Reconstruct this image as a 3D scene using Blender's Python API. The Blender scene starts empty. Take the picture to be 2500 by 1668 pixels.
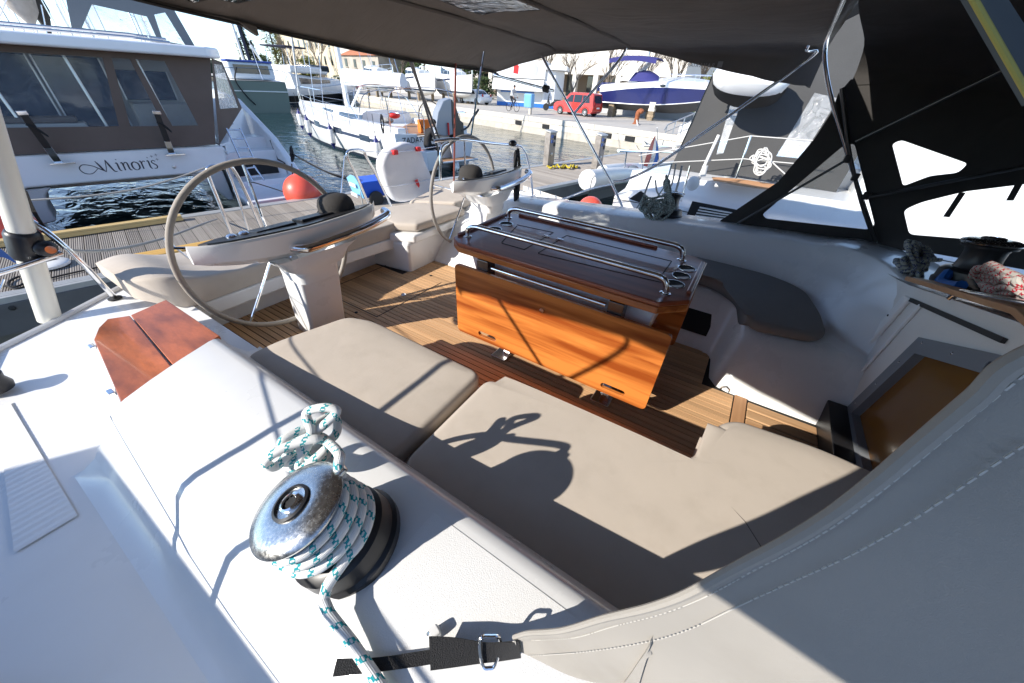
import bpy, bmesh, math, random
from mathutils import Vector as V, Matrix
from mathutils.geometry import tessellate_polygon
random.seed(11)
sc = bpy.context.scene
COL = sc.collection
R = math.radians
# ------------------------------------------------------------------ camera
# yacht frame: X to port, Y aft, Z up, cockpit sole at z = 0, sizes in metres
CAM = V((0.0, 0.0, 1.5))
FPX, CU, CV = 860.0, 1250.0, 834.0
_yaw, _pit, _rol = R(59.25), R(36.1), R(-3.25)
_fwd = V((math.sin(_yaw)*math.cos(_pit), math.cos(_yaw)*math.cos(_pit), -math.sin(_pit)))
_rt0 = V((math.cos(_yaw), -math.sin(_yaw), 0)); _dn0 = _fwd.cross(_rt0)
_rt = _rt0*math.cos(_rol) + _dn0*math.sin(_rol); _dn = _dn0*math.cos(_rol) - _rt0*math.sin(_rol)
cd = bpy.data.cameras.new('camera'); cam = bpy.data.objects.new('camera', cd); COL.objects.link(cam)
cam.matrix_world = Matrix(((_rt.x, -_dn.x, -_fwd.x, CAM.x), (_rt.y, -_dn.y, -_fwd.y, CAM.y), (_rt.z, -_dn.z, -_fwd.z, CAM.z), (0, 0, 0, 1)))
cd.sensor_width = 36; cd.lens = FPX*36/2500; cd.clip_start = .02; cd.clip_end = 3000
sc.camera = cam
# ------------------------------------------------------------------ sky, sun, exposure
SUN = V((-1.6, .85, 1.0)).normalized()
w = bpy.data.worlds.new('World'); sc.world = w; w.use_nodes = True
nt = w.node_tree; bg = nt.nodes['Background']
sky = nt.nodes.new('ShaderNodeTexSky'); sky.sky_type = 'NISHITA'; sky.sun_disc = False
sky.sun_elevation = math.asin(SUN.z); sky.sun_rotation = math.atan2(SUN.x, SUN.y)
sky.altitude = 800; sky.air_density = .8; sky.dust_density = .05; sky.ozone_density = 3.0
hs_ = nt.nodes.new('ShaderNodeHueSaturation'); hs_.inputs['Saturation'].default_value = .9; nt.links.new(sky.outputs[0], hs_.inputs['Color']); nt.links.new(hs_.outputs[0], bg.inputs[0]); bg.inputs[1].default_value = .125
sd = bpy.data.lights.new('sun', 'SUN'); sd.energy = 3.0; sd.angle = R(.55); sd.color = (1, .94, .85)
so = bpy.data.objects.new('sun', sd); COL.objects.link(so); so.location = (-16, 8, 12)
so.rotation_euler = (-SUN).to_track_quat('-Z', 'Y').to_euler()
sc.view_settings.view_transform = 'Standard'; sc.view_settings.look = 'None'
sc.view_settings.exposure = 1.3; sc.view_settings.gamma = 1; sc.view_settings.use_curve_mapping = False
sc.cycles.max_bounces = 8; sc.cycles.transparent_max_bounces = 12; sc.cycles.caustics_reflective = False; sc.cycles.caustics_refractive = False
sc.cycles.sample_clamp_indirect = 6
# ------------------------------------------------------------------ helpers
def ray(u, v): return _rt*((u-CU)/FPX) + _dn*((v-CV)/FPX) + _fwd
def at(u, v, z=None, x=None, y=None):  # many positions below are taken from image pixels through this helper
    'point taken from image pixel (u, v): its sight line met with a chosen plane'
    d = ray(u, v)
    t = (z-CAM.z)/d.z if z is not None else (x-CAM.x)/d.x if x is not None else (y-CAM.y)/d.y
    return CAM + d*t
def cr(pts, n=6, closed=False):
    'Catmull-Rom through points'
    P = [V(p) for p in pts]; out = []; m = len(P)
    for i in range(m if closed else m-1):
        g = (lambda k: P[k % m]) if closed else (lambda k: P[min(max(k, 0), m-1)])
        a, b, c, d = g(i-1), g(i), g(i+1), g(i+2)
        for j in range(n):
            t = j/n
            out.append(.5*((2*b) + (c-a)*t + (2*a-5*b+4*c-d)*t*t + (3*b-a-3*c+d)*t*t*t))
    if not closed: out.append(P[-1].copy())
    return out
class MB:
    def __init__(s): s.v = []; s.f = []; s.uv = {}
    def add(s, vs, fs):
        o = len(s.v); s.v += [tuple(p) for p in vs]; s.f += [tuple(i+o for i in f) for f in fs]; return o
    def box(s, x0, x1, y0, y1, z0, z1):
        s.add([(x0,y0,z0),(x1,y0,z0),(x1,y1,z0),(x0,y1,z0),(x0,y0,z1),(x1,y0,z1),(x1,y1,z1),(x0,y1,z1)],
              [(0,3,2,1),(4,5,6,7),(0,1,5,4),(1,2,6,5),(2,3,7,6),(3,0,4,7)]); return s
    def hexa(s, p):   # 8 points: bottom ring then top ring
        s.add(p, [(0,3,2,1),(4,5,6,7),(0,1,5,4),(1,2,6,5),(2,3,7,6),(3,0,4,7)]); return s
    def obox(s, c, ax, ay, az):
        c, ax, ay, az = V(c), V(ax), V(ay), V(az)
        return s.hexa([c-ax-ay-az, c+ax-ay-az, c+ax+ay-az, c-ax+ay-az, c-ax-ay+az, c+ax-ay+az, c+ax+ay+az, c-ax+ay+az])
    def beam(s, a, b, wd, h, up=(0,0,1)):
        a, b = V(a), V(b); d = (b-a); l = d.length; d = d/l; sdv = d.cross(V(up)).normalized(); u = sdv.cross(d)
        return s.obox((a+b)/2, d*l/2, sdv*wd/2, u*h/2)
    def prism(s, poly, off):
        n = len(poly); off = V(off); P = [V(p) for p in poly]
        s.add(P+[p+off for p in P], [tuple(range(n-1, -1, -1)), tuple(range(n, 2*n))]+[(i, (i+1) % n, n+(i+1) % n, n+i) for i in range(n)]); return s
    def tube(s, path, r, n=8, closed=False, cap=True):
        P = [V(p) for p in path]; m = len(P); rs = r if isinstance(r, (list, tuple)) else [r]*m
        T = []
        for i in range(m):
            a = P[i-1] if (i > 0 or closed) else P[i]; b = P[(i+1) % m] if (i < m-1 or closed) else P[i]
            t = (b-a); T.append(t.normalized() if t.length > 1e-9 else V((0, 0, 1)))
        nrm = T[0].orthogonal().normalized(); vs = []; L = [0]
        for i in range(m):
            if i:
                q = T[i-1].rotation_difference(T[i]); nrm = q @ nrm; L.append(L[-1]+(P[i]-P[i-1]).length)
            nrm = (nrm - T[i]*nrm.dot(T[i])).normalized(); bi = T[i].cross(nrm)
            for k in range(n):
                a = 2*math.pi*k/n; vs.append(P[i] + (nrm*math.cos(a)+bi*math.sin(a))*rs[i])
        fs = []; uvs = []
        for i in range(m if closed else m-1):
            j = (i+1) % m; l0 = L[i]; l1 = L[j] if j else L[-1]+(P[0]-P[-1]).length
            for k in range(n):
                fs.append((i*n+k, i*n+(k+1) % n, j*n+(k+1) % n, j*n+k)); uvs.append(((l0, k/n), (l0, (k+1)/n), (l1, (k+1)/n), (l1, k/n)))
        f0 = len(s.f)
        if cap and not closed: fs += [tuple(range(n-1, -1, -1)), tuple(range((m-1)*n, m*n))]
        s.add(vs, fs)
        for i, q in enumerate(uvs): s.uv[f0+i] = q
        return s
    def lathe(s, prof, n=24, o=(0,0,0), ax=(0,0,1), cap=True):
        o = V(o); ax = V(ax).normalized(); e1 = ax.orthogonal().normalized(); e2 = ax.cross(e1); m = len(prof)
        vs = [o+ax*z+(e1*math.cos(2*math.pi*k/n)+e2*math.sin(2*math.pi*k/n))*r for r, z in prof for k in range(n)]
        fs = [(i*n+k, i*n+(k+1) % n, (i+1)*n+(k+1) % n, (i+1)*n+k) for i in range(m-1) for k in range(n)]
        if cap: fs += [tuple(range(n-1, -1, -1)), tuple(range((m-1)*n, m*n))]
        s.add(vs, fs); return s
    def grid(s, rows, thick=0, closed=False):
        'rows: list of equal-length point lists; thick > 0 makes a closed slab along the local normal'
        rows = [[V(p) for p in r] for r in rows]; m, n = len(rows), len(rows[0])
        nn = n if closed else n-1
        fs = [(i*n+j, i*n+(j+1) % n, (i+1)*n+(j+1) % n, (i+1)*n+j) for i in range(m-1) for j in range(nn)]
        flat = [p for r in rows for p in r]
        if not thick: s.add(flat, fs); return s
        nor = []
        for i in range(m):
            for j in range(n):
                a = rows[min(i+1, m-1)][j]-rows[max(i-1, 0)][j]; b = rows[i][min(j+1, n-1)]-rows[i][max(j-1, 0)]
                q = b.cross(a); nor.append(q.normalized() if q.length > 1e-12 else V((0, 0, 1)))
        N = m*n; vs = flat+[p-q*thick for p, q in zip(flat, nor)]
        fs += [tuple(N+i for i in reversed(f)) for f in fs]
        for i in range(m-1):
            fs.append((i*n, (i+1)*n, N+(i+1)*n, N+i*n)); fs.append((i*n+n-1, N+i*n+n-1, N+(i+1)*n+n-1, (i+1)*n+n-1))
        for j in range(n-1):
            fs.append((j, N+j, N+j+1, j+1)); fs.append(((m-1)*n+j, (m-1)*n+j+1, N+(m-1)*n+j+1, N+(m-1)*n+j))
        s.add(vs, fs); return s
    def ball(s, c, rx, ry=None, rz=None, n=16, m=10):
        ry = ry or rx; rz = rz or rx; c = V(c)
        vs = [c+V((rx*math.sin(math.pi*i/m)*math.cos(2*math.pi*k/n), ry*math.sin(math.pi*i/m)*math.sin(2*math.pi*k/n), rz*math.cos(math.pi*i/m))) for i in range(m+1) for k in range(n)]
        fs = [(i*n+k, (i+1)*n+k, (i+1)*n+(k+1) % n, i*n+(k+1) % n) for i in range(m) for k in range(n)]
        s.add(vs, fs); return s
    def build(s, name, mat, parent=None, smooth=True, ang=38, bevel=0, bseg=2, sub=0, merge=True):
        me = bpy.data.meshes.new(name); me.from_pydata(s.v, [], s.f)
        if s.uv:
            ul = me.uv_layers.new(name='uv')
            for fi, q in s.uv.items():
                p = me.polygons[fi]
                for k, li in enumerate(p.loop_indices): ul.data[li].uv = q[k]
        bm = bmesh.new(); bm.from_mesh(me)
        if merge: bmesh.ops.remove_doubles(bm, verts=bm.verts, dist=1e-5)
        bmesh.ops.recalc_face_normals(bm, faces=bm.faces)
        bm.to_mesh(me); bm.free(); me.validate()
        if smooth:
            me.polygons.foreach_set('use_smooth', [True]*len(me.polygons)); me.set_sharp_from_angle(angle=R(ang))
        o = bpy.data.objects.new(name, me); COL.objects.link(o)
        if mat: me.materials.append(mat)
        if parent is not None: o.parent = parent
        if bevel:
            m = o.modifiers.new('b', 'BEVEL'); m.width = bevel; m.segments = bseg; m.limit_method = 'ANGLE'; m.angle_limit = R(40); m.harden_normals = True
        if sub:
            m = o.modifiers.new('s', 'SUBSURF'); m.levels = m.render_levels = sub
        return o
def thing(name, label, cat, group=None, loc=(0,0,0), rz=0):
    o = bpy.data.objects.new(name, None); COL.objects.link(o); o.location = loc; o.rotation_euler.z = rz; o.empty_display_size = .1
    o['label'] = label; o['category'] = cat
    if group: o['group'] = group
    return o
def tag(o, label, cat, group=None, kind=None):
    if label: o['label'] = label
    if cat: o['category'] = cat
    if group: o['group'] = group
    if kind: o['kind'] = kind
    return o
def copy_tree(o, parent=None):
    c = o.copy(); COL.objects.link(c); c.parent = parent
    for ch in [q for q in o.children]: copy_tree(ch, c)
    return c
def place(o, loc, rz=0, sc_=1.0):
    o.location = loc; o.rotation_euler = (0, 0, rz); o.scale = (sc_,)*3; return o
def lettering(name, body, size, mt, parent, mw, space=1.0, shear=0, ext=.0004, align='LEFT', local=False):
    'flat lettering turned into a mesh'
    fc = bpy.data.curves.new(name, 'FONT'); fc.body = body; fc.size = size; fc.extrude = ext; fc.space_character = space; fc.shear = shear; fc.align_x = align; fc.resolution_u = 3
    fo = bpy.data.objects.new(name, fc); COL.objects.link(fo); dg = bpy.context.evaluated_depsgraph_get(); me = bpy.data.meshes.new_from_object(fo.evaluated_get(dg)); bpy.data.objects.remove(fo)
    o = bpy.data.objects.new(name, me); COL.objects.link(o); me.materials.clear(); me.materials.append(mt)
    if parent is not None: o.parent = parent
    if local: o.matrix_local = mw
    else: o.matrix_basis = mw
    return o
# ------------------------------------------------------------------ materials
MATS = {}
def mat(name, col, rough=.5, metal=0, var=0, vscale=4, bump=0, bscale=60, coat=0, alpha=1, trans=0, spec=.5, rvar=0, stretch=None, ior=1.45, randv=0, sss=0, dirt=0, wr=0, wscale=5, wst=None):
    m = bpy.data.materials.new(name); MATS[name] = m; m.use_nodes = True; t = m.node_tree; N = t.nodes; L = t.links
    b = N['Principled BSDF']; b.inputs['Base Color'].default_value = (*col, 1); b.inputs['Roughness'].default_value = rough; b.inputs['Metallic'].default_value = metal
    b.inputs['Specular IOR Level'].default_value = spec; b.inputs['Coat Weight'].default_value = coat; b.inputs['Coat Roughness'].default_value = .05
    b.inputs['Alpha'].default_value = alpha; b.inputs['Transmission Weight'].default_value = trans; b.inputs['IOR'].default_value = ior
    tc = N.new('ShaderNodeTexCoord'); src = tc.outputs['Object']
    if stretch:
        mp = N.new('ShaderNodeMapping'); mp.inputs['Scale'].default_value = stretch; L.new(src, mp.inputs[0]); src = mp.outputs[0]
    if var or rvar or randv or dirt:
        nz = N.new('ShaderNodeTexNoise'); nz.inputs['Scale'].default_value = vscale; nz.inputs['Detail'].default_value = 6; nz.inputs['Roughness'].default_value = .6; L.new(src, nz.inputs[0])
        last = None
        if var or randv:
            hsv = N.new('ShaderNodeHueSaturation'); hsv.inputs['Color'].default_value = (*col, 1)
            mr = N.new('ShaderNodeMapRange'); mr.inputs[1].default_value = .25; mr.inputs[2].default_value = .75; mr.inputs[3].default_value = 1-var; mr.inputs[4].default_value = 1+var; L.new(nz.outputs[0], mr.inputs[0]); vo = mr.outputs[0]
            if randv:
                oi = N.new('ShaderNodeObjectInfo'); m2 = N.new('ShaderNodeMapRange'); m2.inputs[3].default_value = 1-randv; m2.inputs[4].default_value = 1+randv; L.new(oi.outputs['Random'], m2.inputs[0])
                mu = N.new('ShaderNodeMath'); mu.operation = 'MULTIPLY'; L.new(vo, mu.inputs[0]); L.new(m2.outputs[0], mu.inputs[1]); vo = mu.outputs[0]
            L.new(vo, hsv.inputs['Value']); L.new(hsv.outputs[0], b.inputs['Base Color']); last = hsv.outputs[0]
        if dirt:
            n2 = N.new('ShaderNodeTexNoise'); n2.inputs['Scale'].default_value = vscale*2.3; n2.inputs['Detail'].default_value = 9; L.new(src, n2.inputs[0])
            r2 = N.new('ShaderNodeMapRange'); r2.inputs[1].default_value = .52; r2.inputs[2].default_value = .75; r2.inputs[4].default_value = dirt; L.new(n2.outputs[0], r2.inputs[0])
            mx = N.new('ShaderNodeMixRGB'); mx.inputs[1].default_value = (*col, 1); mx.inputs[2].default_value = (col[0]*.45, col[1]*.42, col[2]*.36, 1)
            if last: L.new(last, mx.inputs[1])
            L.new(r2.outputs[0], mx.inputs[0]); L.new(mx.outputs[0], b.inputs['Base Color'])
        if rvar:
            m3 = N.new('ShaderNodeMapRange'); m3.inputs[3].default_value = max(.02, rough-rvar); m3.inputs[4].default_value = min(1, rough+rvar); L.new(nz.outputs[0], m3.inputs[0]); L.new(m3.outputs[0], b.inputs['Roughness'])
    wrn = None
    if wr:
        wp_ = N.new('ShaderNodeMapping'); wp_.inputs['Scale'].default_value = wst or (1, 1, 1); L.new(tc.outputs['Object'], wp_.inputs[0])
        n4 = N.new('ShaderNodeTexNoise'); n4.inputs['Scale'].default_value = wscale; n4.inputs['Detail'].default_value = 3; n4.inputs['Distortion'].default_value = 1.2; L.new(wp_.outputs[0], n4.inputs[0])
        b4 = N.new('ShaderNodeBump'); b4.inputs['Strength'].default_value = wr; b4.inputs['Distance'].default_value = .02; L.new(n4.outputs[0], b4.inputs['Height']); L.new(b4.outputs[0], b.inputs['Normal']); wrn = b4.outputs[0]
    if bump:
        n3 = N.new('ShaderNodeTexNoise'); n3.inputs['Scale'].default_value = bscale; n3.inputs['Detail'].default_value = 4; L.new(src, n3.inputs[0])
        bp = N.new('ShaderNodeBump'); bp.inputs['Strength'].default_value = bump; bp.inputs['Distance'].default_value = .01; L.new(n3.outputs[0], bp.inputs['Height']); L.new(bp.outputs[0], b.inputs['Normal'])
        if wrn: L.new(wrn, bp.inputs['Normal'])
    return m
def wood(name, c1, c2, rough, axis='Y', scale=1, coat=0, rand=.0, fine=1, con=.25):
    'grain running along one axis'
    m = bpy.data.materials.new(name); MATS[name] = m; m.use_nodes = True; t = m.node_tree; N = t.nodes; L = t.links; b = N['Principled BSDF']
    tc = N.new('ShaderNodeTexCoord'); oi = N.new('ShaderNodeObjectInfo'); ad = N.new('ShaderNodeVectorMath'); ad.operation = 'MULTIPLY_ADD'
    L.new(oi.outputs['Random'], ad.inputs[0]); ad.inputs[1].default_value = (9, 9, 9); L.new(tc.outputs['Object'], ad.inputs[2])
    mp = N.new('ShaderNodeMapping'); k = {'X': (1.2, 22, 22), 'Y': (22, 1.2, 22), 'Z': (22, 22, 1.2)}[axis]; mp.inputs['Scale'].default_value = tuple(q*scale for q in k); L.new(ad.outputs[0], mp.inputs[0])
    nz = N.new('ShaderNodeTexNoise'); nz.inputs['Scale'].default_value = 1; nz.inputs['Detail'].default_value = 8; nz.inputs['Distortion'].default_value = .6; L.new(mp.outputs[0], nz.inputs[0])
    mp2 = N.new('ShaderNodeMapping'); mp2.inputs['Scale'].default_value = tuple(q*scale*.28 for q in k); L.new(ad.outputs[0], mp2.inputs[0])
    n2 = N.new('ShaderNodeTexNoise'); n2.inputs['Scale'].default_value = 1; n2.inputs['Detail'].default_value = 3; L.new(mp2.outputs[0], n2.inputs[0])
    mi = N.new('ShaderNodeMath'); mi.operation = 'ADD'; L.new(nz.outputs[0], mi.inputs[0]); L.new(n2.outputs[0], mi.inputs[1])
    mr = N.new('ShaderNodeMapRange'); mr.inputs[1].default_value = 1-con; mr.inputs[2].default_value = 1+con; L.new(mi.outputs[0], mr.inputs[0])
    mx = N.new('ShaderNodeMixRGB'); mx.inputs[1].default_value = (*c1, 1); mx.inputs[2].default_value = (*c2, 1); L.new(mr.outputs[0], mx.inputs[0])
    out = mx.outputs[0]
    if rand:
        hs = N.new('ShaderNodeHueSaturation'); m2 = N.new('ShaderNodeMapRange'); m2.inputs[3].default_value = 1-rand; m2.inputs[4].default_value = 1+rand; L.new(oi.outputs['Random'], m2.inputs[0]); L.new(m2.outputs[0], hs.inputs['Value']); L.new(out, hs.inputs['Color']); out = hs.outputs[0]
    L.new(out, b.inputs['Base Color']); b.inputs['Roughness'].default_value = rough; b.inputs['Coat Weight'].default_value = coat; b.inputs['Coat Roughness'].default_value = .06
    bp = N.new('ShaderNodeBump'); bp.inputs['Strength'].default_value = .12*fine; bp.inputs['Distance'].default_value = .004; L.new(nz.outputs[0], bp.inputs['Height']); L.new(bp.outputs[0], b.inputs['Normal'])
    return m
def rope_mat(name, base, fleck, period=.03, duty=.38, count=8, strands=60):
    'braided cover: flecks come in bands along the rope (uv.x metres, uv.y round the rope)'
    m = bpy.data.materials.new(name); MATS[name] = m; m.use_nodes = True; t = m.node_tree; N = t.nodes; L = t.links; b = N['Principled BSDF']; b.inputs['Roughness'].default_value = .85; b.inputs['Specular IOR Level'].default_value = .2
    uv = N.new('ShaderNodeUVMap'); sx = N.new('ShaderNodeSeparateXYZ'); L.new(uv.outputs[0], sx.inputs[0])
    def M(op, a, bb=None, c=None):
        q = N.new('ShaderNodeMath'); q.operation = op
        for i, k in enumerate((a, bb, c)):
            if k is None: continue
            if isinstance(k, (int, float)): q.inputs[i].default_value = k
            else: L.new(k, q.inputs[i])
        return q.outputs[0]
    u, vv = sx.outputs[0], sx.outputs[1]
    ph = M('FRACT', M('DIVIDE', M('ADD', u, M('MULTIPLY', vv, period*1.0)), period)); band = M('LESS_THAN', ph, duty)
    ck = M('MULTIPLY', M('SINE', M('MULTIPLY', vv, 2*math.pi*count)), M('SINE', M('MULTIPLY', u, 2*math.pi*count/(period*2.1)*.62)))
    fl = M('MULTIPLY', band, M('GREATER_THAN', ck, -.12))
    mx = N.new('ShaderNodeMixRGB'); mx.inputs[1].default_value = (*base, 1); mx.inputs[2].default_value = (*fleck, 1); L.new(fl, mx.inputs[0]); L.new(mx.outputs[0], b.inputs['Base Color'])
    br = M('MULTIPLY', M('SINE', M('MULTIPLY', M('ADD', M('MULTIPLY', u, 260), M('MULTIPLY', vv, 10)), 2*math.pi)), M('SINE', M('MULTIPLY', M('SUBTRACT', M('MULTIPLY', u, 260), M('MULTIPLY', vv, 10)), 2*math.pi)))
    bp = N.new('ShaderNodeBump'); bp.inputs['Strength'].default_value = .55; bp.inputs['Distance'].default_value = .0012; L.new(br, bp.inputs['Height']); L.new(bp.outputs[0], b.inputs['Normal'])
    return m
gel = mat('gelcoat', (.80, .80, .79), .28, var=.02, vscale=2.5, coat=.25, rvar=.05, dirt=.05)
gel2 = mat('gelcoat_warm', (.78, .76, .72), .3, var=.03, vscale=2.5, coat=.2, dirt=.10)
antislip = mat('antislip_deck', (.80, .80, .79), .55, var=.02, vscale=3, bump=.18, bscale=420)
chrome = mat('chrome', (.82, .82, .83), .07, 1, rvar=.04, vscale=20)
steel = mat('stainless', (.70, .70, .71), .16, 1, rvar=.08, vscale=30)
alu = mat('aluminium', (.62, .63, .64), .38, 1, var=.06, vscale=8)
mast_w = mat('mast_white', (.82, .82, .80), .35)
black = mat('black_plastic', (.016, .016, .018), .38, var=.15, vscale=9)
blackm = mat('black_matte', (.012, .012, .013), .75)
rubber = mat('rubber', (.03, .03, .03), .7)
cushion = mat('cushion_taupe', (.54, .475, .405), .8, var=.04, vscale=5, bump=.12, bscale=800, spec=.2, dirt=.12, wr=.16, wscale=2.5)
cushion_sh = mat('cushion_shaded', (.25, .235, .22), .8, var=.05, vscale=5, bump=.25, bscale=380, spec=.25, wr=.14, wscale=3)  # taupe cushion cloth with the far seat's shade put into its colour
canvas_d = mat('canvas_dark', (.19, .166, .145), .85, var=.10, vscale=3, bump=.3, bscale=300, spec=.25, wr=.7, wscale=2.2, wst=(2.2, .7, 1))
canvas_b = mat('canvas_black', (.055, .052, .050), .9, var=.12, vscale=3, bump=.3, bscale=300, spec=.2, wr=.6, wscale=3)
canvas_t = mat('canvas_taupe', (.33, .31, .28), .9, var=.07, vscale=3, bump=.12, bscale=1100, spec=.15, wr=.22, wscale=2.5, wst=(1, 2.5, .8), dirt=.22)
canvas_br = mat('canvas_brown', (.13, .098, .082), .85, var=.1, vscale=2, bump=.2, bscale=120, spec=.2)
stitch = mat('stitch', (.50, .48, .44), .8)
teak = wood('teak', (.47, .265, .13), (.66, .42, .225), .62, 'Y', 1.4, rand=.2)
teak_x = wood('teak_x', (.36, .18, .085), (.50, .28, .14), .6, 'X', 1.2, rand=.1)
caulk = mat('caulk', (.012, .011, .010), .7)
mahog = wood('mahogany_top', (.17, .034, .015), (.32, .08, .032), .30, 'Y', .9, coat=.45, fine=.2, con=.2)
mahog_l = wood('mahogany_leaf', (.27, .058, .010), (.64, .215, .045), .30, 'Y', 1.0, coat=.5, fine=.3, con=.17)
mahog_s = mat('varnished_step', (.42, .115, .034), .32, var=.55, vscale=9, coat=.3, stretch=(1.3, .45, 1), bump=.06, bscale=60, dirt=.55)
amber = mat('amber_door', (.19, .085, .014), .22, var=.12, vscale=2.5, coat=.5)
grey_fr = mat('grey_frame', (.20, .215, .235), .45)
red = mat('red_tag', (.62, .03, .03), .5)
# ================================================================== own yacht: decks and cockpit
def lerp(a, b, t): return a+(b-a)*t
def tri_fill(loops, mapf):
    'flat panel with holes: loops[0] outer, others holes, in 2-D; mapf maps to 3-D'
    P = [V((p[0], p[1], 0)) for lp in loops for p in lp]
    fs = [tuple(f) for f in tessellate_polygon([[V((p[0], p[1], 0)) for p in lp] for lp in loops])]
    return [mapf(p.x, p.y) for p in P], fs
def solid(vs, fs, d):
    'offset copy joined by border walls'
    d = V(d); n = len(vs); ed = {}
    for f in fs:
        for i in range(len(f)):
            a, b = f[i], f[(i+1) % len(f)]; k = (min(a, b), max(a, b)); ed[k] = ed.get(k, 0)+1 if True else 0
    m = MB(); out = [tuple(reversed([n+i for i in f])) for f in fs]
    walls = [(a, b, n+b, n+a) for (a, b), c in ed.items() if c == 1]
    m.add([V(p) for p in vs]+[V(p)+d for p in vs], [tuple(f) for f in fs]+out+walls); return m
def rounded(poly, r, n=5):
    'round the corners of a 2-D polygon'
    out = []; m = len(poly)
    for i in range(m):
        p0, p, p1 = V((*poly[i-1], 0)), V((*poly[i], 0)), V((*poly[(i+1) % m], 0)); a = p0-p; b = p1-p
        rr = min(r if not isinstance(r, (list, tuple)) else r[i], a.length*.45, b.length*.45)
        A = p+a.normalized()*rr; B = p+b.normalized()*rr
        for k in range(n+1):
            t = k/n; q = A*(1-t)**2+p*2*t*(1-t)+B*t*t; out.append((q.x, q.y))
    return out
def pad(name, poly, z0, z1, mt, parent=None, rr=.03, crown=.012, corner=.04, piping=None):
    'upholstered cushion: rounded outline, soft edges and a slightly crowned top'
    P = rounded(poly, corner, 6); cx = sum(p[0] for p in P)/len(P); cy = sum(p[1] for p in P)/len(P); h = z1-z0; m = MB(); rows = []
    def ring(ins, z):
        o = []
        for i in range(len(P)):
            a, p, b = V((*P[i-1], 0)), V((*P[i], 0)), V((*P[(i+1) % len(P)], 0)); t = (b-a).normalized(); nn = V((-t.y, t.x, 0))
            if nn.dot(V((cx, cy, 0))-p) < 0: nn = -nn
            o.append((p.x+nn.x*ins, p.y+nn.y*ins, z))
        return o
    for k in range(6):
        a = math.pi/2*k/5; rows.append(ring(rr*(1-math.sin(a)), z0+rr*(1-math.cos(a))))
    for k in range(6):
        a = math.pi/2*k/5; rows.append(ring(rr*(1-math.cos(a)), z1-rr+rr*math.sin(a)))
    for f, dz in ((.93, .35), (.8, .7), (.55, .92), (.25, 1)):
        rows.append([(cx+(q[0]-cx)*f, cy+(q[1]-cy)*f, z1+crown*dz) for q in ring(rr, z1)])
    m.grid(rows, closed=True); n = len(P); o0 = len(m.v)
    m.f.append(tuple(range(o0-n, o0))); m.f.append(tuple(range(n-1, -1, -1)))
    o = m.build(name, mt, parent, ang=60)
    return o
def zc(y): return .60-.06*y
def xin(y): return .4*(1.5-zc(y))
def gun(y):
    T = [(-3, -.62), (0, -.55), (1.2, -.49), (2.0, -.40), (2.5, -.31), (2.87, -.18), (3.0, .05), (3.15, .28), (3.27, .47), (3.45, .8)]
    for (a, xa), (b, xb) in zip(T, T[1:]):
        if a <= y <= b: return lerp(xa, xb, (y-a)/(b-a))
    return T[-1][1]
yacht = thing('sailing_yacht', 'white sailing yacht whose teak cockpit fills the foreground', 'yacht')
CX = 1.9                                         # centreline of the yacht
# starboard coaming (swept section) -------------------------------------------------
def coam_sec(y, mirror=False, drop=False):
    z = zc(y); xi = xin(y); ye = (lambda x: y) if not drop else (lambda x: 1.655+.42*max(0, x))
    S = [(xi+.17, .30), (xi+.10, .335), (xi+.065, z-.12), (xi+.02, z-.035), (xi+.006, z-.012), (xi-.012, z-.002), (xi-.035, z+.002), (.24, z+.006), (.12, z+.004), (.03, z-.002), (-.005, z-.012), (-.03, z-.035), (-.075, z-.12), (-.105, .37), (-.13, .335), (-.17, .312), (-.22, .296)]
    return [V((x if not mirror else 2*CX-x, ye(x), zz)) for x, zz in S]
ys = [-2.6, -2, -1.6, -1.2, -.8, -.4, 0, .4, .8, 1.2, 1.5]
rows = [coam_sec(y) for y in ys]+[coam_sec(1.7, drop=True)]
last = rows[-1]; rows.append([V((p.x, p.y+.012, max(.3, p.z-.02))) for p in last]); rows.append([V((p.x, p.y+.02, .3)) for p in last])
m = MB(); m.grid(rows); m.build('coaming', gel, yacht, ang=50)
# thin moulded panel line and antislip patch on the coaming top
m = MB(); m.grid([[V((x, y, zc(y)+dz+.0012)) for x, dz in ((.04, -.0012), (.12, .004), (.24, .006), (xin(y)-.05, .0028))] for y in (-1.5, -.8, 0, .4)]); m.build('antislip_panel', antislip, yacht)
# side deck starboard and quarter
ys = [-3, -2, -1, 0, .5, 1, 1.4, 1.8, 2.2, 2.5, 2.7, 2.87, 2.95, 3.0, 3.08, 3.15, 3.21, 3.27, 3.36, 3.45]
m = MB(); m.grid([[V((gun(y)+(.55-gun(y))*k/6 if gun(y) < .5 else gun(y)+.02*k, y, .312-.012*(1-k/6))) for k in range(7)] for y in ys]); m.build('side_deck', gel, yacht)
m = MB()
m.grid([[V((gun(y)-.02, y+(.03 if y > 2.7 else 0), z)) if z > -.1 else V((gun(y)-.02+(.08 if y < 2.5 else .25), y+(.03 if y > 2.7 else -.0), z)) for z in (.302, .29, .2, -.2, -1.0, -1.7)] for y in ys]); m.build('hull_side', gel, yacht)
m = MB(); m.tube([(gun(y)-.012, y+(.012 if y > 2.7 else 0), .306) for y in ys], .018, 8); m.build('toe_rail', gel, yacht)
# ribbed antislip on the side deck: a ribbed sheet just above the deck
m = MB(); rws = []
for i in range(0, 61):
    y = 1.46+i*.0145; zz = .3062+(.0010 if i % 2 else 0); rws.append([V((max(gun(y)+.09, -.5), y, zz)), V((-.235, y, zz+.001))])
m.grid(rws); m.build('ribbed_deck_panel', gel, yacht, ang=5)
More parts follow.
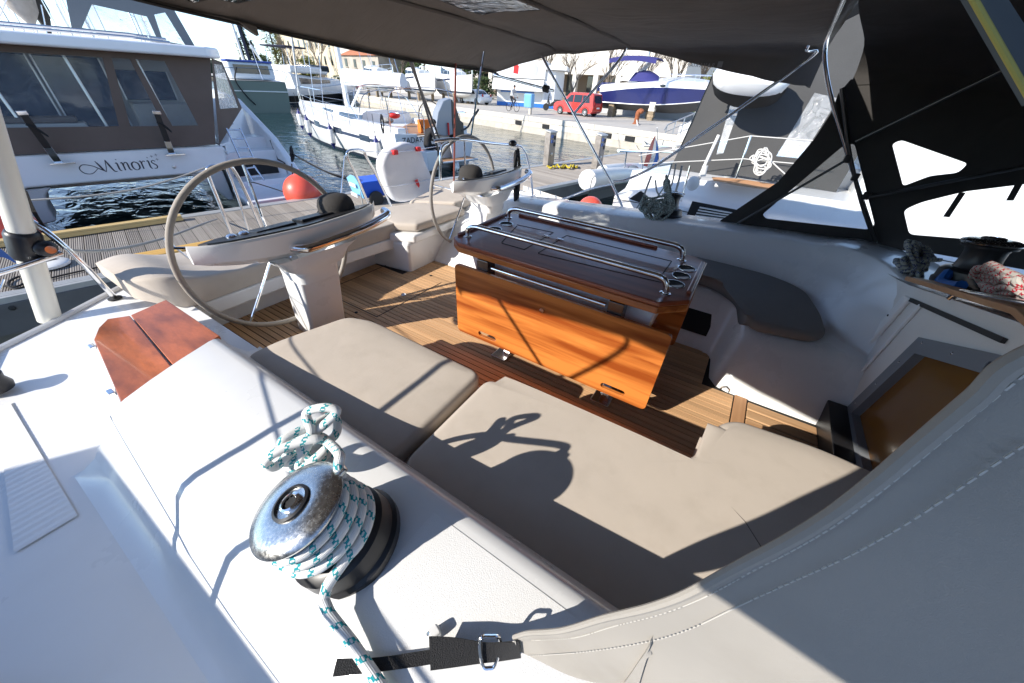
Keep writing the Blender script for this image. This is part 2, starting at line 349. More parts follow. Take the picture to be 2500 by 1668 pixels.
# varnished step on the coaming end
P = [at(240, 800, z=.485), at(262, 778, z=.485), at(314, 771, z=.485), at(405, 731, z=.485), at(536, 819, z=.485), at(421, 894, z=.485), at(351, 951, z=.485), at(297, 988, z=.485), at(228, 829, z=.485)]
P = [V((p.x, p.y, 0)) for p in P]
m = MB(); m.prism([p+V((0, 0, .30))+(p-V((.23, 1.98, 0)))*.06 for p in (P[0], P[1], P[3], P[4], P[7], P[8])], (0, 0, .155)); m.build('step_plinth', gel, yacht, bevel=.012)
zst = V((0, 0, .458))
for q in ([P[0], P[1], P[2]+V((.004, .002, 0)), P[5]+V((-.004, 0, 0)), P[6], P[7], P[8]], [P[2]+V((.008, .004, 0)), P[3], P[4], P[5]+V((.004, .004, 0))]):
    m = MB(); m.prism([p+zst for p in q], (0, 0, .026)); m.build('step_board', mahog_s, yacht, bevel=.004)
for uv in ((232, 850), (278, 962)):
    p = at(*uv, z=.44); m = MB(); m.box(p.x-.014, p.x+.006, p.y-.02, p.y+.02, .43, .458); m.build('step_hinge', chrome, yacht, bevel=.003)
# hull body below, transom and stern platform ----------------------------------------
m = MB(); m.box(-.4, 4.2, -3, 3.3, -1.75, -.1); m.build('hull_body', gel, yacht)
m = MB(); m.box(.55, 3.3, 3.25, 3.62, -.6, -.12); m.build('stern_platform', gel, yacht, bevel=.02)
# cockpit sole: planks with caulked gaps ---------------------------------------------
sole = MB().box(.6, 3.2, -.95, 2.95, -.04, -.004).build('cockpit_sole', caulk, yacht)
cube = MB().box(-.5, .5, -.5, .5, -.5, .5)
pk = None; px = 1.005-.0414*9; PW = .0414
def plank_obj(x, y0, y1):
    global pk
    if pk is None:
        pk = cube.build('plank', teak, sole, bevel=0); o = pk
    else:
        o = bpy.data.objects.new('plank', pk.data); COL.objects.link(o); o.parent = sole
    o.location = (x, (y0+y1)/2, -.0035); o.scale = (PW-.0065, y1-y0, .011)
while px < 2.97:
    y1 = 2.85 if px < 2.05 else 2.47
    y0 = -.37 if px < 2.12 else -.185 if px < 2.5 else .02 if px < 2.6 else .3
    if px < 1.0: y0 = 1.745
    elif px < 1.05: y0 = -.25
    segs = [(y0, y1)]
    if 1.42 < px < 2.14: segs = [(y0, 2.066), (2.072, min(y1, 2.74)), (min(y1, 2.746), y1)]
    for a, b in segs:
        if b-a > .05: plank_obj(px, a, b)
    px += PW
for a, b in (((1.415, 2.069), (2.15, 2.069)), ((1.24, 2.743), (2.1, 2.743)), ((1.418, 2.07), (1.418, 2.743))):
    m = MB(); m.beam((*a, .0028), (*b, .0028), .006, .0024); m.build('hatch_seam', caulk, sole)
pr = at(1514/4+0, 0, z=0) if False else at(985, 719, z=.004)
m = MB(); m.lathe([(.022, 0), (.022, .004), (.014, .005), (.014, .002), (.001, .002)], 20, (pr.x, pr.y, .002)); m.build('hatch_ring', chrome, sole)
for uv in ((870, 764), (1052, 674)):
    p = at(*uv, z=0); m = MB(); m.lathe([(.012, 0), (.012, .004), (.001, .005)], 12, (p.x, p.y, .002)); m.build('deck_plug', blackm, sole)
# forward step of wide boards by the companionway
m = MB(); m.box(1.35, 2.12, -.84, -.375, -.05, -.012); m.build('step_base', caulk, sole)
for i in range(9):
    x = 1.40+i*.078; m = MB(); m.box(x, x+.066, -.80, -.452, -.012, .006); m.build('step_plank', teak, sole, bevel=.004)
m = MB(); m.box(1.36, 2.115, -.445, -.378, -.012, .007); m.build('step_plank', teak_x, sole, bevel=.004)
m = MB(); m.box(1.36, 2.115, -.84, -.805, -.012, .006); m.build('step_plank', teak_x, sole, bevel=.004)
# white gutter round the sole, seat fronts -------------------------------------------
m = MB(); m.box(.6, 1.0, -1.0, 1.73, -.03, .285); m.build('seat_base', gel2, yacht, bevel=.02)
m = MB(); m.box(1.0, 1.38, -.9, -.26, -.03, .285); m.build('seat_base', gel2, yacht, bevel=.02)
m = MB(); m.box(.5, 1.0, -.95, 1.735, .285, .31); m.build('seat_top', gel2, yacht, bevel=.008)
# port seat front, seat, seat back and coaming: one loft around the port side
Lb = [(2.47, 2.9), (2.475, 1.6), (2.48, .6), (2.48, -.10), (2.465, -.16), (2.42, -.195), (2.30, -.205), (2.20, -.215), (2.135, -.26), (2.115, -.33), (2.115, -.55), (2.12, -.80), (2.13, -.93)]
Lt = [(2.84, 2.9), (2.83, 1.6), (2.82, .6), (2.80, -.08), (2.77, -.17), (2.70, -.235), (2.54, -.26), (2.42, -.28), (2.35, -.33), (2.33, -.40), (2.345, -.58), (2.37, -.80), (2.40, -.93)]
Ls = [(3.12, 2.9), (3.17, 1.6), (3.22, .6), (3.24, -.08), (3.235, -.22), (3.22, -.34), (3.18, -.45), (3.12, -.55), (3.03, -.63), (2.93, -.68), (2.80, -.715), (2.62, -.735), (2.40, -.94)]
Lc = [(3.36, 2.9), (3.40, 1.6), (3.43, .6), (3.45, -.08), (3.45, -.26), (3.44, -.42), (3.41, -.56), (3.36, -.68), (3.28, -.78), (3.16, -.855), (3.0, -.9), (2.78, -.915), (2.55, -.945)]
def zt(i): return zc(Lc[i][1])+.0+(.02 if i > 6 else 0)+.006*max(0, i-6)
rows = []
rows.append([V((x, y, -.02)) for x, y in Lb]); rows.append([V((x+.012, y, .02)) for x, y in Lb])
rows.append([V((lerp(a[0], b[0], .12), lerp(a[1], b[1], .12), .05)) for a, b in zip(Lb, Lt)])
rows.append([V((lerp(a[0], b[0], .8), lerp(a[1], b[1], .8), .29)) for a, b in zip(Lb, Lt)])
rows.append([V((lerp(a[0], b[0], .95), lerp(a[1], b[1], .95), .33)) for a, b in zip(Lb, Lt)])
rows.append([V((lerp(a[0], b[0], 1.15), b[1], .345)) for a, b in zip(Lb, Lt)])
rows.append([V((lerp(a[0], b[0], .85), lerp(a[1], b[1], .85), .345)) for a, b in zip(Lt, Ls)])
rows.append([V((x, y, .362)) for x, y in Ls])
for f, g in ((.2, .42), (.45, .52), (.7, .75), (.88, .93), (.97, .985), (1.0, 1.0)):
    rows.append([V((lerp(a[0], b[0], f), lerp(a[1], b[1], f), lerp(.37, zt(i), g))) for i, (a, b) in enumerate(zip(Ls, Lc))])
dirs = [(1, 0)]*4+[(1, -.1), (1, -.2), (1, -.35), (.9, -.5), (.75, -.7), (.5, -.9), (.2, -1), (.05, -1), (0, -1)]
for d, dz in ((.03, .004), (.18, .008), (.36, 0), (.40, -.02), (.47, -.14), (.50, -.22), (.58, -.27), (.95, -.28)):
    rows.append([V((c[0]+q[0]*d, c[1]+q[1]*d*(.55 if d > .4 else 1), zt(i)+dz if dz > -.1 else max(.32, zt(i)+dz) if dz > -.2 else .315)) for i, (c, q) in enumerate(zip(Lc, dirs))])
m = MB(); m.grid(rows); m.build('port_seat_moulding', gel, yacht, ang=60)
m = MB(); m.grid([[V((4.32, y, z)) for z in (.31, .2, -1.7)] for y in (-3, 0, 2.9)]); m.build('hull_side', gel, yacht)
m = MB(); m.box(3.2, 4.33, 2.86, 3.3, .0, .31); m.build('quarter_deck', gel, yacht, bevel=.02)
m = MB(); m.box(2.6, 4.33, -3, -1.2, -.5, .315); m.build('side_deck', gel, yacht, bevel=.02)
m = MB(); m.tube([(4.32, y, .325) for y in (-3, 0, 2, 3)], .018, 8); m.build('toe_rail', gel, yacht)
# black speaker panel on the port seat front
nrm = V((-.36, 0, .31)).cross(V((0, 1, 0))).normalized()
def sf(y, z): return V((lerp(2.488, 2.80, (z-.02)/.31), y, z))
a, b, c, d = sf(.09, .085), sf(-.115, .085), sf(-.125, .205), sf(.085, .205); off = V((-.006, 0, .005))
m = MB(); m.prism([a+off, b+off, c+off, d+off], V((-.004, 0, .003))); m.build('speaker_grille', blackm, yacht, bevel=.004)
# chrome pad eye by the step, drain slot
p = at(1770, 951, z=.01); m = MB(); m.tube([V((p.x-.0, p.y+.025, 0)), V((p.x, p.y+.022, .02)), V((p.x, p.y, .034)), V((p.x, p.y-.022, .02)), V((p.x, p.y-.025, 0))], .005, 8); m.build('pad_eye', chrome, yacht)
# ------------------------------------------------------------------ companionway bulkhead
def bk(x, z, y=-.9): return V((x, y, z))
frame_o = [(2.205, .10), (2.125, .655), (1.58, .885), (.95, .885), (.85, .10)]
frame_i = [(2.12, .155), (2.055, .605), (1.56, .815), (1.02, .815), (.95, .155)]
outer = [(3.0, -.03), (3.0, .66), (2.75, .70), (2.58, .735), (2.2, .83), (1.69, .955), (1.1, .955), (.5, .74), (.3, .6), (.3, -.03)]
vs, fs = tri_fill([outer, frame_o], lambda x, z: bk(x, z)); solid(vs, fs, (0, -.06, 0)).build('bulkhead', gel2, yacht, smooth=False)
vs, fs = tri_fill([frame_o, frame_i], lambda x, z: bk(x, z, -.888)); solid(vs, fs, (0, -.05, 0)).build('door_frame', grey_fr, yacht, smooth=False)
for q in ((2.155, .2), (2.13, .36), (2.105, .52), (2.07, .655), (1.85, .735), (1.65, .815)):
    m = MB(); m.lathe([(.006, 0), (.005, .002), (.001, .003)], 10, bk(*q, -.8875), (0, 1, 0)); m.build('screw', chrome, yacht)
vs, fs = tri_fill([frame_i], lambda x, z: bk(x, z, -.925)); door = solid(vs, fs, (0, -.02, 0)).build('companionway_door', amber, yacht, smooth=False)
kn = at(2432, 902, y=-.90)
m = MB(); m.lathe([(.034, 0), (.034, .012), (.026, .02), (.024, .042), (.001, .046)], 20, (kn.x, -.925, kn.z), (0, 1, 0)); m.build('door_knob', chrome, door)
m = MB(); m.box(kn.x-.03, kn.x+.02, -.925, -.918, kn.z-.16, kn.z-.04); m.build('lock_plate', black, door, bevel=.004)
# moulded channel on the bulkhead beside the frame
m = MB(); m.prism([bk(2.50, .02, -.9), bk(2.55, .02, -.9), bk(2.52, .70, -.9), bk(2.44, .715, -.9)], (0, .022, 0)); m.build('door_channel', gel, yacht, bevel=.012, bseg=3)
m = MB(); m.prism([bk(2.36, .02, -.9), bk(2.385, .02, -.9), bk(2.335, .735, -.9), bk(2.31, .74, -.9)], (0, .014, 0)); m.build('door_channel', gel, yacht, bevel=.008, bseg=3)
for q in ((2.50, .58), (2.508, .36), (2.515, .15)):
    m = MB(); m.ball(bk(*q, -.878), .008, .004, .006, 8, 5); m.build('fixing_hole', blackm, yacht)
# dark moulded foot beside the step
p0, p1, p2, p3 = at(1962, 1028, y=-.80), at(2022, 975, y=-.80), at(2036, 1112, y=-.80), at(1962, 1080, y=-.80)
m = MB(); m.prism([p0, p1, p2, p3], (0, -.09, 0)); m.build('step_guard', black, yacht, bevel=.006)
# coachroof edge with a teak strip and chrome handrail ---------------------------------
m = MB(); m.grid([[V((x, y, z+.012*(-.9-y))) for x, z in ((3.35, .60), (3.0, .665), (2.75, .705), (2.58, .74), (2.2, .835), (1.69, .96), (1.1, .96), (.5, .745), (.3, .6))] for y in (-.885, -1.3, -2.6)]); m.build('coachroof', gel, yacht, ang=60)
sp = [V((2.60, -.90, .748)), V((2.52, -.845, .772)), V((2.2, -.845, .852)), V((1.69, -.845, .978)), V((1.1, -.845, .98))]
m = MB(); m.grid([[p+V((0, -.11, .006)) for p in sp], sp], thick=.022); m.build('teak_strip', teak_x, yacht, ang=30, bevel=.004)
hp = [at(2312, 727, y=-.88), at(2330, 715, y=-.88), at(2350, 714, y=-.88), at(2420, 726, y=-.88), at(2500, 741, y=-.88)]; hp = [V((p.x, -.89, p.z+.0)) for p in hp]; hp.append(hp[-1]+(hp[-1]-hp[-2])*2)
m = MB(); m.tube(cr(hp, 6), .013, 12); m.build('handrail', chrome, yacht)
m = MB(); m.beam((2.45, -.893, .705), (1.7, -.893, .885), .012, .018); m.build('rubber_seal', rubber, yacht)
# ------------------------------------------------------------------ cushions
G = 'cockpit seat cushions'
tag(pad('seat_cushion', [(.44, .73), (1.005, .745), (1.01, 1.50), (.955, 1.66), (.60, 1.74), (.44, 1.74)], .315, .405, cushion, corner=.06), 'taupe seat cushion nearest the left wheel, beside the coaming', 'cushion', G)
tag(pad('seat_cushion', [(.44, -.86), (1.40, -.86), (1.43, -.60), (1.40, -.30), (1.33, -.235), (1.06, -.215), (1.005, -.15), (1.005, .715), (.44, .70)], .315, .405, cushion, corner=.07, rr=.035), 'taupe L-shaped seat cushion running to the companionway door', 'cushion', G)
m = MB(); m.tube([V((1.01, -.2, .412)), V((.9, -.36, .416)), V((.6, -.6, .416))], .0022, 5); m.build('cushion_seam', canvas_d, bpy.data.objects['seat_cushion.001'])
tag(pad('seat_cushion', [(2.87, 1.9), (2.82, .0), (2.77, -.10), (2.62, -.235), (2.36, -.27), (2.30, -.33), (2.36, -.62), (2.44, -.68), (2.70, -.665), (3.0, -.60), (3.10, -.50), (3.17, -.34), (3.19, 0), (3.14, 1.9)], .352, .425, cushion_sh, corner=.08, rr=.03), 'taupe seat cushion coloured darker for shade, along the far side behind the table', 'cushion', G)
# ================================================================== helm bench and locker (moulded parts of the yacht)
m = MB(); m.box(.55, 2.1, 2.86, 3.26, -.03, .2); m.build('bench_base', gel, yacht, bevel=.015)
m = MB(); m.prism([V((.42, 2.62, .20)), V((1.5, 2.655, .20)), V((2.16, 2.60, .20)), V((2.20, 3.27, .20)), V((.42, 3.27, .20))], (0, 0, .10)); m.build('bench_slab', gel, yacht, bevel=.015, bseg=3)
m = MB(); m.prism([V((2.14, 2.44, -.02)), V((3.04, 2.47, -.02)), V((3.1, 3.1, -.02)), V((2.06, 2.98, -.02))], (0, 0, .30)); m.build('locker_base', gel, yacht, bevel=.03, bseg=3)
m = MB(); m.prism([V((2.10, 2.60, .275)), V((2.20, 2.40, .275)), V((3.08, 2.42, .275)), V((3.16, 3.1, .275)), V((2.08, 3.1, .275))], (0, 0, .075)); m.build('locker_lid', gel, yacht, bevel=.02, bseg=3)
m = MB(); m.box(3.0, 3.45, 2.45, 3.2, -.02, .33); m.build('quarter_locker', gel, yacht, bevel=.03, bseg=3)
# starboard helm cushion: sweeps up over the end of the coaming
def hz(x, y):
    t = max(0, min(1, (.95-x)/.5)); t = t*t*(3-2*t)
    return .425+.075*t+.02*math.sin((x-.35)*13)*max(0, min(1, (.85-x)/.3))*(1 if x < .85 else 0)-.03*max(0, (y-3.0)/.3)**2
xs = [.36+.0315*i for i in range(61)]
def hy0(x): return 2.61+.035*math.sin(max(0, min(1, (x-.4)/1.8))*math.pi)+(.18*((.55-x)/.19)**2 if x < .55 else 0)
m = MB(); rows = []
for x in xs:
    y0 = hy0(x); y1 = 3.30-.10*max(0, x-1.5); r = []
    h0 = .305 if x > .55 else lerp(.39, .305, (x-.36)/.19)
    for t, dz in ((0, 0), (0, .6), (.005, .9), (.018, .98), (.04, 1), (.2, 1), (.5, 1), (.8, 1), (.96, 1), (.985, .95), (1, .8), (1, 0)):
        y = lerp(y0, y1, t); zz = lerp(h0, hz(x, y), dz); r.append(V((x, y, zz)))
    rows.append(r)
m.grid(rows, closed=True); n = 12; m.f.append(tuple(range(n))); m.f.append(tuple(range(len(m.v)-1, len(m.v)-n-1, -1)))
tag(m.build('helm_cushion', cushion, ang=60), 'long taupe helm seat cushion with a raised wavy outboard end', 'cushion', 'cockpit seat cushions')
tag(pad('helm_cushion', [(2.16, 2.62), (2.27, 2.43), (2.96, 2.42), (2.98, 2.6), (2.86, 2.93), (2.42, 3.08), (2.2, 3.0)], .352, .43, cushion, corner=.03), 'taupe cushion lying flat on the white stern locker', 'cushion', 'cockpit seat cushions')
m = MB(); a, b, c, d, e = at(1070, 497, z=.46), at(1118, 478, z=.52), at(1150, 492, z=.50), at(1160, 515, z=.40), at(1112, 520, z=.42)
f = at(1030, 497, z=.44)
top = [V((2.72, 3.0, .45)), V((3.08, 2.98, .52)), V((3.36, 2.86, .50)), V((3.30, 2.50, .47)), V((2.98, 2.58, .46))]
m.prism([p-V((0, 0, .085)) for p in top], (0, 0, .085)); tag(m.build('helm_cushion', cushion, bevel=.025, bseg=4), 'taupe cushion tilted up behind the flat one on the locker', 'cushion', 'cockpit seat cushions')
# ================================================================== steering pedestals, consoles and wheels
wheel_g = mat('wheel_leather', (.27, .25, .23), .55, bump=.3, bscale=500)
wheel_t = mat('wheel_taupe', (.33, .295, .25), .55, bump=.3, bscale=500)
dash = mat('dash_black', (.02, .02, .022), .3)
def console(px, sgn, label_p, label_w, wm, comp_dx):
    't built round x = px; sgn mirrors the handle'
    t = thing('steering_console', label_p, 'steering console', 'twin steering consoles', (px, 2.15, 0))
    # pedestal column, leaning
    m = MB(); m.hexa([V((-.10, .03, -.02)), V((.13, -.01, -.02)), V((.14, .24, -.02)), V((-.08, .26, -.02)), V((-.12, -.09, .50)), V((.13, -.12, .52)), V((.14, .12, .52)), V((-.11, .14, .50))]); m.build('column', gel, t, bevel=.02, bseg=3)
    # collar that flares into the tray
    m = MB(); rows = []
    for z, xa, xb, ya, yb in ((.47, -.125, .135, -.125, .13), (.54, -.13, .14, -.13, .14), (.56, -.16, .19, -.14, .15), (.62, -.19, .23, -.15, .16), (.65, -.24, .30, -.15, .16)):
        rows.append([V((p[0], p[1], z)) for p in rounded([(xa, ya), (xb, ya), (xb, yb), (xa, yb)], .06, 5)])
    m.grid(rows, closed=True); m.build('collar', gel, t, ang=40)
    # canoe-shaped tray
    m = MB(); rows = []
    K = 21
    for i in range(K):
        s = -1+2*i/(K-1); x = s*.54; w = (1-abs(s)**3.2)**.5 if abs(s) < 1 else 0; w = max(.12, w)
        zb = .64+.085*abs(s)**2.2; ztp = .775+.015*abs(s); yf = -.02-.14*w; yb = -.02+.15*w
        rows.append([V((x, yf, ztp+.018)), V((x, yf+.008*w, ztp+.03)), V((x, yb-.01*w, ztp-.015)), V((x, yb, ztp-.025)), V((x, yb-.03*w, lerp(zb, ztp, .4))), V((x, lerp(yf, yb, .7), zb)), V((x, lerp(yf, yb, .3), zb)), V((x, yf+.02*w, lerp(zb, ztp, .35)))])
    m.grid(rows, closed=True); m.f.append(tuple(range(7, -1, -1))); m.f.append(tuple(range(len(m.v)-8, len(m.v)))); tr = m.build('tray', gel, t, ang=40)
    m = MB(); m.grid([[V((x, lerp(-.02-.14*w, -.02+.15*w, f), .8085+.015*abs(x/.54)-.045*f)) for f in (.08, .92)] for x, w in ((-.47, .55), (-.38, .8), (-.2, .96), (0, 1), (.2, .96), (.38, .8), (.47, .55))], thick=.006); m.build('dashboard', dash, t, ang=30)
    m = MB(); m.obox((-.12, .01, .792), (.11, 0, 0), (0, .055, -.009), (0, .0012, .008)); m.build('instrument_cover', black, t, bevel=.006)
    m = MB(); m.obox((.14, .01, .795), (.12, 0, 0), (0, .06, -.010), (0, .0015, .010)); m.build('instrument_cover', black, t, bevel=.006)
    for dx in (-.33, -.27):
        m = MB(); m.lathe([(.024, 0), (.024, .012), (.016, .02), (.001, .022)], 14, (dx, .01, .79)); m.build('switch', chrome, t)
    # compass under a soft black cover
    m = MB(); m.lathe([(.118, 0), (.120, .012), (.108, .024), (.110, .05), (.100, .085), (.078, .108), (.04, .120), (.001, .122)], 28, (comp_dx, .03, .775)); m.build('compass_cover', canvas_b, t, ang=60)
    # chrome grab handle on the forward side
    x0, x1 = (-.12*sgn, .56*sgn); m = MB(); xs_ = [x0, x0+.03*sgn, x0+.1*sgn, .3*sgn, x1-.09*sgn, x1-.02*sgn, x1]
    ys_ = [-.13, -.175, -.19, -.20, -.185, -.16, -.10]
    path = cr([V((x, y, .705+.055*abs(x/.56)**1.5)) for x, y in zip(xs_, ys_)], 5); m.tube(path, .026, 12); m.build('grab_handle', chrome, t)
    # cables into the column foot
    wt = bpy.data.objects.new('steering_wheel', None); COL.objects.link(wt); wt.parent = t; wt.location = (-.065, .22, .595); wt['label'] = label_w
    m = MB(); rr = .498; m.tube([V((rr*math.cos(a), 0, rr*math.sin(a))) for a in [2*math.pi*i/72 for i in range(72)]], .0160, 10, closed=True); m.build('rim', wm, wt)
    m = MB(); m.lathe([(.045, -.03), (.05, 0), (.04, .03), (.012, .045)], 20, (0, 0, 0), (0, 1, 0)); m.build('hub', chrome, wt)
    m = MB(); m.tube([V((0, -.02, 0)), V((0, -.22, .0))], .022, 12); m.build('shaft', steel, wt)
    for k in range(5):
        a = R(234)+k*2*math.pi/5; m = MB(); m.tube([V((.03*math.cos(a), 0, .03*math.sin(a))), V((rr*math.cos(a), 0, rr*math.sin(a)))], .0075, 8); m.build('spoke', chrome, wt)
    return t
console(1.07, 1, 'white steering console near the camera, chrome handle and black compass cover', 'large taupe steering wheel nearest the camera, behind the left console', wheel_t, .30)
console(2.98, 1, 'white steering console on the far side, above the end of the table', 'far steering wheel with grey rim, partly hidden by the table', wheel_g, -.22)
# ================================================================== cockpit table
tb = thing('cockpit_table', 'varnished mahogany folding cockpit table with chrome rails and a hanging leaf', 'table', loc=(1.9, .72, 0))
def T(p): return V((p[0]-1.9, p[1]-.72, p[2]))
TZ = .735
out = [(1.545, .16), (1.545, 1.33), (1.60, 1.41), (2.22, 1.43), (2.255, 1.36), (2.255, .13), (2.20, .05), (1.66, .045)]
m = MB(); m.prism([T((*p, TZ-.062)) for p in out], (0, 0, .036)); m.build('apron', mahog_l, tb, bevel=.006)
m = MB(); m.prism([T((*p, TZ-.0262)) for p in out], (0, 0, .026)); m.build('top', mahog, tb, bevel=.008, bseg=3)
for a, b in (((2.235, 1.33), (2.235, .34)), ((1.63, 1.392), (2.19, 1.41)), ((1.72, .066), (2.16, .07))):
    m = MB(); m.beam(T((*a, TZ+.007)), T((*b, TZ+.007)), .022, .018); m.build('fiddle', mahog, tb, bevel=.006)
# lids, grooves, hinges
def gr(u, v): p = at(u, v, z=TZ); return (p.x, p.y)
for a, b in (((1281, 609), (1351, 568)), ((1314, 618), (1383, 575)), ((1617, 670), (1640, 638)), ((1225, 592), (1262, 552)), ((1262, 549), (1351, 568)), ((1383, 575), (1640, 638)), ((1225, 594), (1281, 610)), ((1314, 619), (1615, 690))):
    A, B = gr(*a), gr(*b); m = MB(); m.beam(T((*A, TZ+.0008)), T((*B, TZ+.0008)), .0045, .0016); m.build('lid_groove', caulk, tb)
for uv in ((1334, 577), (1367, 585)):
    A = gr(*uv); m = MB(); m.box(A[0]-1.9-.012, A[0]-1.9+.012, A[1]-.72-.022, A[1]-.72+.022, TZ, TZ+.004); m.build('lid_hinge', chrome, tb, bevel=.002)
for uv in ((1236, 547), (1208, 560), (1677, 656), (1663, 674), (1648, 694)):
    A = gr(*uv); m = MB(); m.lathe([(.046, 0), (.046, .002), (.042, .003), (.040, .0008), (.001, .0008)], 28, T((*A, TZ)), cap=False); c = m.build('cup_hole', blackm, tb)
    m = MB(); m.lathe([(.0475, .0005), (.047, .0032), (.0425, .0034), (.042, .001)], 28, T((*A, TZ)), cap=False); m.build('cup_ring', steel, c)
    m = MB(); m.prism([T((A[0]+.037*math.cos(a), A[1]+.037*math.sin(a), TZ+.001)) for a in [R(150+k*20) for k in range(8)]], (0, 0, .0006)); m.build('cup_bottom', gel, c)
for x, ya, yb in ((1.655, 1.33, .165), (2.135, 1.345, .185)):
    m = MB(); m.tube(cr([T((x, ya+.012, TZ-.002)), T((x, ya+.008, TZ+.045)), T((x, ya-.045, TZ+.072)), T((x, ya-.16, TZ+.076)), T((x, (ya+yb)/2, TZ+.077)), T((x, yb+.13, TZ+.076)), T((x, yb+.03, TZ+.07)), T((x, yb, TZ+.04)), T((x, yb-.006, TZ-.002))], 8), .0145, 14); m.build('grab_rail', chrome, tb)
    for y in (ya+.012, yb-.006):
        m = MB(); m.lathe([(.026, 0), (.026, .003), (.018, .006)], 18, T((x, y, TZ))); m.build('rail_base', chrome, tb)
# white body, legs, leaf, brackets
m = MB(); m.hexa([T(p) for p in ((1.68, .20, .38), (2.12, .20, .38), (2.12, 1.26, .38), (1.68, 1.26, .38), (1.62, .16, .672), (2.18, .16, .672), (2.18, 1.30, .672), (1.62, 1.30, .672))]); m.build('body', gel, tb, bevel=.015)
for y in (.30, 1.02):
    m = MB(); m.box(-.25, .16, y-.72-.03, y-.72+.03, .0, .38); m.build('leg', steel, tb, bevel=.008)
    m = MB(); m.box(-.36, .22, y-.72-.055, y-.72+.055, .002, .014); m.build('foot_plate', steel, tb, bevel=.004)
def leaf(x, nm):
    y0, y1, z0, z1 = .055, 1.345, .115, .605
    lo = rounded([(y0, z0), (y1, z0), (y1, z1), (y0, z1)], .03, 5); holes = []
    for yc_ in (.245, 1.10):
        holes.append([(yc_+s*.052+.018*math.cos(a), .165+.018*math.sin(a)) for s, a0 in ((1, -90), (-1, 90)) for a in [R(a0+k*30) for k in range(7)]])
    vs, fs = tri_fill([lo]+holes, lambda y, z: T((x, y, z))); o = solid(vs, fs, (.022, 0, 0)).build(nm, mahog_l, tb, smooth=False, bevel=.003); return o
lf = leaf(1.525, 'leaf'); leaf(2.235, 'leaf')
m = MB(); m.lathe([(.014, 0), (.013, .006), (.001, .008)], 16, T((1.523, .725, .50)), (-1, 0, 0)); m.build('latch_button', chrome, lf)
for y in (.345, 1.155):
    m = MB(); m.box(1.55-1.9, 1.63-1.9, y-.72-.04, y-.72+.04, .545, .668); m.build('hinge_bracket', mat('dark_steel', (.16, .14, .13), .25, 1), tb, bevel=.006)
m = MB(); m.tube([T((1.575, .40, .625)), T((1.575, 1.10, .625))], .013, 12); m.build('hinge_tube', chrome, tb)
# ================================================================== primary winches
ropeT = rope_mat('rope_teal', (.80, .80, .78), (.03, .34, .38), .040, .33, 7)
ropeG = rope_mat('rope_green', (.33, .38, .35), (.15, .18, .165), .02, .5, 6)
ropeR = rope_mat('rope_red', (.42, .40, .37), (.42, .02, .04), .034, .38, 7)
ropeB = rope_mat('rope_blue', (.34, .36, .33), (.03, .04, .16), .030, .38, 7)
ropeK = mat('rope_black', (.014, .014, .016), .8, bump=.5, bscale=300)
ropeW = mat('rope_white', (.68, .67, .64), .8, bump=.5, bscale=300)
scuffed = mat('scuffed_chrome', (.60, .60, .58), .24, 1, var=.22, vscale=140, rvar=.18, bump=.03, bscale=400)
def winch(o, ax, label, wraps=True):
    t = thing('winch', label, 'winch', 'primary winches', o); ax = V(ax).normalized(); e1 = V((0, 1, 0)); e1 = (e1-ax*e1.dot(ax)).normalized(); e2 = ax.cross(e1)
    def L(r, z, n=40): return MB().lathe(r, n, (0, 0, 0), ax)
    MB().lathe([(.125, -.02), (.127, 0), (.118, .008), (.118, .012), (.115, .05), (.10, .062), (.085, .066)], 48, (0, 0, 0), ax).build('base', black, t)
    MB().lathe([(.085, .06), (.076, .07), (.070, .11), (.070, .15), (.078, .172), (.05, .173)], 40, (0, 0, 0), ax).build('drum', black, t)
    MB().lathe([(.06, .165), (.093, .168), (.094, .178), (.06, .182)], 40, (0, 0, 0), ax).build('tailing_jaw', black, t)
    MB().lathe([(.088, .183), (.101, .184), (.103, .190), (.098, .197), (.08, .204), (.042, .208), (.04, .2075)], 56, (0, 0, 0), ax).build('cap', scuffed, t)
    MB().lathe([(.041, .206), (.040, .212), (.034, .214), (.033, .204)], 32, (0, 0, 0), ax, cap=False).build('cap_ring', black, t)
    so_ = MB(); so_.lathe([(.034, .2045), (.001, .2045)], 32, (0, 0, 0), ax); so_.build('socket_well', black, t)
    pr = [(.0215, .203), (.0215, .2145), (.0165, .216)]; MB().lathe(pr+[(.0155, .209)], 24, (0, 0, 0), ax, cap=False).build('socket_rim', chrome, t)
    st = [ax*.2095+(e1*math.cos(2*math.pi*k/16)+e2*math.sin(2*math.pi*k/16))*(.0155 if k % 2 else .0105) for k in range(16)]
    m = MB(); m.prism(st, ax*.0012); m.build('socket', blackm, t)
    dr = (e2*-.5-e1*.86).normalized() if False else (e1*-.2+e2*-1).normalized(); sd2 = ax.cross(dr)
    m = MB(); m.hexa([dr*.07-sd2*.03+ax*.186, dr*.118-sd2*.02+ax*.186, dr*.118+sd2*.02+ax*.186, dr*.07+sd2*.03+ax*.186, dr*.07-sd2*.03+ax*.199, dr*.114-sd2*.016+ax*.196, dr*.114+sd2*.016+ax*.196, dr*.07+sd2*.03+ax*.199]); m.build('feeder_arm', scuffed, t, bevel=.004)
    return t, ax, e1, e2
WO = V((.155, .525, .578)); wt, wax, w1, w2 = winch(WO, (-.055, .05, .2), 'black self-tailing winch with chrome cap in the foreground, teal-flecked rope round it')
def wp(r, a, z): return WO+wax*z+(w1*math.cos(a)+w2*math.sin(a))*r
RR = .0118
